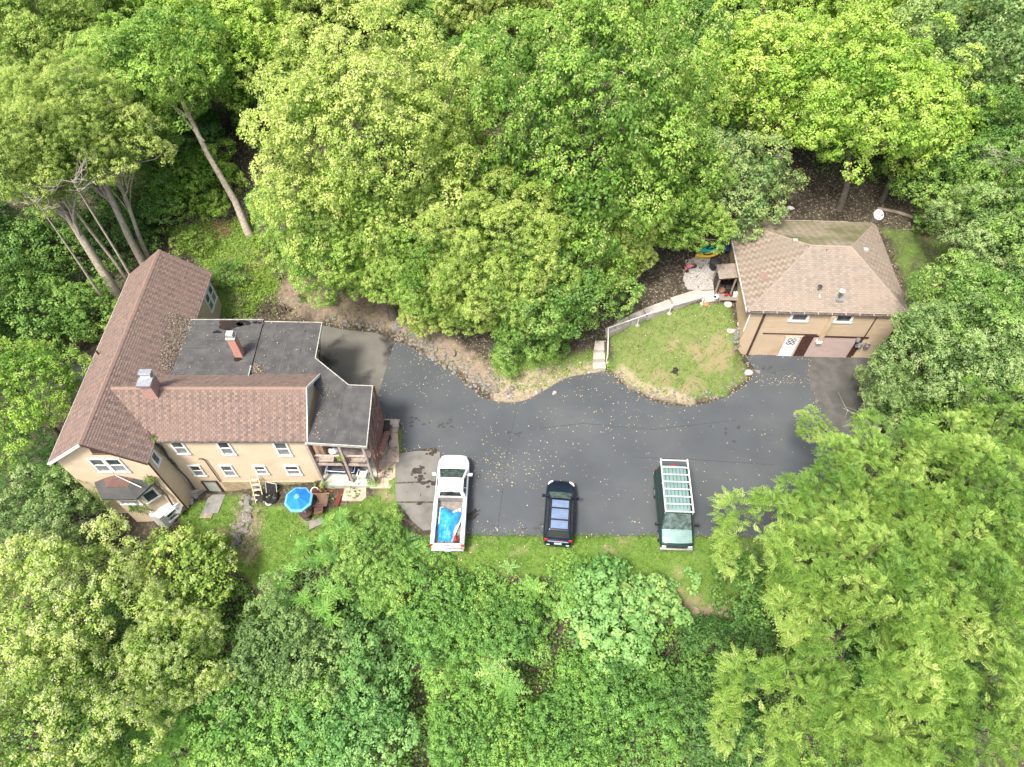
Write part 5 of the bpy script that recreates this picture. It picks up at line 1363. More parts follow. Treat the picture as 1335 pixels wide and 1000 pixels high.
def frustum(name, parent, mat_, y0, y1, hw, z0, Y0, Y1, HW, z1, bevel=0.08):
    b = MB(); b.hexa([(-hw, y0, z0), (hw, y0, z0), (hw, y1, z0), (-hw, y1, z0), (-HW, Y0, z1), (HW, Y0, z1), (HW, Y1, z1), (-HW, Y1, z1)])
    o = b.build(name, mat_, parent, smooth=35, bevel=bevel)
    c = dict(front=[(hw, y1, z0), (-hw, y1, z0), (-HW, Y1, z1), (HW, Y1, z1)], back=[(-hw, y0, z0), (hw, y0, z0), (HW, Y0, z1), (-HW, Y0, z1)],
             right=[(hw, y0, z0), (hw, y1, z0), (HW, Y1, z1), (HW, Y0, z1)], left=[(-hw, y1, z0), (-hw, y0, z0), (-HW, Y0, z1), (-HW, Y1, z1)], top=[(-HW, Y0, z1), (HW, Y0, z1), (HW, Y1, z1), (-HW, Y1, z1)])
    return o, c
def pane(name, parent, quad, u0, u1, v0, v1, mat_, off=0.006, bow=0.0, n=6, th=0.01):
    q = [Vector(p) for p in quad]
    nrm = (q[1] - q[0]).cross(q[3] - q[0]).normalized()
    b = MB(); rows = []
    for i in range(n + 1):
        u = u0 + (u1 - u0) * i / n
        k = bow * (1 - (2 * i / n - 1) ** 2)
        lo = (q[0].lerp(q[1], u)).lerp(q[3].lerp(q[2], u), v0); hi = (q[0].lerp(q[1], u)).lerp(q[3].lerp(q[2], u), v1)
        rows.append((lo + nrm * (off + k), hi + nrm * (off + k * 0.6)))
    for i in range(n):
        b.quad(rows[i][0], rows[i + 1][0], rows[i + 1][1], rows[i][1])
        b.quad(rows[i + 1][0] - nrm * th, rows[i][0] - nrm * th, rows[i][1] - nrm * th, rows[i + 1][1] - nrm * th)
    for s in (0, 1):
        for i in range(n):
            a, c = rows[i][s], rows[i + 1][s]
            f = [a, a - nrm * th, c - nrm * th, c]
            b.quad(*(f if s == 0 else f[::-1]))
    for r, fl in ((rows[0], 0), (rows[-1], 1)):
        f = [r[0], r[1], r[1] - nrm * th, r[0] - nrm * th]
        b.quad(*(f if not fl else f[::-1]))
    return b.build(name, mat_, parent, smooth=40)
def wheels(parent, hw, yf, yr, r=0.37, w=0.24):
    for y in (yf, yr):
        for s in (-1, 1):
            b = MB(); b.lathe([(r * 0.6, -w / 2), (r * 0.93, -w / 2), (r, -w / 2 + 0.04), (r, w / 2 - 0.04), (r * 0.93, w / 2), (r * 0.6, w / 2)], (s * (hw - w / 2), y, r), 20, 'x')
            o = b.build('wheel', M['tyre'], parent, smooth=35)
            b = MB(); b.lathe([(r * 0.58, -w / 2 + 0.01), (r * 0.60, w / 2 + 0.004), (r * 0.4, w / 2 + 0.004), (r * 0.15, w / 2 + 0.02), (0.03, w / 2 + 0.02)] if s > 0 else [(0.03, -w / 2 - 0.02), (r * 0.15, -w / 2 - 0.02), (r * 0.4, -w / 2 - 0.004), (r * 0.60, -w / 2 - 0.004), (r * 0.58, w / 2 - 0.01)], (s * (hw - w / 2), y, r), 16, 'x')
            b.build('rim', M['rim'], o, smooth=35)
def mirrors(parent, x, y, z, m, size=1.0):
    for s in (-1, 1):
        b = MB(); b.box(min(s * x, s * (x + 0.12)), max(s * x, s * (x + 0.12)), y - 0.02, y + 0.03, z - 0.03, z + 0.02)
        b.box(min(s * (x + 0.08), s * (x + 0.08 + 0.20 * size)), max(s * (x + 0.08), s * (x + 0.08 + 0.20 * size)), y - 0.04, y + 0.07, z - 0.06, z + 0.14 * size)
        b.build('wing_mirror', m, parent)

# white pickup
pf, pr = at(592.5, 594, 0.9), at(583.5, 716, 0.6)
c = (pf + pr) / 2; ang = math.atan2(-(pf.x - pr.x), pf.y - pr.y)
L2 = (Vector((pf.x, pf.y, 0)) - Vector((pr.x, pr.y, 0))).length / 2
truck = thing('pickup_truck', 'white pickup truck with a blue tarp heaped in its open bed', 'pickup', (c.x, c.y, 0.015), ang)
hw = 0.99; F = L2; B = -L2
prof = lambda w, zt, zs=0.34: [(0.86 * w, zs), (0.97 * w, zs + 0.12), (1.0 * w, 0.72), (0.985 * w, zt - 0.10), (0.90 * w, zt - 0.015), (0.5 * w, zt + 0.02), (0.0, zt + 0.03)]
yc = F - 3.05                                            # back of the cab
loft([(F, prof(0.70, 0.92, 0.44)), (F - 0.10, prof(0.80, 0.98, 0.40)), (F - 0.42, prof(0.955, 1.05)), (F - 0.9, prof(0.985, 1.10)), (F - 1.5, prof(0.99, 1.13)), (yc + 0.02, prof(0.99, 1.16))], 'body', truck, M['truck_white'])
cab, cf = frustum('cab', truck, M['truck_white'], yc + 0.02, F - 1.02, 0.93, 1.12, yc + 0.10, F - 2.10, 0.75, 1.80, 0.07)
pane('windscreen', truck, cf['front'], 0.06, 0.94, 0.12, 0.93, M['wind_glass'], 0.012, 0.05)
pane('rear_window', truck, cf['back'], 0.12, 0.88, 0.25, 0.88, M['vehicle_glass'], 0.004)
for s in ('left', 'right'):
    a, e, g_, h_ = ((0.34, 0.86, 0.08, 0.30) if s == 'right' else (0.14, 0.66, 0.70, 0.92))
    pane('side_window', truck, cf[s], a, e, 0.16, 0.88, M['vehicle_glass'], 0.004, 0, 2)
    pane('side_window', truck, cf[s], g_, h_, 0.16, 0.84, M['vehicle_glass'], 0.004, 0, 2)
b = MB(); b.box(-0.10, 0.10, F - 2.32, F - 2.26, 1.80, 1.818); b.build('roof_light', M['bedliner'], truck)
b = MB(); b.box(-0.16, 0.16, yc + 0.06, yc + 0.11, 1.76, 1.80); b.build('brake_light', M['bedliner'], truck)
for s in (-1, 1):
    b = MB(); x0, x1 = sorted((s * 0.76, s * 0.985)); b.box(x0, x1, B + 0.10, yc - 0.01, 0.45, 1.22); b.build('bed_side', M['truck_white'], truck, bevel=0.035)
    b = MB(); x0, x1 = sorted((s * 0.82, s * 0.94)); b.box(x0, x1, B + 0.15, yc - 0.05, 1.221, 1.235); b.build('bed_rail', M['white_dirty'], truck)
    b = MB(); x0, x1 = sorted((s * 0.80, s * 0.98)); b.box(x0, x1, B + 0.055, B + 0.098, 0.75, 1.12); b.build('tail_light', M['red_light'], truck)
    b = MB(); x0, x1 = sorted((s * 0.52, s * 0.80)); b.box(x0, x1, F - 0.09, F - 0.03, 0.68, 0.84); b.build('headlight', M['clear_lens'], truck)
b = MB(); b.box(-0.755, 0.755, B + 0.12, yc - 0.02, 0.62, 0.68); b.box(-0.755, 0.755, yc - 0.05, yc - 0.005, 0.68, 1.19)
for i in range(11): b.box(-0.70 + i * 0.135, -0.64 + i * 0.135, B + 0.14, yc - 0.08, 0.681, 0.70)
b.build('bed_floor', M['bedliner'], truck)
b = MB(); b.box(-0.79, 0.79, B + 0.04, B + 0.115, 0.62, 1.20); tg = b.build('tailgate', M['truck_white'], truck, bevel=0.03)
b = MB(); b.box(-0.13, 0.13, B + 0.02, B + 0.039, 1.02, 1.12); b.build('handle', M['bedliner'], tg)
b = MB(); b.box(-0.95, 0.95, B - 0.10, B + 0.035, 0.46, 0.62); b.build('rear_bumper', M['chrome'], truck, bevel=0.03)
b = MB(); b.box(-0.2, 0.2, B - 0.115, B - 0.101, 0.47, 0.60); b.build('number_plate', M['plate'], truck)
b = MB(); b.box(-0.72, 0.72, F - 0.06, F + 0.06, 0.42, 0.60); b.build('front_bumper', M['chrome'], truck, bevel=0.03)
wheels(truck, 0.97, F - 0.95, B + 1.25, 0.38); mirrors(truck, 0.95, F - 1.55, 1.22, M['truck_white'])
# load in the bed: separate things
def inbed(x, y, z): return Vector((c.x + x * math.cos(ang) - y * math.sin(ang), c.y + x * math.sin(ang) + y * math.cos(ang), z + 0.015))
rg = random.Random(14)
b = MB(); nx_, ny_ = 15, 17
outl = lambda v: (-0.62 + 0.18 * max(0, 0.45 - v), 0.68 - 0.75 * max(0, 0.55 - v))
gridp = []
for j in range(ny_):
    v = j / (ny_ - 1); x0, x1 = outl(v); row = []
    for i in range(nx_):
        u = i / (nx_ - 1)
        dome = (1 - (2 * u - 1) ** 4) * (1 - (2 * v - 1) ** 6)
        z = 0.74 + 0.42 * dome + 0.05 * math.sin(9 * u + 5 * v) * dome + 0.035 * math.sin(17 * u - 7 * v) + rg.uniform(-0.02, 0.02)
        row.append((x0 + (x1 - x0) * u + 0.05 * math.sin(8 * v + 2) * (u > 0.5), -1.42 + 2.1 * v + 0.12 * math.sin(6 * u + 1) * (v > 0.7), z))
    gridp.append(row)
for j in range(ny_ - 1):
    for i in range(nx_ - 1):
        b.quad(gridp[j][i], gridp[j][i + 1], gridp[j + 1][i + 1], gridp[j + 1][i], mi=1 if (j >= ny_ - 3 and i > 8) or (j == ny_ - 2 and i < 4) or (i == 0 and j > 7) or (i >= nx_ - 2 and j < 8) else 0)
sgn = []
o = b.build('blue_tarp', [M['tarp'], M['tarp_back']], smooth=50); o.location = inbed(-0.05, 0.05 + (B + yc) / 2 + 0.25, 0); o.rotation_euler.z = ang
tag(o, 'crumpled bright blue tarp heaped over a load in the pickup bed', 'tarp')
for k, (x, y, a_, l_, m, lab) in enumerate(((-0.42, B + 0.62, 0.3, 0.8, 'wood_grey', 'grey stick lying below the left of the blue tarp in the pickup bed'), (-0.12, B + 0.55, -0.5, 0.6, 'black_plastic', 'dark pole lying below the middle of the blue tarp in the pickup bed'), (0.52, B + 1.25, -0.35, 1.5, 'white_dirty', 'long white board along the right side of the blue tarp'))):
    b = MB(); b.bar((0, -l_ / 2, 0.03), (0, l_ / 2, 0.06 + 0.25 * (k == 2)), 0.10 if k == 2 else 0.05, 0.04); o = b.build('board', M[m]); o.location = inbed(x, y, 0.70); o.rotation_euler.z = ang + a_; tag(o, lab, 'board')
t = thing('fuel_can', 'red fuel can at the back right corner of the pickup bed', 'fuel can', inbed(0.50, B + 0.55, 0.70), ang + 0.3)
b = MB(); b.box(-0.11, 0.11, -0.16, 0.16, 0, 0.28); b.build('body', M['red_plastic'], t, bevel=0.05)
b = MB(); b.tube([(0, -0.15, 0.33), (0, -0.1, 0.40), (0, 0.1, 0.40), (0, 0.15, 0.33)], 0.025, 6); b.tube([(0.05, 0.16, 0.3), (0.12, 0.24, 0.38)], 0.025, 6); b.build('handle', M['black_plastic'], t)
b = MB(); b.blob((0, 0, 0.12), (0.2, 0.14, 0.13), 17, 0.5); o = b.build('dark_rag', M['dark_trim'], smooth=40); o.location = inbed(0.5, B + 0.28, 0.70); tag(o, 'dark rag behind the red fuel can in the pickup bed', 'rag')

# dark suv
pf, pr = at(732, 625.5, 0.8), at(727, 711, 0.6)
c = (pf + pr) / 2; ang = math.atan2(-(pf.x - pr.x), pf.y - pr.y)
L2 = (Vector((pf.x, pf.y, 0)) - Vector((pr.x, pr.y, 0))).length / 2
suv = thing('dark_suv', 'dark navy car with roof bars and a painted sky-reflection roof, between pickup and van', 'car', (c.x, c.y, 0.015), ang)
F = L2; B = -L2
pr_ = lambda w, zt, zs=0.30: [(0.84 * w, zs), (0.96 * w, zs + 0.12), (1.0 * w, 0.62), (0.975 * w, zt - 0.12), (0.88 * w, zt - 0.02), (0.5 * w, zt + 0.02), (0.0, zt + 0.03)]
W = 0.90
loft([(F, pr_(0.60, 0.62, 0.36)), (F - 0.12, pr_(0.73, 0.74, 0.32)), (F - 0.42, pr_(0.87, 0.86)), (F - 0.85, pr_(0.90, 0.94)), (F - 1.25, pr_(0.90, 1.0)), (0, pr_(0.90, 1.04)), (B + 0.7, pr_(0.90, 1.06)), (B + 0.25, pr_(0.86, 1.02)), (B + 0.06, pr_(0.80, 0.90)), (B, pr_(0.72, 0.70, 0.36))], 'body', suv, M['navy'])
cab, cf = frustum('cabin', suv, M['navy'], B + 0.12, F - 0.98, 0.84, 0.99, B + 0.52, F - 1.72, 0.62, 1.60, 0.10)
pane('windscreen', suv, cf['front'], 0.07, 0.93, 0.08, 0.92, M['wind_glass'], 0.012, 0.06)
pane('rear_window', suv, cf['back'], 0.10, 0.90, 0.30, 0.90, M['vehicle_glass'], 0.006, 0.03)
for s in ('left', 'right'):
    for a, e in ((0.08, 0.30), (0.33, 0.58), (0.61, 0.86)):
        if s == 'left': a, e = 1 - e, 1 - a
        pane('side_window', suv, cf[s], a, e, 0.18, 0.84, M['vehicle_glass'], 0.004, 0, 2)
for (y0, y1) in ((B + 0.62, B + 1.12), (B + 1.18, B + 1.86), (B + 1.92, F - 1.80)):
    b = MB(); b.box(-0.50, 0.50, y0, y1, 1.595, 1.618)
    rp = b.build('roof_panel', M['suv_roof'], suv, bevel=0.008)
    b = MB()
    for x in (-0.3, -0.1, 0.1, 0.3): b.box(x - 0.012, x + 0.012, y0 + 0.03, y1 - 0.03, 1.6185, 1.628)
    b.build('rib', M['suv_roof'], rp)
for s in (-1, 1):
    b = MB(); b.tube([(s * 0.56, B + 0.60, 1.60), (s * 0.57, B + 0.72, 1.68), (s * 0.57, F - 1.95, 1.68), (s * 0.56, F - 1.80, 1.60)], 0.022, 6); b.build('roof_rail', M['black_plastic'], suv)
    b = MB(); x0, x1 = sorted((s * 0.62, s * 0.80)); b.hexa([(x0, B + 0.10, 0.80), (x1, B + 0.10, 0.80), (x1, B + 0.36, 0.80), (x0, B + 0.36, 0.80), (x0, B + 0.14, 1.06), (x1, B + 0.14, 1.06), (x1, B + 0.40, 1.05), (x0, B + 0.40, 1.05)]); o = b.build('tail_light', M['red_light'], suv, bevel=0.02)
    b = MB(); b.tube([(s * 0.52, F - 0.10, 0.74), (s * 0.70, F - 0.22, 0.79), (s * 0.80, F - 0.40, 0.83)], [0.05, 0.07, 0.03], 8); b.build('headlight', M['clear_lens'], suv, smooth=60)
    b = MB(); x0, x1 = sorted((s * 0.48, s * 0.66)); b.box(x0, x1, B - 0.03, B + 0.10, 0.62, 0.68); b.build('bumper_reflector', M['clear_lens'], suv)
for y in (B + 1.15, B + 1.89):
    b = MB(); b.box(-0.55, 0.55, y - 0.03, y + 0.03, 1.665, 1.695); b.build('crossbar', M['black_plastic'], suv)
b = MB(); b.box(-0.22, 0.22, B - 0.02, B + 0.02, 0.72, 0.86); b.build('number_plate', M['plate'], suv)
b = MB(); b.bar((-0.6, B + 0.06, 0.96), (0.6, B + 0.06, 0.96), 0.05, 0.04); b.build('chrome_strip', M['chrome'], suv)
wheels(suv, 0.88, F - 0.88, B + 0.92, 0.34, 0.22); mirrors(suv, 0.84, F - 1.32, 1.02, M['navy'])

# green van with a ladder rack: it faces the camera side (-y world)
pf, pr = at(880.5, 716, 0.5), at(878.5, 603, 2.1)
dv = Vector((pf.x - pr.x, pf.y - pr.y, 0)); L2 = dv.length / 2
c = (pf + pr) / 2
pf2, pr2 = at(884, 600, 2.3), at(892, 672, 2.3)
ang = math.atan2(-(pr2.x - pf2.x), pr2.y - pf2.y)
van = thing('work_van', 'dark green work van with an aluminium ladder rack on its sky-reflection-tinted green roof', 'van', (c.x, c.y, 0.015), ang)
F = L2; B = -L2
vp = lambda w, zt, zs=0.34: [(0.88 * w, zs), (0.97 * w, zs + 0.12), (1.0 * w, 0.8), (0.985 * w, zt - 0.10), (0.92 * w, zt - 0.01), (0.5 * w, zt + 0.02), (0.0, zt + 0.03)]
loft([(F, vp(0.90, 0.86, 0.42)), (F - 0.12, vp(0.95, 0.98, 0.38)), (F - 0.5, vp(0.985, 1.10)), (F - 1.0, vp(0.99, 1.2)), (B + 0.4, vp(0.99, 1.22)), (B + 0.05, vp(0.98, 1.2)), (B, vp(0.95, 1.1, 0.4))], 'body', van, M['van_green'])
b = MB(); rows = []
for i in range(9):
    x = -0.86 + 1.72 * i / 8; k = 1 - (x / 0.9) ** 2
    rows.append([(x, F - 0.16 + 0.08 * k - 0.04, 0.98 + 0.05 * k + 0.035), (x, F - 0.5, 1.125 + 0.035 * k), (x, F - 0.98 + 0.05 * k, 1.225 + 0.035 * k)])
for i in range(8):
    for j in range(2): b.quad(rows[i][j + 1], rows[i][j], rows[i + 1][j], rows[i + 1][j + 1])
b.build('bonnet', M['van_top'], van, smooth=60)
cab, cf = frustum('cargo_body', van, M['van_green'], B + 0.04, F - 0.88, 0.96, 1.18, B + 0.14, F - 1.62, 0.78, 2.08, 0.11)
pane('windscreen', van, cf['front'], 0.05, 0.95, 0.08, 0.94, M['wind_glass'], 0.012, 0.05)
for u0, u1 in ((0.08, 0.47), (0.53, 0.92)): pane('rear_window', van, cf['back'], u0, u1, 0.25, 0.85, M['vehicle_glass'], 0.006)
for s in ('left', 'right'):
    a, e = (0.70, 0.90) if s == 'right' else (0.10, 0.30)
    pane('side_window', van, cf[s], a, e, 0.12, 0.80, M['vehicle_glass'], 0.004, 0, 2)
b = MB(); b.box(-0.72, 0.72, B + 0.22, F - 1.68, 2.075, 2.095); rp = b.build('roof_panel', M['van_top'], van, bevel=0.008)
for i in range(6):
    b = MB(); x = -0.55 + i * 0.22; b.box(x - 0.02, x + 0.02, B + 0.35, F - 1.85, 2.0955, 2.112); b.build('rib', M['van_rib'], rp)
b = MB(); b.box(-0.13, 0.13, B + 0.10, B + 0.17, 2.02, 2.075); b.build('brake_light', M['red_light'], van)
b = MB(); b.box(-0.97, 0.97, F - 0.05, F + 0.10, 0.44, 0.66); b.build('front_bumper', M['chrome'], van, bevel=0.04)
b = MB(); b.box(-0.97, 0.97, B - 0.12, B + 0.04, 0.44, 0.60); b.build('rear_bumper', M['chrome'], van, bevel=0.04)
b = MB(); b.box(-0.62, 0.62, F - 0.03, F + 0.02, 0.70, 0.90)
for i in range(3): b.box(-0.6, 0.6, F + 0.021, F + 0.03, 0.72 + i * 0.06, 0.745 + i * 0.06)
b.build('grille', M['black_plastic'], van)
for s in (-1, 1):
    x0, x1 = sorted((s * 0.63, s * 0.88)); b = MB(); b.box(x0, x1, F - 0.06, F + 0.015, 0.70, 0.88); b.build('headlight', M['clear_lens'], van, bevel=0.015)
    x0, x1 = sorted((s * 0.82, s * 0.95)); b = MB(); b.box(x0, x1, B - 0.02, B + 0.03, 0.8, 1.25); b.build('tail_light', M['red_light'], van)
    b = MB(); b.tube([(s * 0.35, F - 0.86, 1.30), (s * 0.02, F - 1.02, 1.42)], 0.012, 5); b.build('wiper', M['black_plastic'], van)
rack = MB(); 
for s in (-1, 1): rack.bar((s * 0.80, B - 0.10, 2.36), (s * 0.80, F - 1.48, 2.36), 0.075, 0.07)
rk = rack.build('ladder_rack', M['alu'], van)
nb = 8
for i in range(nb):
    y = B - 0.0 + (F - 1.52 - B) * i / (nb - 1)
    b = MB(); b.bar((-0.80, y, 2.345), (0.80, y, 2.345), 0.065, 0.05); b.build('crossbar', M['alu'], rk)
    if i in (0, 3, 7):
        for s in (-1, 1):
            b = MB(); b.bar((s * 0.80, y, 2.05), (s * 0.80, y, 2.33), 0.04, 0.04); b.build('upright', M['alu'], rk)
wheels(van, 0.97, F - 0.85, B + 1.2, 0.37); mirrors(van, 0.97, F - 1.18, 1.30, M['black_plastic'], 1.2)

# ------------------------------------------------------------------ foliage builders (numpy)
def unit(v): return v / np.maximum(np.linalg.norm(v, axis=-1, keepdims=True), 1e-9)
def leaf_quads(P, out, size, rng, up=0.8, rnd=0.36, aspect=0.62, droop=0.25, fold=0.0):
    """leaves at P pointing along 'out'; returns (n*4, 3)"""
    n = len(P)
    nrm = unit(np.array([0, 0, 1.0]) * up * 0.6 + out * 1.0 + rng.normal(0, rnd, (n, 3)))
    t = out + rng.normal(0, 0.5, (n, 3)) - np.array([0, 0, droop])
    t = unit(t - nrm * np.sum(t * nrm, 1)[:, None])
    q = np.cross(nrm, t)
    s = (size * (0.65 + 0.7 * rng.random(n)))[:, None]
    return np.stack([P - t * s * 0.45, P + q * s * aspect * 0.5 + nrm * s * 0.06, P + t * s * 0.55 - nrm * s * 0.10, P - q * s * aspect * 0.5 + nrm * s * 0.06], 1).reshape(-1, 3)
def boughs(rng, R, rz, nb, br, zlo=-0.55, flat=0.72, irr=0.22, fill=0.0):
    """bough ellipsoids lying near the surface of a crown envelope: centres, radii, outward directions"""
    k = np.arange(nb)
    z = 1 - (1 - zlo) * (k + 0.5) / nb
    a = k * 2.399963 + rng.random() * 6.28
    d = np.stack([np.sqrt(1 - z * z) * np.cos(a), np.sqrt(1 - z * z) * np.sin(a), z], 1)
    d = unit(d + rng.normal(0, 0.14, (nb, 3)))
    ph = rng.random(3) * 6.28
    lump = 1 + irr * (np.sin(2 * np.arctan2(d[:, 1], d[:, 0]) + ph[0]) * 0.5 + np.sin(3 * np.arctan2(d[:, 1], d[:, 0]) + ph[1]) * 0.4 + rng.normal(0, 0.45, nb))
    c = d * np.array([R, R, rz]) * (lump * (0.96 - 0.30 * rng.random(nb) ** 1.3))[:, None]
    r = br * (0.75 + 0.5 * rng.random(nb))
    rad = np.stack([r, r, r * flat], 1)
    return c, rad, d
def tufts_on(rng, c, rad, d, density, tuft, cull=0.74, space=0.0):
    C, O = [], []
    for i in range(len(c)):
        n = max(4, int(density * rad[i, 0] ** 2))
        v = unit(rng.normal(0, 1, (n, 3)) + d[i] * 1.05 + np.array([0, 0, 0.6]))
        p = c[i] + v * rad[i] * (0.86 + 0.2 * rng.random((n, 1)))
        C.append(p); O.append(unit(v * 0.8 + d[i] * 0.4))
    C = np.concatenate(C); O = np.concatenate(O)
    keep = np.ones(len(C), bool)
    for i in range(len(c)):
        keep &= np.sum(((C - c[i]) / (rad[i] * cull)) ** 2, 1) > 1
    C, O = C[keep], O[keep]
    if space > 0:                                        # one leaf rosette per cell, so rosettes stand apart
        cell = np.floor(C / space).astype(np.int64)
        _, first = np.unique(cell[:, 0] * 73856093 ^ cell[:, 1] * 19349663 ^ cell[:, 2] * 83492791, return_index=True)
        C, O = C[first], O[first]
    return C, O
def patch_tint(C, rng, k=0.9):
    """0..1, slowly varying over a crown: some boughs carry younger, paler foliage than others"""
    p = rng.random(6) * 6.28
    f = np.sin(k * C[:, 0] + p[0] + 1.3 * np.sin(k * 0.7 * C[:, 2] + p[1])) + np.sin(k * 1.1 * C[:, 1] + p[2] + 1.2 * np.sin(k * 0.8 * C[:, 0] + p[3])) + np.sin(k * 1.3 * C[:, 2] + p[4] + np.sin(k * C[:, 1] + p[5]))
    return np.clip(0.5 + 0.28 * f, 0, 1)
def crown_leafy(name, seed, R, rz, nb, br, species, leaf=0.17, per=26, tuft=0.42, density=17, flat=0.72, zlo=-0.55, seed_heads=0.0, irr=0.22, aspect=0.62, up=0.8, tips='keys', inner=1.0):
    rng = np.random.default_rng(seed)
    c, rad, d = boughs(rng, R, rz, nb, br, zlo, flat, irr)
    C, O = tufts_on(rng, c, rad, d, density * 1.6, tuft, 0.78, tuft * 1.55)
    n = len(C)
    tt = 0.5 * rng.random(n) + 0.5 * patch_tint(C, rng)
    idx = np.repeat(np.arange(n), per)
    m = len(idx)
    v = unit(rng.normal(0, 1, (m, 3)) + np.array([0, 0, 0.65]) + O[idx] * 0.6)
    rr = tuft * (0.70 + 0.55 * rng.random(n))[idx]
    P = C[idx] + v * (rr * (0.70 + 0.35 * rng.random(m)))[:, None] * np.array([1, 1, 0.8])
    V = leaf_quads(P, v, leaf, rng, up=up, aspect=aspect)
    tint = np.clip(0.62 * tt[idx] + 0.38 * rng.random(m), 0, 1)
    mi = np.zeros(m, int)
    mats = [LEAF[species]]
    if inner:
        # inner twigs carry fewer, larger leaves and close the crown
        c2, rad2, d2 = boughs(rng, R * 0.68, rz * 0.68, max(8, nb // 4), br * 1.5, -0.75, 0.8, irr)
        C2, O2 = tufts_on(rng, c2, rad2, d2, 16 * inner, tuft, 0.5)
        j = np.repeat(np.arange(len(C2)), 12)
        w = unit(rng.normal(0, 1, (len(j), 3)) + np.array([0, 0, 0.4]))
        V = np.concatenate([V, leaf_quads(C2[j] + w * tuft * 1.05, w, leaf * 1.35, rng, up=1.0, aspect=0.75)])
        tint = np.concatenate([tint, 0.35 * rng.random(len(j))]); mi = np.concatenate([mi, np.zeros(len(j), int)])  # shade put into colour: inner leaves take only the dark tints
    if seed_heads > 0:
        sel = np.where(rng.random(n) < seed_heads)[0]
        j = np.repeat(sel, 15)
        w = unit(rng.normal(0, 1, (len(j), 3)) * 0.6 + O[j] * 0.7 + np.array([0, 0, 1.0]))
        Pq = C[j] + w * (tuft * (0.80 + 0.35 * rng.random(len(j))))[:, None] * np.array([1, 1, 0.75]) + np.array([0, 0, 0.03])
        V = np.concatenate([V, leaf_quads(Pq, w, leaf * (0.6 if tips == 'blossom' else 0.58), rng, up=0.6, rnd=0.6, aspect=0.7)])
        tint = np.concatenate([tint, rng.random(len(j))]); mi = np.concatenate([mi, np.ones(len(j), int)])
        mats.append(LEAF[tips])
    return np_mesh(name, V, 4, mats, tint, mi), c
def fronds(P, D, L, rng, pairs=6, w=0.34, droop=0.5, lw=0.13, nrm_up=1.0):
    """pinnate leaves: P base, D direction, L length (n,). Each leaflet one quad."""
    n = len(P)
    D = unit(D)
    nrm = unit(np.array([0, 0, 1.0]) * nrm_up + rng.normal(0, 0.35, (n, 3)))
    nrm = unit(nrm - D * np.sum(nrm * D, 1)[:, None])
    S = np.cross(nrm, D)
    out = []
    for k in range(pairs):
        f = (k + 0.6) / pairs
        base = P + D * (L * f)[:, None] + np.array([0, 0, -1.0]) * (L * droop * f * f)[:, None]
        env = math.sin(math.pi * (0.18 + 0.74 * f)) ** 0.7
        for s in (-1, 1):
            ld = unit(S * s * 0.95 + D * (0.45 + rng.normal(0, 0.12, (n, 1))) + np.array([0, 0, -0.25]) + rng.normal(0, 0.10, (n, 3)))
            ln = (L * w * env)[:, None]; q = np.cross(nrm, ld); hw_ = (L * lw * 0.5)[:, None] * env
            tip = base + ld * ln
            mid = base + ld * ln * 0.45
            out.append(np.stack([base, mid + q * hw_, tip, mid - q * hw_], 1))
    ld = D; q = S; ln = (L * w)[:, None] * 0.8
    base = P + D * (L * 0.95)[:, None] + np.array([0, 0, -1.0]) * (L * droop * 0.9)[:, None]
    ld = unit(D + np.array([0, 0, -droop]))
    out.append(np.stack([base, base + ld * ln * 0.45 + q * (L * lw * 0.5)[:, None], base + ld * ln, base + ld * ln * 0.45 - q * (L * lw * 0.5)[:, None]], 1))
    V = np.stack(out, 1)                                    # n, leaflets, 4, 3
    return V.reshape(-1, 3), V.shape[1]
def crown_pinnate(name, seed, R, rz, nb, br, species, L=0.42, per=7, density=9, pairs=6, flat=0.5, zlo=-0.35, irr=0.3, w=0.34, lw=0.13, droop=0.5, cull=0.7):
    rng = np.random.default_rng(seed)
    c, rad, d = boughs(rng, R, rz, nb, br, zlo, flat, irr)
    C, O = tufts_on(rng, c, rad, d, density, 0.4, cull, L * 0.85)
    n = len(C); tt = 0.35 * rng.random(n) + 0.65 * patch_tint(C, rng, 1.1)
    idx = np.repeat(np.arange(n), per); m = len(idx)
    a = rng.random(m) * 6.283
    D = unit(np.stack([np.cos(a), np.sin(a), 0.25 + 0.35 * rng.normal(0, 1, m)], 1) + O[idx] * 0.8)
    P = C[idx] + rng.normal(0, 0.10, (m, 3))
    V, k = fronds(P, D, L * (0.7 + 0.6 * rng.random(m)), rng, pairs, w, droop, lw)
    tint = np.repeat(np.clip(0.6 * tt[idx] + 0.4 * rng.random(m), 0, 1), k)
    return np_mesh(name, V, 4, [LEAF[species]], tint), c
def limb(b, p, q, r0, r1, rg, sides=6, seg=4, sag=0.06):
    p = Vector(p); q = Vector(q); L = (q - p).length
    pts = []; rads = []
    for i in range(seg + 1):
        f = i / seg
        w = p.lerp(q, f) + Vector((rg.uniform(-1, 1), rg.uniform(-1, 1), rg.uniform(-0.3, 0.6))) * L * sag * (0 < i < seg)
        pts.append(w); rads.append(r0 + (r1 - r0) * f)
    b.tube(pts, rads, sides)
    return pts
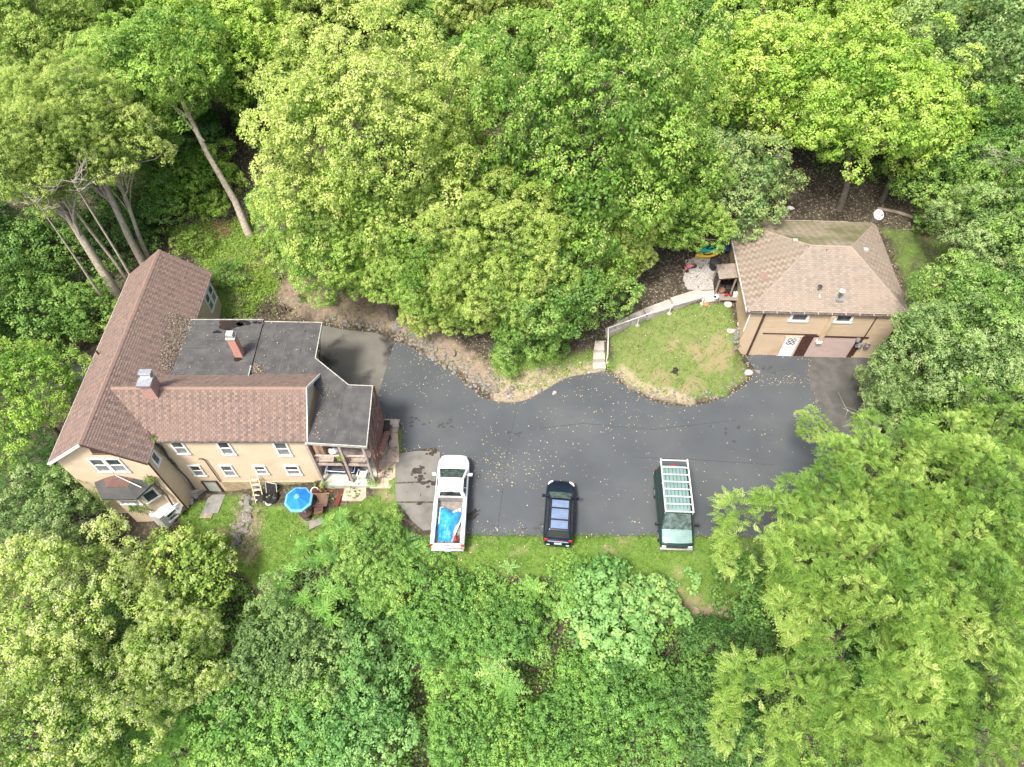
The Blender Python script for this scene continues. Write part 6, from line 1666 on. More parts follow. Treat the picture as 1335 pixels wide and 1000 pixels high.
def trunk_mesh(height, crown, centers, r0, seed, bark, scale=1.0, nlimb=12, lean=(0, 0), extra_twigs=0):
    """tapered trunk from the root to inside the crown, with limbs to the boughs; crown = crown centre height"""
    rg = random.Random(seed)
    b = MB()
    top = Vector((lean[0], lean[1], height + 0.15 * abs(height)))
    hgt = Vector((lean[0] * 0.8, lean[1] * 0.8, height))
    pts = [Vector((0, 0, -0.5)), Vector((0, 0, 0.05)), Vector((lean[0] * 0.15 + rg.uniform(-.1, .1), lean[1] * 0.15 + rg.uniform(-.1, .1), height * 0.25)),
           Vector((lean[0] * 0.45 + rg.uniform(-.15, .15), lean[1] * 0.45 + rg.uniform(-.15, .15), height * 0.55)), hgt, top]
    b.tube(pts, [r0 * 1.5, r0 * 1.15, r0 * 0.9, r0 * 0.72, r0 * 0.45, r0 * 0.2], 9)
    if len(centers):
        order = sorted(range(len(centers)), key=lambda i: rg.random())[:nlimb]
        for i in order:
            e = Vector(centers[i]) * scale + Vector((lean[0], lean[1], height))
            f = rg.uniform(0.45, 0.95)
            s = pts[2].lerp(hgt, (f - 0.25) / 0.75) if f > 0.25 else pts[2]
            if e.z < s.z: s = Vector((s.x, s.y, max(height * 0.35, e.z - 0.3)))
            pl = limb(b, s, e, r0 * 0.32, r0 * 0.07, rg)
            for k in range(2 + extra_twigs):
                m = pl[rg.choice((2, 3))]
                limb(b, m, m + (e - s) * 0.3 + Vector((rg.uniform(-1, 1), rg.uniform(-1, 1), rg.uniform(0, 0.9))) * 0.9 * scale, r0 * 0.11, 0.012, rg, 4, 3)
    return b.mesh('trunk', bark, smooth=50)

PROTO = {}
def proto(key, fn, *a, **k):
    PROTO[key] = (fn('crown', *a, **k), a[1], a[2])
proto('mapleA', crown_leafy, 1, 6.6, 6.2, 116, 1.2, 'maple', leaf=0.145, per=32, tuft=0.36, density=30, irr=0.22, seed_heads=0.55, flat=0.85)
proto('paleA', crown_leafy, 2, 6.6, 6.2, 118, 1.18, 'pale', leaf=0.135, per=32, tuft=0.35, density=31, irr=0.2, seed_heads=0.6, flat=0.85)
proto('brightA', crown_leafy, 3, 5.5, 4.8, 76, 1.1, 'bright', leaf=0.16, per=30, tuft=0.38, density=27, irr=0.3, seed_heads=0.4, flat=0.8)
proto('brightB', crown_leafy, 4, 4.2, 3.6, 48, 1.02, 'bright', leaf=0.16, per=30, tuft=0.38, density=27, irr=0.34, seed_heads=0.4, flat=0.8)
proto('oakA', crown_leafy, 5, 4.6, 4.2, 62, 1.0, 'oak', leaf=0.15, per=30, tuft=0.36, density=28, irr=0.3, seed_heads=0.1, flat=0.8)
proto('paleB', crown_leafy, 6, 3.6, 3.2, 48, 0.95, 'pale', leaf=0.14, per=28, tuft=0.34, density=29, irr=0.3, seed_heads=0.5, flat=0.8)
proto('darkA', crown_leafy, 7, 3.6, 3.0, 46, 0.95, 'dark', leaf=0.15, per=28, tuft=0.36, density=25, irr=0.35, flat=0.8)
proto('greyA', crown_leafy, 8, 4.6, 4.0, 80, 0.95, 'grey', leaf=0.135, per=28, tuft=0.34, density=28, irr=0.36, seed_heads=0.2, tips='blossom', flat=0.8)
proto('seedA', crown_leafy, 9, 4.8, 3.2, 70, 0.92, 'pale', leaf=0.14, per=28, tuft=0.34, density=30, seed_heads=0.75, irr=0.26, tips='blossom', flat=0.85)
proto('locustA', crown_pinnate, 10, 4.8, 3.4, 58, 0.92, 'locust', L=0.40, per=9, density=26, pairs=7, lw=0.105, w=0.30, irr=0.5, flat=0.6)
proto('locustB', crown_pinnate, 11, 3.6, 2.8, 46, 0.78, 'locust', L=0.40, per=9, density=26, pairs=7, irr=0.6, lw=0.105, w=0.30, flat=0.6)
proto('vineA', crown_leafy, 12, 3.4, 1.9, 60, 0.80, 'vine', leaf=0.115, per=30, tuft=0.29, density=44, flat=0.7, zlo=-0.1, aspect=0.85, up=1.2, irr=0.5)
proto('vineB', crown_leafy, 13, 2.6, 1.6, 40, 0.70, 'vine_pale', leaf=0.155, per=24, tuft=0.30, density=40, flat=0.7, zlo=-0.1, aspect=0.9, up=1.6, irr=0.5)
proto('yellowA', crown_leafy, 14, 2.9, 2.1, 50, 0.75, 'yellow', leaf=0.15, per=18, tuft=0.31, density=36, zlo=-0.2, seed_heads=0.2, irr=0.35, aspect=0.8, tips='blossom')
proto('bushA', crown_leafy, 15, 1.6, 1.0, 18, 0.58, 'oak', leaf=0.12, per=18, tuft=0.25, density=52, zlo=-0.15, irr=0.35)
proto('bushB', crown_leafy, 16, 1.3, 0.8, 14, 0.5, 'weed', leaf=0.11, per=16, tuft=0.24, density=52, zlo=-0.15, irr=0.4)
proto('hemlock', crown_pinnate, 17, 2.6, 2.6, 40, 0.95, 'dark', L=0.55, per=6, density=12, pairs=7, flat=0.35, zlo=-0.7, lw=0.10, w=0.25, droop=0.4)

BASES = []
def tree(label, px, py, zc, key, scale=1.0, name='tree', cat='tree', group=None, rz=None, zs=1.0, species=None, r0=None, bark='bark', base=None, nlimb=12, twigs=0, lift=0.0):
    """crown centre seen at photo pixel (px, py) and standing zc above the driveway"""
    (me, cen), R, Rz = PROTO[key]
    seed = int(px * 7 + py * 13) & 0xffff
    rg = random.Random(seed)
    p = at(px, py, zc)
    q = G(*base) if base else Vector((p.x, p.y, H(p.x, p.y)))
    a = rg.uniform(0, 6.28) if rz is None else rz
    t = thing(name, label, cat, q, 0, group)
    hc = zc - q.z
    c = link('crown', me, t)
    c.location = (p.x - q.x, p.y - q.y, hc); c.scale = (scale, scale, scale * zs); c.rotation_euler.z = a
    if species:
        c.material_slots[0].link = 'OBJECT'; c.material_slots[0].material = LEAF[species]
    Rm = Matrix.Rotation(a, 3, 'Z')
    cen2 = [Rm @ Vector((v[0], v[1], v[2] * zs)) for v in cen]
    r0 = r0 or max(0.07, 0.045 * R * scale)
    tm = trunk_mesh(max(hc, 0.4), None, cen2, r0, seed, M[bark], scale, nlimb, (p.x - q.x, p.y - q.y), twigs)
    link('trunk', tm, t)
    BASES.append((q.x, q.y))
    return t

# -- the big maples behind the driveway
tree('large pale maple with a broad dome above the bank, left of the central pair', 483, 195, 11.0, 'paleA', 1.12, 'maple_tree', zs=1.10, rz=0.4, base=(513, 412))
tree('large mid-green maple, right of the central pair above the driveway', 768, 185, 11.2, 'mapleA', 1.16, 'maple_tree', zs=1.28, rz=1.1)
tree('maple with a lower rounded crown below the pale dome, grey trunk on the bank', 430, 305, 7.2, 'mapleA', 0.62, 'maple_tree', base=(517, 407))
tree('olive-green maple overhanging the bank at the middle of the driveway', 655, 335, 7.4, 'paleA', 0.70, 'maple_tree', base=(582, 422), rz=2.0)
tree('dense mid-green tree overhanging the foot of the garden steps', 712, 374, 5.4, 'oakA', 0.84, 'maple_tree')
tree('green tree filling the gap between the two central maples, low down', 560, 320, 7.2, 'mapleA', 0.60, 'maple_tree', rz=0.9)
tree('small yellow-green sapling beside the stone border, under the maples', 553, 408, 2.6, 'paleB', 0.42, 'sapling', base=(560, 432))
tree('young green tree in front of the olive maple, right above the straw verge', 690, 425, 3.0, 'oakA', 0.52, 'maple_tree')
tree('brownish-green tree overhanging the left corner of the garage roof', 955, 245, 7.2, 'paleB', 0.98, 'maple_tree', species='grey')
tree('bright green tree between the right central maple and the pale gravel patio', 868, 265, 7.4, 'mapleA', 0.56, 'maple_tree')
tree('olive-green maple hanging low over the stone border, right of the sapling', 610, 385, 4.6, 'paleA', 0.42, 'maple_tree', rz=4.4)
tree('mid-green maple low on the bank between the pale dome and the olive maple', 505, 345, 5.4, 'mapleA', 0.46, 'maple_tree', rz=3.4)
tree('pale maple branch crown at the foot of the right central maple', 800, 322, 5.8, 'paleA', 0.40, 'maple_tree', rz=5.1)
# -- upper right
tree('spreading bright maple above the garage, on the thick leaning trunk left of the dish', 1010, 110, 10.0, 'brightA', 0.98, 'maple_tree', base=(1014, 285), r0=0.30)
tree('bright maple directly behind the satellite dish, tallest of that row', 1115, 130, 11.0, 'brightA', 1.0, 'maple_tree', rz=2.2, base=(1095, 272), r0=0.26)
tree('bright maple right of the satellite dish with a slim trunk in the leaf litter', 1190, 150, 10.0, 'brightB', 0.95, 'maple_tree', base=(1150, 262), r0=0.18)
tree('blue-green tree at the top right corner beyond the bright maples', 1275, 75, 11.0, 'oakA', 1.2, 'broadleaf_tree', species='grey')
tree('dark green tree under the right edge of the bright maples', 1228, 235, 6.5, 'oakA', 0.72, 'broadleaf_tree')
tree('mid-green tree at the right edge of the photo below the top corner', 1318, 215, 9.0, 'oakA', 0.85, 'broadleaf_tree', rz=0.5)
tree('grey-green tree at the right edge, level with the garage roof', 1300, 315, 7.5, 'greyA', 0.75, 'broadleaf_tree')
tree('tall grey-green tree hiding the right side of the garage', 1240, 458, 6.2, 'greyA', 0.80, 'broadleaf_tree', twigs=1)
tree('grey-green tree behind the one that hides the garage side', 1275, 410, 6.8, 'greyA', 0.82, 'broadleaf_tree', rz=1.4, species='oak')
tree('low bushy tree against the front right corner of the garage', 1165, 525, 2.2, 'greyA', 0.50, 'broadleaf_tree', rz=3.0)
# -- upper left
tree('tall tree with a long bare leaning trunk rising above the weedy bank', 215, 92, 12.2, 'oakA', 0.92, 'tall_tree', base=(325, 306), r0=0.27, bark='bark_pale', species='maple', nlimb=4)
tree('pale yellow-green tree behind the house on a thick forked pale trunk', 30, 190, 12.5, 'paleA', 0.58, 'tall_tree', base=(160, 396), r0=0.34, bark='bark_pale', rz=0.3, twigs=2)
tree('pale tree on the second bare trunk behind the house roof', 92, 155, 13.5, 'paleA', 0.52, 'tall_tree', base=(192, 352), r0=0.27, bark='bark_pale', rz=3.3, twigs=2)
tree('slender-trunked pale tree nearest the back gable of the house', 140, 185, 12.0, 'paleB', 0.70, 'tall_tree', base=(196, 342), r0=0.17, bark='bark_pale')
tree('thin tree between the two thick bare trunks behind the house', 58, 225, 11.2, 'paleB', 0.55, 'tall_tree', base=(172, 376), r0=0.13, bark='bark_pale', rz=4)
tree('broad mid-green tree behind the pale bare-trunk trees', 175, 125, 10.5, 'mapleA', 0.72, 'broadleaf_tree', rz=5)
tree('green tree at the top left corner of the photo', 50, 65, 11.5, 'mapleA', 0.85, 'broadleaf_tree', rz=3.7, species='pale')
tree('bright green tree at the top between the bare trunk and the pale dome', 305, 60, 11.0, 'brightA', 0.80, 'broadleaf_tree', rz=0.2)
tree('yellow-green tree beyond the top of the bare leaning trunk', 270, 5, 12.0, 'brightB', 1.15, 'broadleaf_tree', rz=2.9)
tree('bright low tree in the clearing left of the bare leaning trunk', 255, 240, 4.6, 'brightB', 0.72, 'understory_tree')
tree('dark understory tree between the weedy bank and the bare pale trunks', 190, 265, 4.0, 'darkA', 0.85, 'understory_tree', species='oak')
tree('dark understory tree beside the slender pale trunk', 150, 300, 3.4, 'darkA', 0.75, 'understory_tree', rz=1)
tree('dark green understory tree behind the forked pale trunk', 60, 330, 3.4, 'darkA', 0.95, 'understory_tree', rz=2, species='oak')
tree('dark bush-like tree at the left edge above the side road', 45, 415, 2.8, 'darkA', 0.90, 'understory_tree', rz=3, species='oak')
tree('leafy low tree against the left eave of the house', 115, 405, 2.2, 'darkA', 0.62, 'understory_tree', rz=4, species='oak')
tree('bright maple at the left edge in front of the side road', 28, 515, 4.6, 'brightB', 0.72, 'maple_tree', rz=1.9)
tree('dark feathery hemlock at the left edge below the bright maple', 35, 615, 1.2, 'hemlock', 0.95, 'hemlock_tree')
tree('second dark hemlock close to the lower left eave of the house', 85, 632, 0.0, 'hemlock', 0.62, 'hemlock_tree', rz=1)
# -- the wood beyond, seen over and between the crowns in front
far = [(380, -5, 11, 'paleA', .8), (480, -50, 12, 'mapleA', .85), (575, 20, 9.5, 'oakA', .8), (640, -30, 12, 'paleA', .85), (720, -60, 12, 'mapleA', .9), (850, -20, 11, 'mapleA', .75), (910, 60, 9, 'oakA', .9), (930, -50, 12, 'brightA', .9),
       (1060, -20, 12, 'brightA', .9), (1170, 0, 11, 'brightA', .95), (1230, -60, 12, 'oakA', 1.1), (1340, -20, 12, 'oakA', 1.1), (1340, 130, 9, 'oakA', .9), (130, 0, 12, 'mapleA', .8), (-20, -10, 12, 'paleA', .8), (-40, 110, 11, 'mapleA', .75), (190, -60, 12, 'brightA', .9), (380, -90, 13, 'mapleA', .9), (60, -90, 13, 'mapleA', .9),
       (560, -110, 13, 'mapleA', .9), (1000, -110, 13, 'mapleA', .9), (800, -120, 13, 'paleA', .9), (-50, 300, 6, 'darkA', 1.1), (-60, 420, 4, 'oakA', .8), (1380, 300, 9, 'oakA', .9), (350, 130, 7, 'darkA', 1.0), (230, 170, 7, 'darkA', .9), (900, 170, 6, 'darkA', .9), (620, 110, 7, 'oakA', .8), (20, 130, 8, 'oakA', .8), (1260, 160, 8, 'darkA', 1.0), (1395, 440, 7, 'greyA', .9)]
for i, (px, py, zc, key, s) in enumerate(far):
    lab = {'paleA': 'pale', 'mapleA': 'mid-green', 'oakA': 'dull green', 'brightA': 'bright green', 'darkA': 'dark', 'greyA': 'grey-green'}[key] + ' woodland tree'
    if py < -20: lab += ' beyond the upper photo edge'
    elif px < 0: lab += ' beyond the left edge of the photo'
    elif px > 1335: lab += ' beyond the right edge of the photo'
    else: lab += ' filling the gap ' + {380: 'above the left shoulder of the pale dome', 575: 'between the two central maples at the top edge', 850: 'above the right central maple', 910: 'between the right central maple and the garage maples', 1170: 'above the bright maples behind the dish', 130: 'at the top left beside the corner tree',
          350: 'behind the pale dome, low on its left', 230: 'behind the bare leaning trunk', 900: 'low between the right central maple and the garage', 620: 'between the two central maple crowns', 20: 'at the left edge under the corner tree', 1260: 'under the top right corner tree'}.get(px, 'at the back')
    lab += {480: ', over the pale dome', 640: ', between the central maples', 720: ', over the right central maple', 930: ', left of the garage maples', 1060: ', over the trunk left of the dish', 1230: ', right of the garage maples', 190: ', over the bare leaning trunk', -20: ', at the corner', 380: ', farthest over the pale dome', 60: ', far over the left corner', 560: ', far behind the central gap', 1000: ', far behind the garage', 800: ', far over the right maple', 1340: ', beside the corner' if py < 0 else ', below the corner', 1380: ', level with the garage', 1395: ', level with the driveway', -40: ', beside the pale trunk tree', -50: ', by the hemlocks', -60: ', by the side road'}.get(px, '') if (px < 0 or px > 1335 or py < -20) else ''
    tree(lab, px, py, zc, key, s, 'woodland_tree', group='woodland trees beyond the front row', nlimb=5)
# -- lower right: feathery locusts close to the camera
tree('feathery yellow-green locust reaching over the right end of the parked van', 1062, 702, 7.2, 'locustB', 0.92, 'locust_tree', twigs=1)
tree('yellow-green locust with the topmost feathery crown beside the asphalt', 1118, 650, 8.5, 'locustB', 0.70, 'locust_tree', rz=1.6, twigs=1)
tree('broad feathery locust filling the right edge below the grey-green trees', 1245, 640, 8.5, 'locustA', 0.80, 'locust_tree', rz=0.7, twigs=1)
tree('large feathery locust in the middle of the lower right group', 1130, 800, 8.0, 'locustA', 0.88, 'locust_tree', rz=2.4, twigs=1)
tree('feathery locust at the right edge of the lower right group', 1290, 790, 8.5, 'locustA', 0.82, 'locust_tree', rz=4.2, twigs=1)
tree('feathery locust at the bottom edge of the photo, left in the lower right group', 1085, 945, 6.5, 'locustB', 0.95, 'locust_tree', rz=3.1, twigs=1)
tree('feathery locust at the bottom right corner of the photo', 1260, 945, 8.0, 'locustA', 0.80, 'locust_tree', rz=5.4, twigs=1)
tree('thin locust shoot reaching up beside the gravel drive', 1062, 560, 4.2, 'locustB', 0.28, 'locust_tree', rz=2, r0=0.04, base=(1088, 585))
tree('grey-green tree at the right edge just above the locusts', 1318, 500, 5.0, 'greyA', 0.85, 'broadleaf_tree', rz=5.2)
tree('dark low tree between the gravel drive and the locusts', 1240, 555, 1.5, 'darkA', 1.0, 'understory_tree', rz=2.2, species='oak')
tree('dark low tree at the right edge under the locusts', 1325, 680, 2.0, 'darkA', 1.1, 'understory_tree', rz=0.2, species='oak')
tree('feathery young locust in front of the grey-green tree at the right edge', 1300, 565, 6.5, 'locustB', 0.62, 'locust_tree', rz=0.4)
tree('low green tree filling the gap beneath the locusts', 1180, 720, 2.0, 'darkA', 1.0, 'understory_tree', species='oak')
tree('dark tree in the shade under the right-hand locusts', 1200, 880, 1.0, 'darkA', 1.1, 'understory_tree')
tree('low green tree under the edge of the locusts beside the grass', 985, 770, 0.6, 'bushA', 1.2, 'understory_tree')
tree('dark green bush between the vines and the locusts', 950, 850, -1.0, 'darkA', 0.66, 'understory_tree', rz=2)
tree('dark green bush at the bottom left of the locusts', 935, 945, -2.0, 'darkA', 0.75, 'understory_tree', rz=4)
# -- lower left: pale seeding trees, vines
tree('large tree dotted with pale seed heads at the lower left edge', 70, 790, 2.2, 'seedA', 0.86, 'seeding_tree')
tree('pale seed-headed tree at the bottom left corner', 60, 945, 1.6, 'seedA', 0.86, 'seeding_tree', rz=2)
tree('pale seed-headed tree right of the large one, below the yellow-leaved tree', 225, 850, 1.0, 'seedA', 0.58, 'seeding_tree', rz=4)
tree('bushy pale yellow-green tree of broad leaves below the stone row', 245, 748, 0.2, 'yellowA', 0.88, 'vine_tree', species='pale')
tree('grey-green tree at the left edge, nearest the lower left eave', 40, 690, 0.8, 'greyA', 0.72, 'broadleaf_tree', rz=2)
tree('grey-green vine-covered mound below the sumac bushes', 375, 855, -1.2, 'vineA', 0.95, 'vine_mound', 'vines', species='grey')
tree('green vine mound at the bottom edge, left of centre', 330, 955, -2.0, 'vineA', 1.0, 'vine_mound', 'vines', rz=1)
tree('vine mound with long yellow-green shoots at the bottom edge below the dark hollow', 455, 945, -2.4, 'vineA', 1.0, 'vine_mound', 'vines', rz=2, species='vine_pale')
tree('dark leafy tree low down between the two bottom left seed-headed trees', 140, 880, -1.5, 'darkA', 0.9, 'understory_tree')
tree('ferny bush at the bottom edge between seed-headed tree and vine mound', 200, 965, -1.0, 'locustB', 0.55, 'ferny_bush', 'bush', species='sumac')
# -- lower middle: vines and bushes on the slope
tree('rounded leafy bush of small leaves right of the sumac bushes', 490, 725, 0.1, 'vineA', 0.66, 'leafy_bush', 'bush', species='oak')
tree('wide vine-covered mound below the pickup', 585, 806, -0.8, 'vineA', 0.88, 'vine_mound', 'vines', rz=3)
tree('vine-covered hump below the gap between pickup and dark car', 652, 812, -0.7, 'vineA', 0.72, 'vine_mound', 'vines', rz=4)
tree('pale large-leaved vine mound below the van end of the grass strip', 805, 805, -0.5, 'vineB', 1.0, 'vine_mound', 'vines')
tree('small pale round vine mound right of the large-leaved one', 858, 775, -0.5, 'vineB', 0.42, 'vine_mound', 'vines', rz=2)
tree('drooping arching-leaved bush at the grass edge below the dark car', 750, 755, -0.3, 'vineA', 0.42, 'leafy_bush', 'bush', rz=5)
tree('green vine mound below the pale large-leaved one', 810, 895, -2.0, 'vineA', 0.85, 'vine_mound', 'vines', rz=6)
tree('small-leaved vine mound at the bottom edge, right of centre', 745, 960, -2.6, 'vineA', 0.85, 'vine_mound', 'vines', rz=1.5)
tree('tangled green vine mound at the bottom edge in the centre', 620, 955, -2.8, 'vineA', 0.85, 'vine_mound', 'vines', rz=2.5)
tree('bush in the shaded hollow below the sumac bushes', 480, 830, -1.6, 'bushA', 1.25, 'leafy_bush', 'bush', species='dark')
tree('leafy bush on the slope between the vine mounds and the dark bushes', 880, 860, -2.0, 'bushA', 1.3, 'leafy_bush', 'bush', rz=2)
# -- bushes and weeds round the house
tree('rounded green bush against the back gable of the house', 298, 360, 2.6, 'bushA', 0.70, 'leafy_bush', 'bush')
tree('yellow-green weed clump on the bank beside the round bush', 318, 372, 2.2, 'bushB', 0.65, 'weed_clump', 'weeds')
tree('bright yellow-green shrub alone on the leafy bank', 392, 350, 1.9, 'bushB', 0.62, 'weed_clump', 'weeds', species='yellow')
tree('vivid green plant on the leaf litter above the flat roof', 432, 391, 1.1, 'bushB', 0.34, 'green_plant', 'plant', species='sumac')
tree('small dark green plant on the leaf litter right of the vivid one', 452, 378, 1.3, 'bushB', 0.30, 'green_plant', 'plant', species='oak')
tree('small green plant on the leaf litter left of the vivid one', 394, 391, 1.1, 'bushB', 0.22, 'green_plant', 'plant', species='sumac')
tree('weeds along the back edge of the flat roof', 318, 405, 1.4, 'bushB', 0.70, 'weed_clump', 'weeds', rz=2)
tree('weed clump behind the back roof peak of the house', 255, 318, 3.2, 'bushB', 0.90, 'weed_clump', 'weeds', rz=3)
tree('weed patch beside the foot of the bare leaning trunk', 350, 322, 3.0, 'bushB', 0.80, 'weed_clump', 'weeds', rz=4)
tree('climbing plant growing up the bay window of the house', 186, 655, -0.3, 'bushB', 0.50, 'climbing_plant', 'climber', species='sumac', zs=1.9)
tree('yellow-green creeper sprig on the wall corner above the bay window', 197, 625, 2.6, 'bushB', 0.22, 'climbing_plant', 'climber')
tree('creeper leaves along the left eave of the house', 155, 395, 4.4, 'bushB', 0.30, 'climbing_plant', 'climber', zs=0.6)
tree('small weed growing in the gutter where the two roofs meet', 200, 571, 4.9, 'bushB', 0.14, 'gutter_weed', 'weed')
tree('green plant filling the yellow pot by the porch', 421.5, 631, 0.35, 'bushB', 0.12, 'pot_plant', 'plant', species='yellow')
tree('yellow-flowered plant in the middle of the porch rail', 444, 596, 3.1, 'bushB', 0.15, 'pot_plant', 'plant', species='yellow')
tree('low green plant at the right corner post of the porch', 487, 629, 0.15, 'bushB', 0.22, 'green_plant', 'plant', species='yellow')
tree('shaggy shrubs along the foot of the bank left of the garden steps', 728, 452, 1.2, 'bushA', 0.50, 'leafy_bush', 'bush', rz=4)
tree('green shrub on the bank above the tip of the straw verge', 660, 462, 1.2, 'bushB', 0.75, 'leafy_bush', 'bush', rz=1, species='oak')

# -- sumac: rosettes of long pinnate leaves on bare stems
def sumac(label, px, py, zc, n, spread, L, species='sumac', name='sumac_bush', group='sumac bushes'):
    rng = np.random.default_rng(int(px + py))
    p = at(px, py, zc); g = H(p.x, p.y)
    t = thing(name, label, 'sumac', (p.x, p.y, g), 0, group)
    a = rng.random(n) * 6.283; r = spread * np.sqrt(rng.random(n))
    if n == 1: r = r * 0
    C = np.stack([r * np.cos(a), r * np.sin(a), zc - g + rng.normal(0, 0.22, n) - 0.25 * r], 1)
    k = 9; idx = np.repeat(np.arange(n), k); m = len(idx)
    b_ = rng.random(n)[idx] * 6.28 + np.tile(np.arange(k), n) * (6.2832 / k) + rng.normal(0, 0.12, m)
    el = 0.42 - 0.02 * np.tile(np.arange(k), n)
    D = np.stack([np.cos(b_), np.sin(b_), el], 1)
    V, q = fronds(C[idx], D, L * (0.75 + 0.35 * rng.random(m)), rng, 8, 0.27, 0.38, 0.115, 1.0)
    tint = np.repeat(np.clip(rng.random(n)[idx] * 0.6 + rng.random(m) * 0.4, 0, 1), q)
    link('foliage', np_mesh('foliage', V, 4, [LEAF[species]], tint), t)
    b = MB(); rg = random.Random(int(px))
    for i in range(n):
        gz_ = H(p.x + C[i, 0] * 0.7, p.y + C[i, 1] * 0.7) - g
        b.tube([(C[i, 0] * 0.7, C[i, 1] * 0.7, gz_ - 0.2), (C[i, 0] * 0.9, C[i, 1] * 0.9, (gz_ + C[i, 2]) / 2), tuple(C[i])], [0.035, 0.028, 0.014], 5)
    b.build('stems', M['bark'], t)
sumac('cluster of bright green sumac rosettes on the slope left of the round bush', 410, 742, 0.7, 20, 2.3, 0.60)
sumac('bright sumac clump in the lawn edge nearest the plywood sheet', 440, 690, 0.9, 8, 1.1, 0.58)
sumac('sumac rosettes at the lower edge of the bright cluster', 425, 788, 0.2, 9, 1.3, 0.68)
sumac('feathery dark sumac at the right side of the round bush', 535, 715, 0.5, 7, 0.8, 0.85, 'vine')
sumac('sumac rosette standing on the grass edge below the dark car', 700, 768, 0.4, 2, 0.3, 1.0, 'vine')
sumac('small pale sumac shoot at the grass edge between pickup and dark car', 664, 738, 0.3, 1, 0.3, 0.55, 'vine_pale')
sumac('pair of pale sumac rosettes in the middle of the vine slope', 655, 868, -0.2, 3, 0.7, 1.05, 'vine_pale')
sumac('darker sumac rosette just below the pale pair on the vine slope', 663, 905, -0.5, 2, 0.3, 1.1, 'vine')
sumac('yellowish sumac shoot over the wide mound below the pickup', 632, 795, 0.3, 3, 0.8, 0.6, 'yellow')
sumac('sumac at the edge of the dark hollow under the round bush', 495, 775, -0.4, 6, 0.9, 0.9, 'vine')
# -- dead tree tops with bare branches
def dead_branches(label, px, py, z, n, L, seed):
    p = at(px, py, z); g = H(p.x, p.y); rg = random.Random(seed)
    t = thing('dead_tree', label, 'dead tree', (p.x, p.y, g))
    b = MB(); hz = z - g
    b.tube([(0, 0, -0.3), (0.1, 0, hz * 0.5), (0, 0.1, hz)], [0.13, 0.08, 0.025], 7); b.build('trunk', M['bark_pale'], t)
    b = MB()
    for i in range(n):
        a = rg.uniform(0, 6.28); s = Vector((0, 0.1, hz - rg.uniform(0, 1.2))); e = s + Vector((math.cos(a), math.sin(a), rg.uniform(0.1, 0.9))) * L * rg.uniform(0.5, 1)
        pl = limb(b, s, e, 0.028, 0.008, rg, 5, 4, 0.14)
        for k in range(3): limb(b, pl[rg.choice((1, 2, 3))], e + Vector((rg.uniform(-1, 1), rg.uniform(-1, 1), rg.uniform(-0.2, 0.6))) * L * 0.4, 0.012, 0.004, rg, 4, 3, 0.14)
    b.build('branches', M['deadwood'], t)
dead_branches('bleached dead treetop at the right edge of the photo', 1325, 205, 11.5, 9, 2.6, 1)
dead_branches('bare pale branches sticking out left of the grey-green tree by the gravel drive', 1150, 560, 7.0, 6, 2.4, 2)
dead_branches('white dead twigs in the pale tree behind the house', 92, 235, 12.5, 9, 1.8, 3)
dead_branches('white dead twigs at the left of the forked pale trunk', 45, 262, 11.5, 8, 1.8, 4)
#dead_branches('bare grey branches in the crowns of the lower right locusts', 1150, 735, 11.0, 9, 2.4, 5)
# cut brush on the weedy bank
b = MB(); rg = random.Random(3)
for k in range(70):
    a = rg.uniform(0, 6.28); x, y = rg.gauss(0, 0.55), rg.gauss(0, 0.45); l_ = rg.uniform(0.3, 0.8); z = 0.05 + 0.4 * math.exp(-(x * x + y * y)) * rg.random()
    b.tube([(x, y, z), (x + l_ * math.cos(a), y + l_ * math.sin(a), z + rg.uniform(-0.03, 0.15))], [0.022, 0.01], 4)
o = b.build('brush_pile', M['wood_brown']); o.location = G(289, 300); tag(o, 'heap of brown cut brush on the weedy bank left of the bare trunk', 'brush pile')
for px, py, r, lab in ((343, 404, 0.36, 'ring of dead twigs at the bank foot, left of two, behind the flat roof'), (371, 405, 0.40, 'darker ring of dead twigs at the bank foot, right of two, behind the flat roof')):
    b = MB(); rg = random.Random(px)
    for k in range(46):
        a = rg.uniform(0, 6.28); rr = r * math.sqrt(rg.random())
        b.tube([(rr * math.cos(a), rr * math.sin(a), 0), (rr * 1.3 * math.cos(a + 0.5), rr * 1.3 * math.sin(a + 0.5), rg.uniform(0.2, 0.5))], [0.018, 0.008], 4)
    o = b.build('dead_shrub', M['crack'] if px > 350 else M['bark']); o.location = G(px, py); tag(o, lab, 'dead shrub', 'dead shrubs behind the flat roof')

# ------------------------------------------------------------------ ground cover: grass, weeds, litter, fallen leaves
rng = np.random.default_rng(99)
def scatter(poly, dens, jitter=0.0):
    q = np.array([(p[0], p[1]) for p in poly]); lo, hi = q.min(0), q.max(0)
    n = int(np.prod(hi - lo) * dens)
    P = lo + rng.random((n, 2)) * (hi - lo)
    return P[sdist(P, poly) < rng.normal(0, 0.12 + jitter, n)]
def off_paved(P, m=0.05):
    ok = np.ones(len(P), bool)
    for q in FLAT: ok &= sdist(P, q) > m
    ok &= ~((P[:, 0] > -26) & (P[:, 0] < -20.7) & (P[:, 1] > 19.8) & (P[:, 1] < 34.2)) & ~((P[:, 0] > -21) & (P[:, 0] < -8.4) & (P[:, 1] > 21.2) & (P[:, 1] < 29.8))
    ok &= ~((P[:, 0] > 15.8) & (P[:, 0] < 26) & (P[:, 1] > 31) & (P[:, 1] < 39.8)) & ~((P[:, 0] > -9) & (P[:, 0] < -7.3) & (P[:, 1] > 20.4) & (P[:, 1] < 25.6)) & ~((P[:, 0] > -7.4) & (P[:, 0] < -4.4) & (P[:, 1] > 17.4) & (P[:, 1] < 23))
    return P[ok]
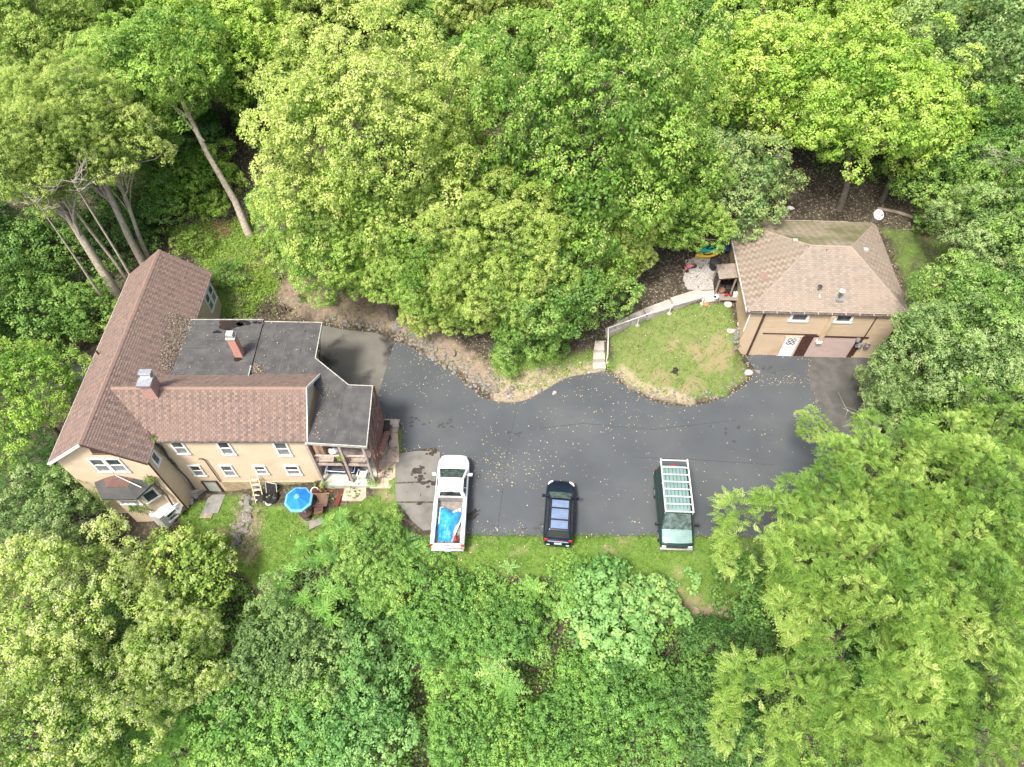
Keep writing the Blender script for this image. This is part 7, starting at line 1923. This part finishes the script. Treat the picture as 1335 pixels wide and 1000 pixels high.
def blades(name, P, species, h, w, per):
    n = len(P) * per
    z = terrain(P)
    B = np.repeat(np.column_stack([P, z]), per, 0) + np.column_stack([rng.normal(0, 0.07, (n, 2)), np.zeros(n)])
    a = rng.random(n) * 6.283; hh = h * (0.5 + rng.random(n))
    tip = B + np.column_stack([np.cos(a) * hh * 0.75, np.sin(a) * hh * 0.75, hh])
    s = np.column_stack([-np.sin(a), np.cos(a), np.zeros(n)]) * (w * 0.5)
    V = np.stack([B - s, B + s, tip], 1).reshape(-1, 3)
    o = link(name, np_mesh(name, V, 3, [LEAF[species]], np.repeat(rng.random(len(P)), per) * 0.6 + rng.random(n) * 0.4))
    o['kind'] = 'stuff'
    return o
GP_ = [off_paved(scatter(GRASS_P[i], dd)) for i, dd in ((0, 95), (1, 95), (2, 62))]
GP_ = np.concatenate(GP_); GP_ = GP_[rng.random(len(GP_)) > 0.85 * thin_turf(GP_)]
blades('grass', GP_, 'grass', 0.10, 0.035, 3)
EP = []
for a_, c_ in (((612, 697), (1040, 700)), ((640, 522), (740, 494)), ((806, 497), (972, 501))):
    w0, w1 = at(*a_), at(*c_)
    n_ = int((w1 - w0).length * 26); f_ = rng.random(n_)
    EP.append(np.column_stack([w0.x + (w1.x - w0.x) * f_, w0.y + (w1.y - w0.y) * f_]) + rng.normal(0, 0.09, (n_, 2)) * np.array([1, 1]))
EP = EP[0][rng.random(len(EP[0])) < 0.35 + 0.65 * thin_turf(EP[0] * 1.7)]
blades('edge_grass', EP, 'grass', 0.17, 0.04, 5)
blades('moss_grass', off_paved(scatter(GRASS_P[4], 26)), 'oak', 0.07, 0.035, 3)
W_ = np.concatenate([off_paved(scatter(GRASS_P[3], 40, 0.2)), off_paved(scatter(GRASS_P[5], 16, 0.1))])
W_ = np.concatenate([W_, off_paved(scatter(BANK_P[0], 2.2, 0.2)), off_paved(scatter(gpoly([(300, 345), (372, 352), (365, 412), (300, 412)]), 14, 0.2))])
def clumps(name, P, species, per, size, hgt, spread):
    n = len(P); z = terrain(P)
    idx = np.repeat(np.arange(n), per); m = len(idx)
    v = unit(rng.normal(0, 1, (m, 3)) * np.array([1, 1, 0.4]) + np.array([0, 0, 0.5]))
    hs = hgt * (0.4 + rng.random(n))[idx]
    C = np.column_stack([P, z])[idx] + v * np.column_stack([np.full(m, spread), np.full(m, spread), hs])
    V = leaf_quads(C, v, size, rng, up=1.0, aspect=0.7)
    o = link(name, np_mesh(name, V, 4, [LEAF[species]], np.clip(0.6 * rng.random(n)[idx] + 0.4 * rng.random(m), 0, 1)))
    o['kind'] = 'stuff'
clumps('weeds', W_, 'weed', 9, 0.10, 0.25, 0.16)
# undergrowth of the wood floor and of the slope below the cars
xy = np.column_stack([rng.uniform(-45, 45, 9000), rng.uniform(1, 70, 9000)])
dmin = np.min([sdist(xy, q) for q in GRASS_P + STRAW_P], axis=0)
clear = [gpoly([(285, 330), (420, 340), (520, 380), (640, 470), (640, 500), (420, 425), (285, 415)]), gpoly([(990, 235), (1250, 235), (1260, 320), (1150, 300), (985, 290)]), gpoly([(880, 330), (960, 330), (960, 440), (830, 420), (840, 395)]), gpoly([(90, 450), (150, 450), (120, 520), (60, 520)]), gpoly([(100, 620), (200, 640), (240, 680), (150, 700)])]
for q in clear: dmin = np.minimum(dmin, sdist(xy, q) + 0.0)
xy = off_paved(xy[dmin > 0.3], 0.4)
south = xy[:, 1] < 16
clumps('undergrowth', xy[~south], 'dark', 10, 0.17, 0.35, 0.42)
xs_ = np.column_stack([rng.uniform(-30, 24, 15000), rng.uniform(2, 15.5, 15000)]); xs_ = xs_[np.min([sdist(xs_, q) for q in GRASS_P], axis=0) > 0.35]
clumps('slope_undergrowth', xs_, 'vine', 9, 0.15, 0.5, 0.32)
# brown leaf litter in the wood and on the banks
lp = off_paved(np.column_stack([rng.uniform(-26, 34, 30000), rng.uniform(27, 50, 30000)]), 0.1)
lp = lp[np.min([sdist(lp, q) for q in GRASS_P[2:5]], axis=0) > -0.2]
flakes('leaf_litter', np.column_stack([lp, terrain(lp) + 0.025]), 0.13, M['litter_leaf'], rng)
# fallen leaves on the asphalt, thick along the edges and in drifts
pts = []
def drift(px, py, sx, sy, n):
    w = at(px, py)
    for _ in range(n): pts.append((w.x + rng.normal(0, sx), w.y + rng.normal(0, sy), 0.012))
for a_ in ((660, 612, 1.4, 1.0, 150), (640, 595, 0.8, 0.5, 60), (700, 600, 1.2, 0.8, 70), (560, 470, 1.6, 1.2, 130), (548, 462, .4, .4, 40), (545, 505, 1.4, 0.8, 90), (800, 540, 2.6, 1.2, 130), (850, 560, 2.5, 1.5, 90), (1010, 496, 1.2, 0.35, 70), (1032, 495, 0.5, 0.25, 60), (1000, 540, 2.5, 2.0, 70),
           (650, 690, 1.6, 0.3, 90), (800, 640, 3.0, 2.0, 110), (700, 560, 4.0, 2.0, 130), (960, 620, 2.0, 2.0, 60), (860, 690, 2.0, 0.4, 40), (780, 500, 1.2, 0.8, 60), (620, 560, 2, 1.5, 60)): drift(*a_)
q = np.array([(p[0], p[1]) for p in ASPHALT_S])
for _ in range(900):
    i = rng.integers(len(q)); a_ = q[i] + (q[(i + 1) % len(q)] - q[i]) * rng.random()
    pts.append((a_[0] + rng.normal(0, 0.18), a_[1] + rng.normal(0, 0.18), 0.012))
P = np.array(pts); P = P[sdist(P[:, :2], ASPHALT_S) < 0.15]
flakes('fallen_leaves', P[rng.random(len(P)) < 0.65], 0.08, M['dead_leaf'], rng, flat=0.2)
lw = np.concatenate([scatter(GRASS_P[0], 1.6), scatter(GRASS_P[1], 1.2), scatter(GRASS_P[2], 2.0), scatter(STRAW_P[0], 14), scatter(STRAW_P[1], 14)])
lw = off_paved(lw)
flakes('lawn_leaves', np.column_stack([lw, terrain(lw) + 0.09]), 0.11, M['dead_leaf'], rng)
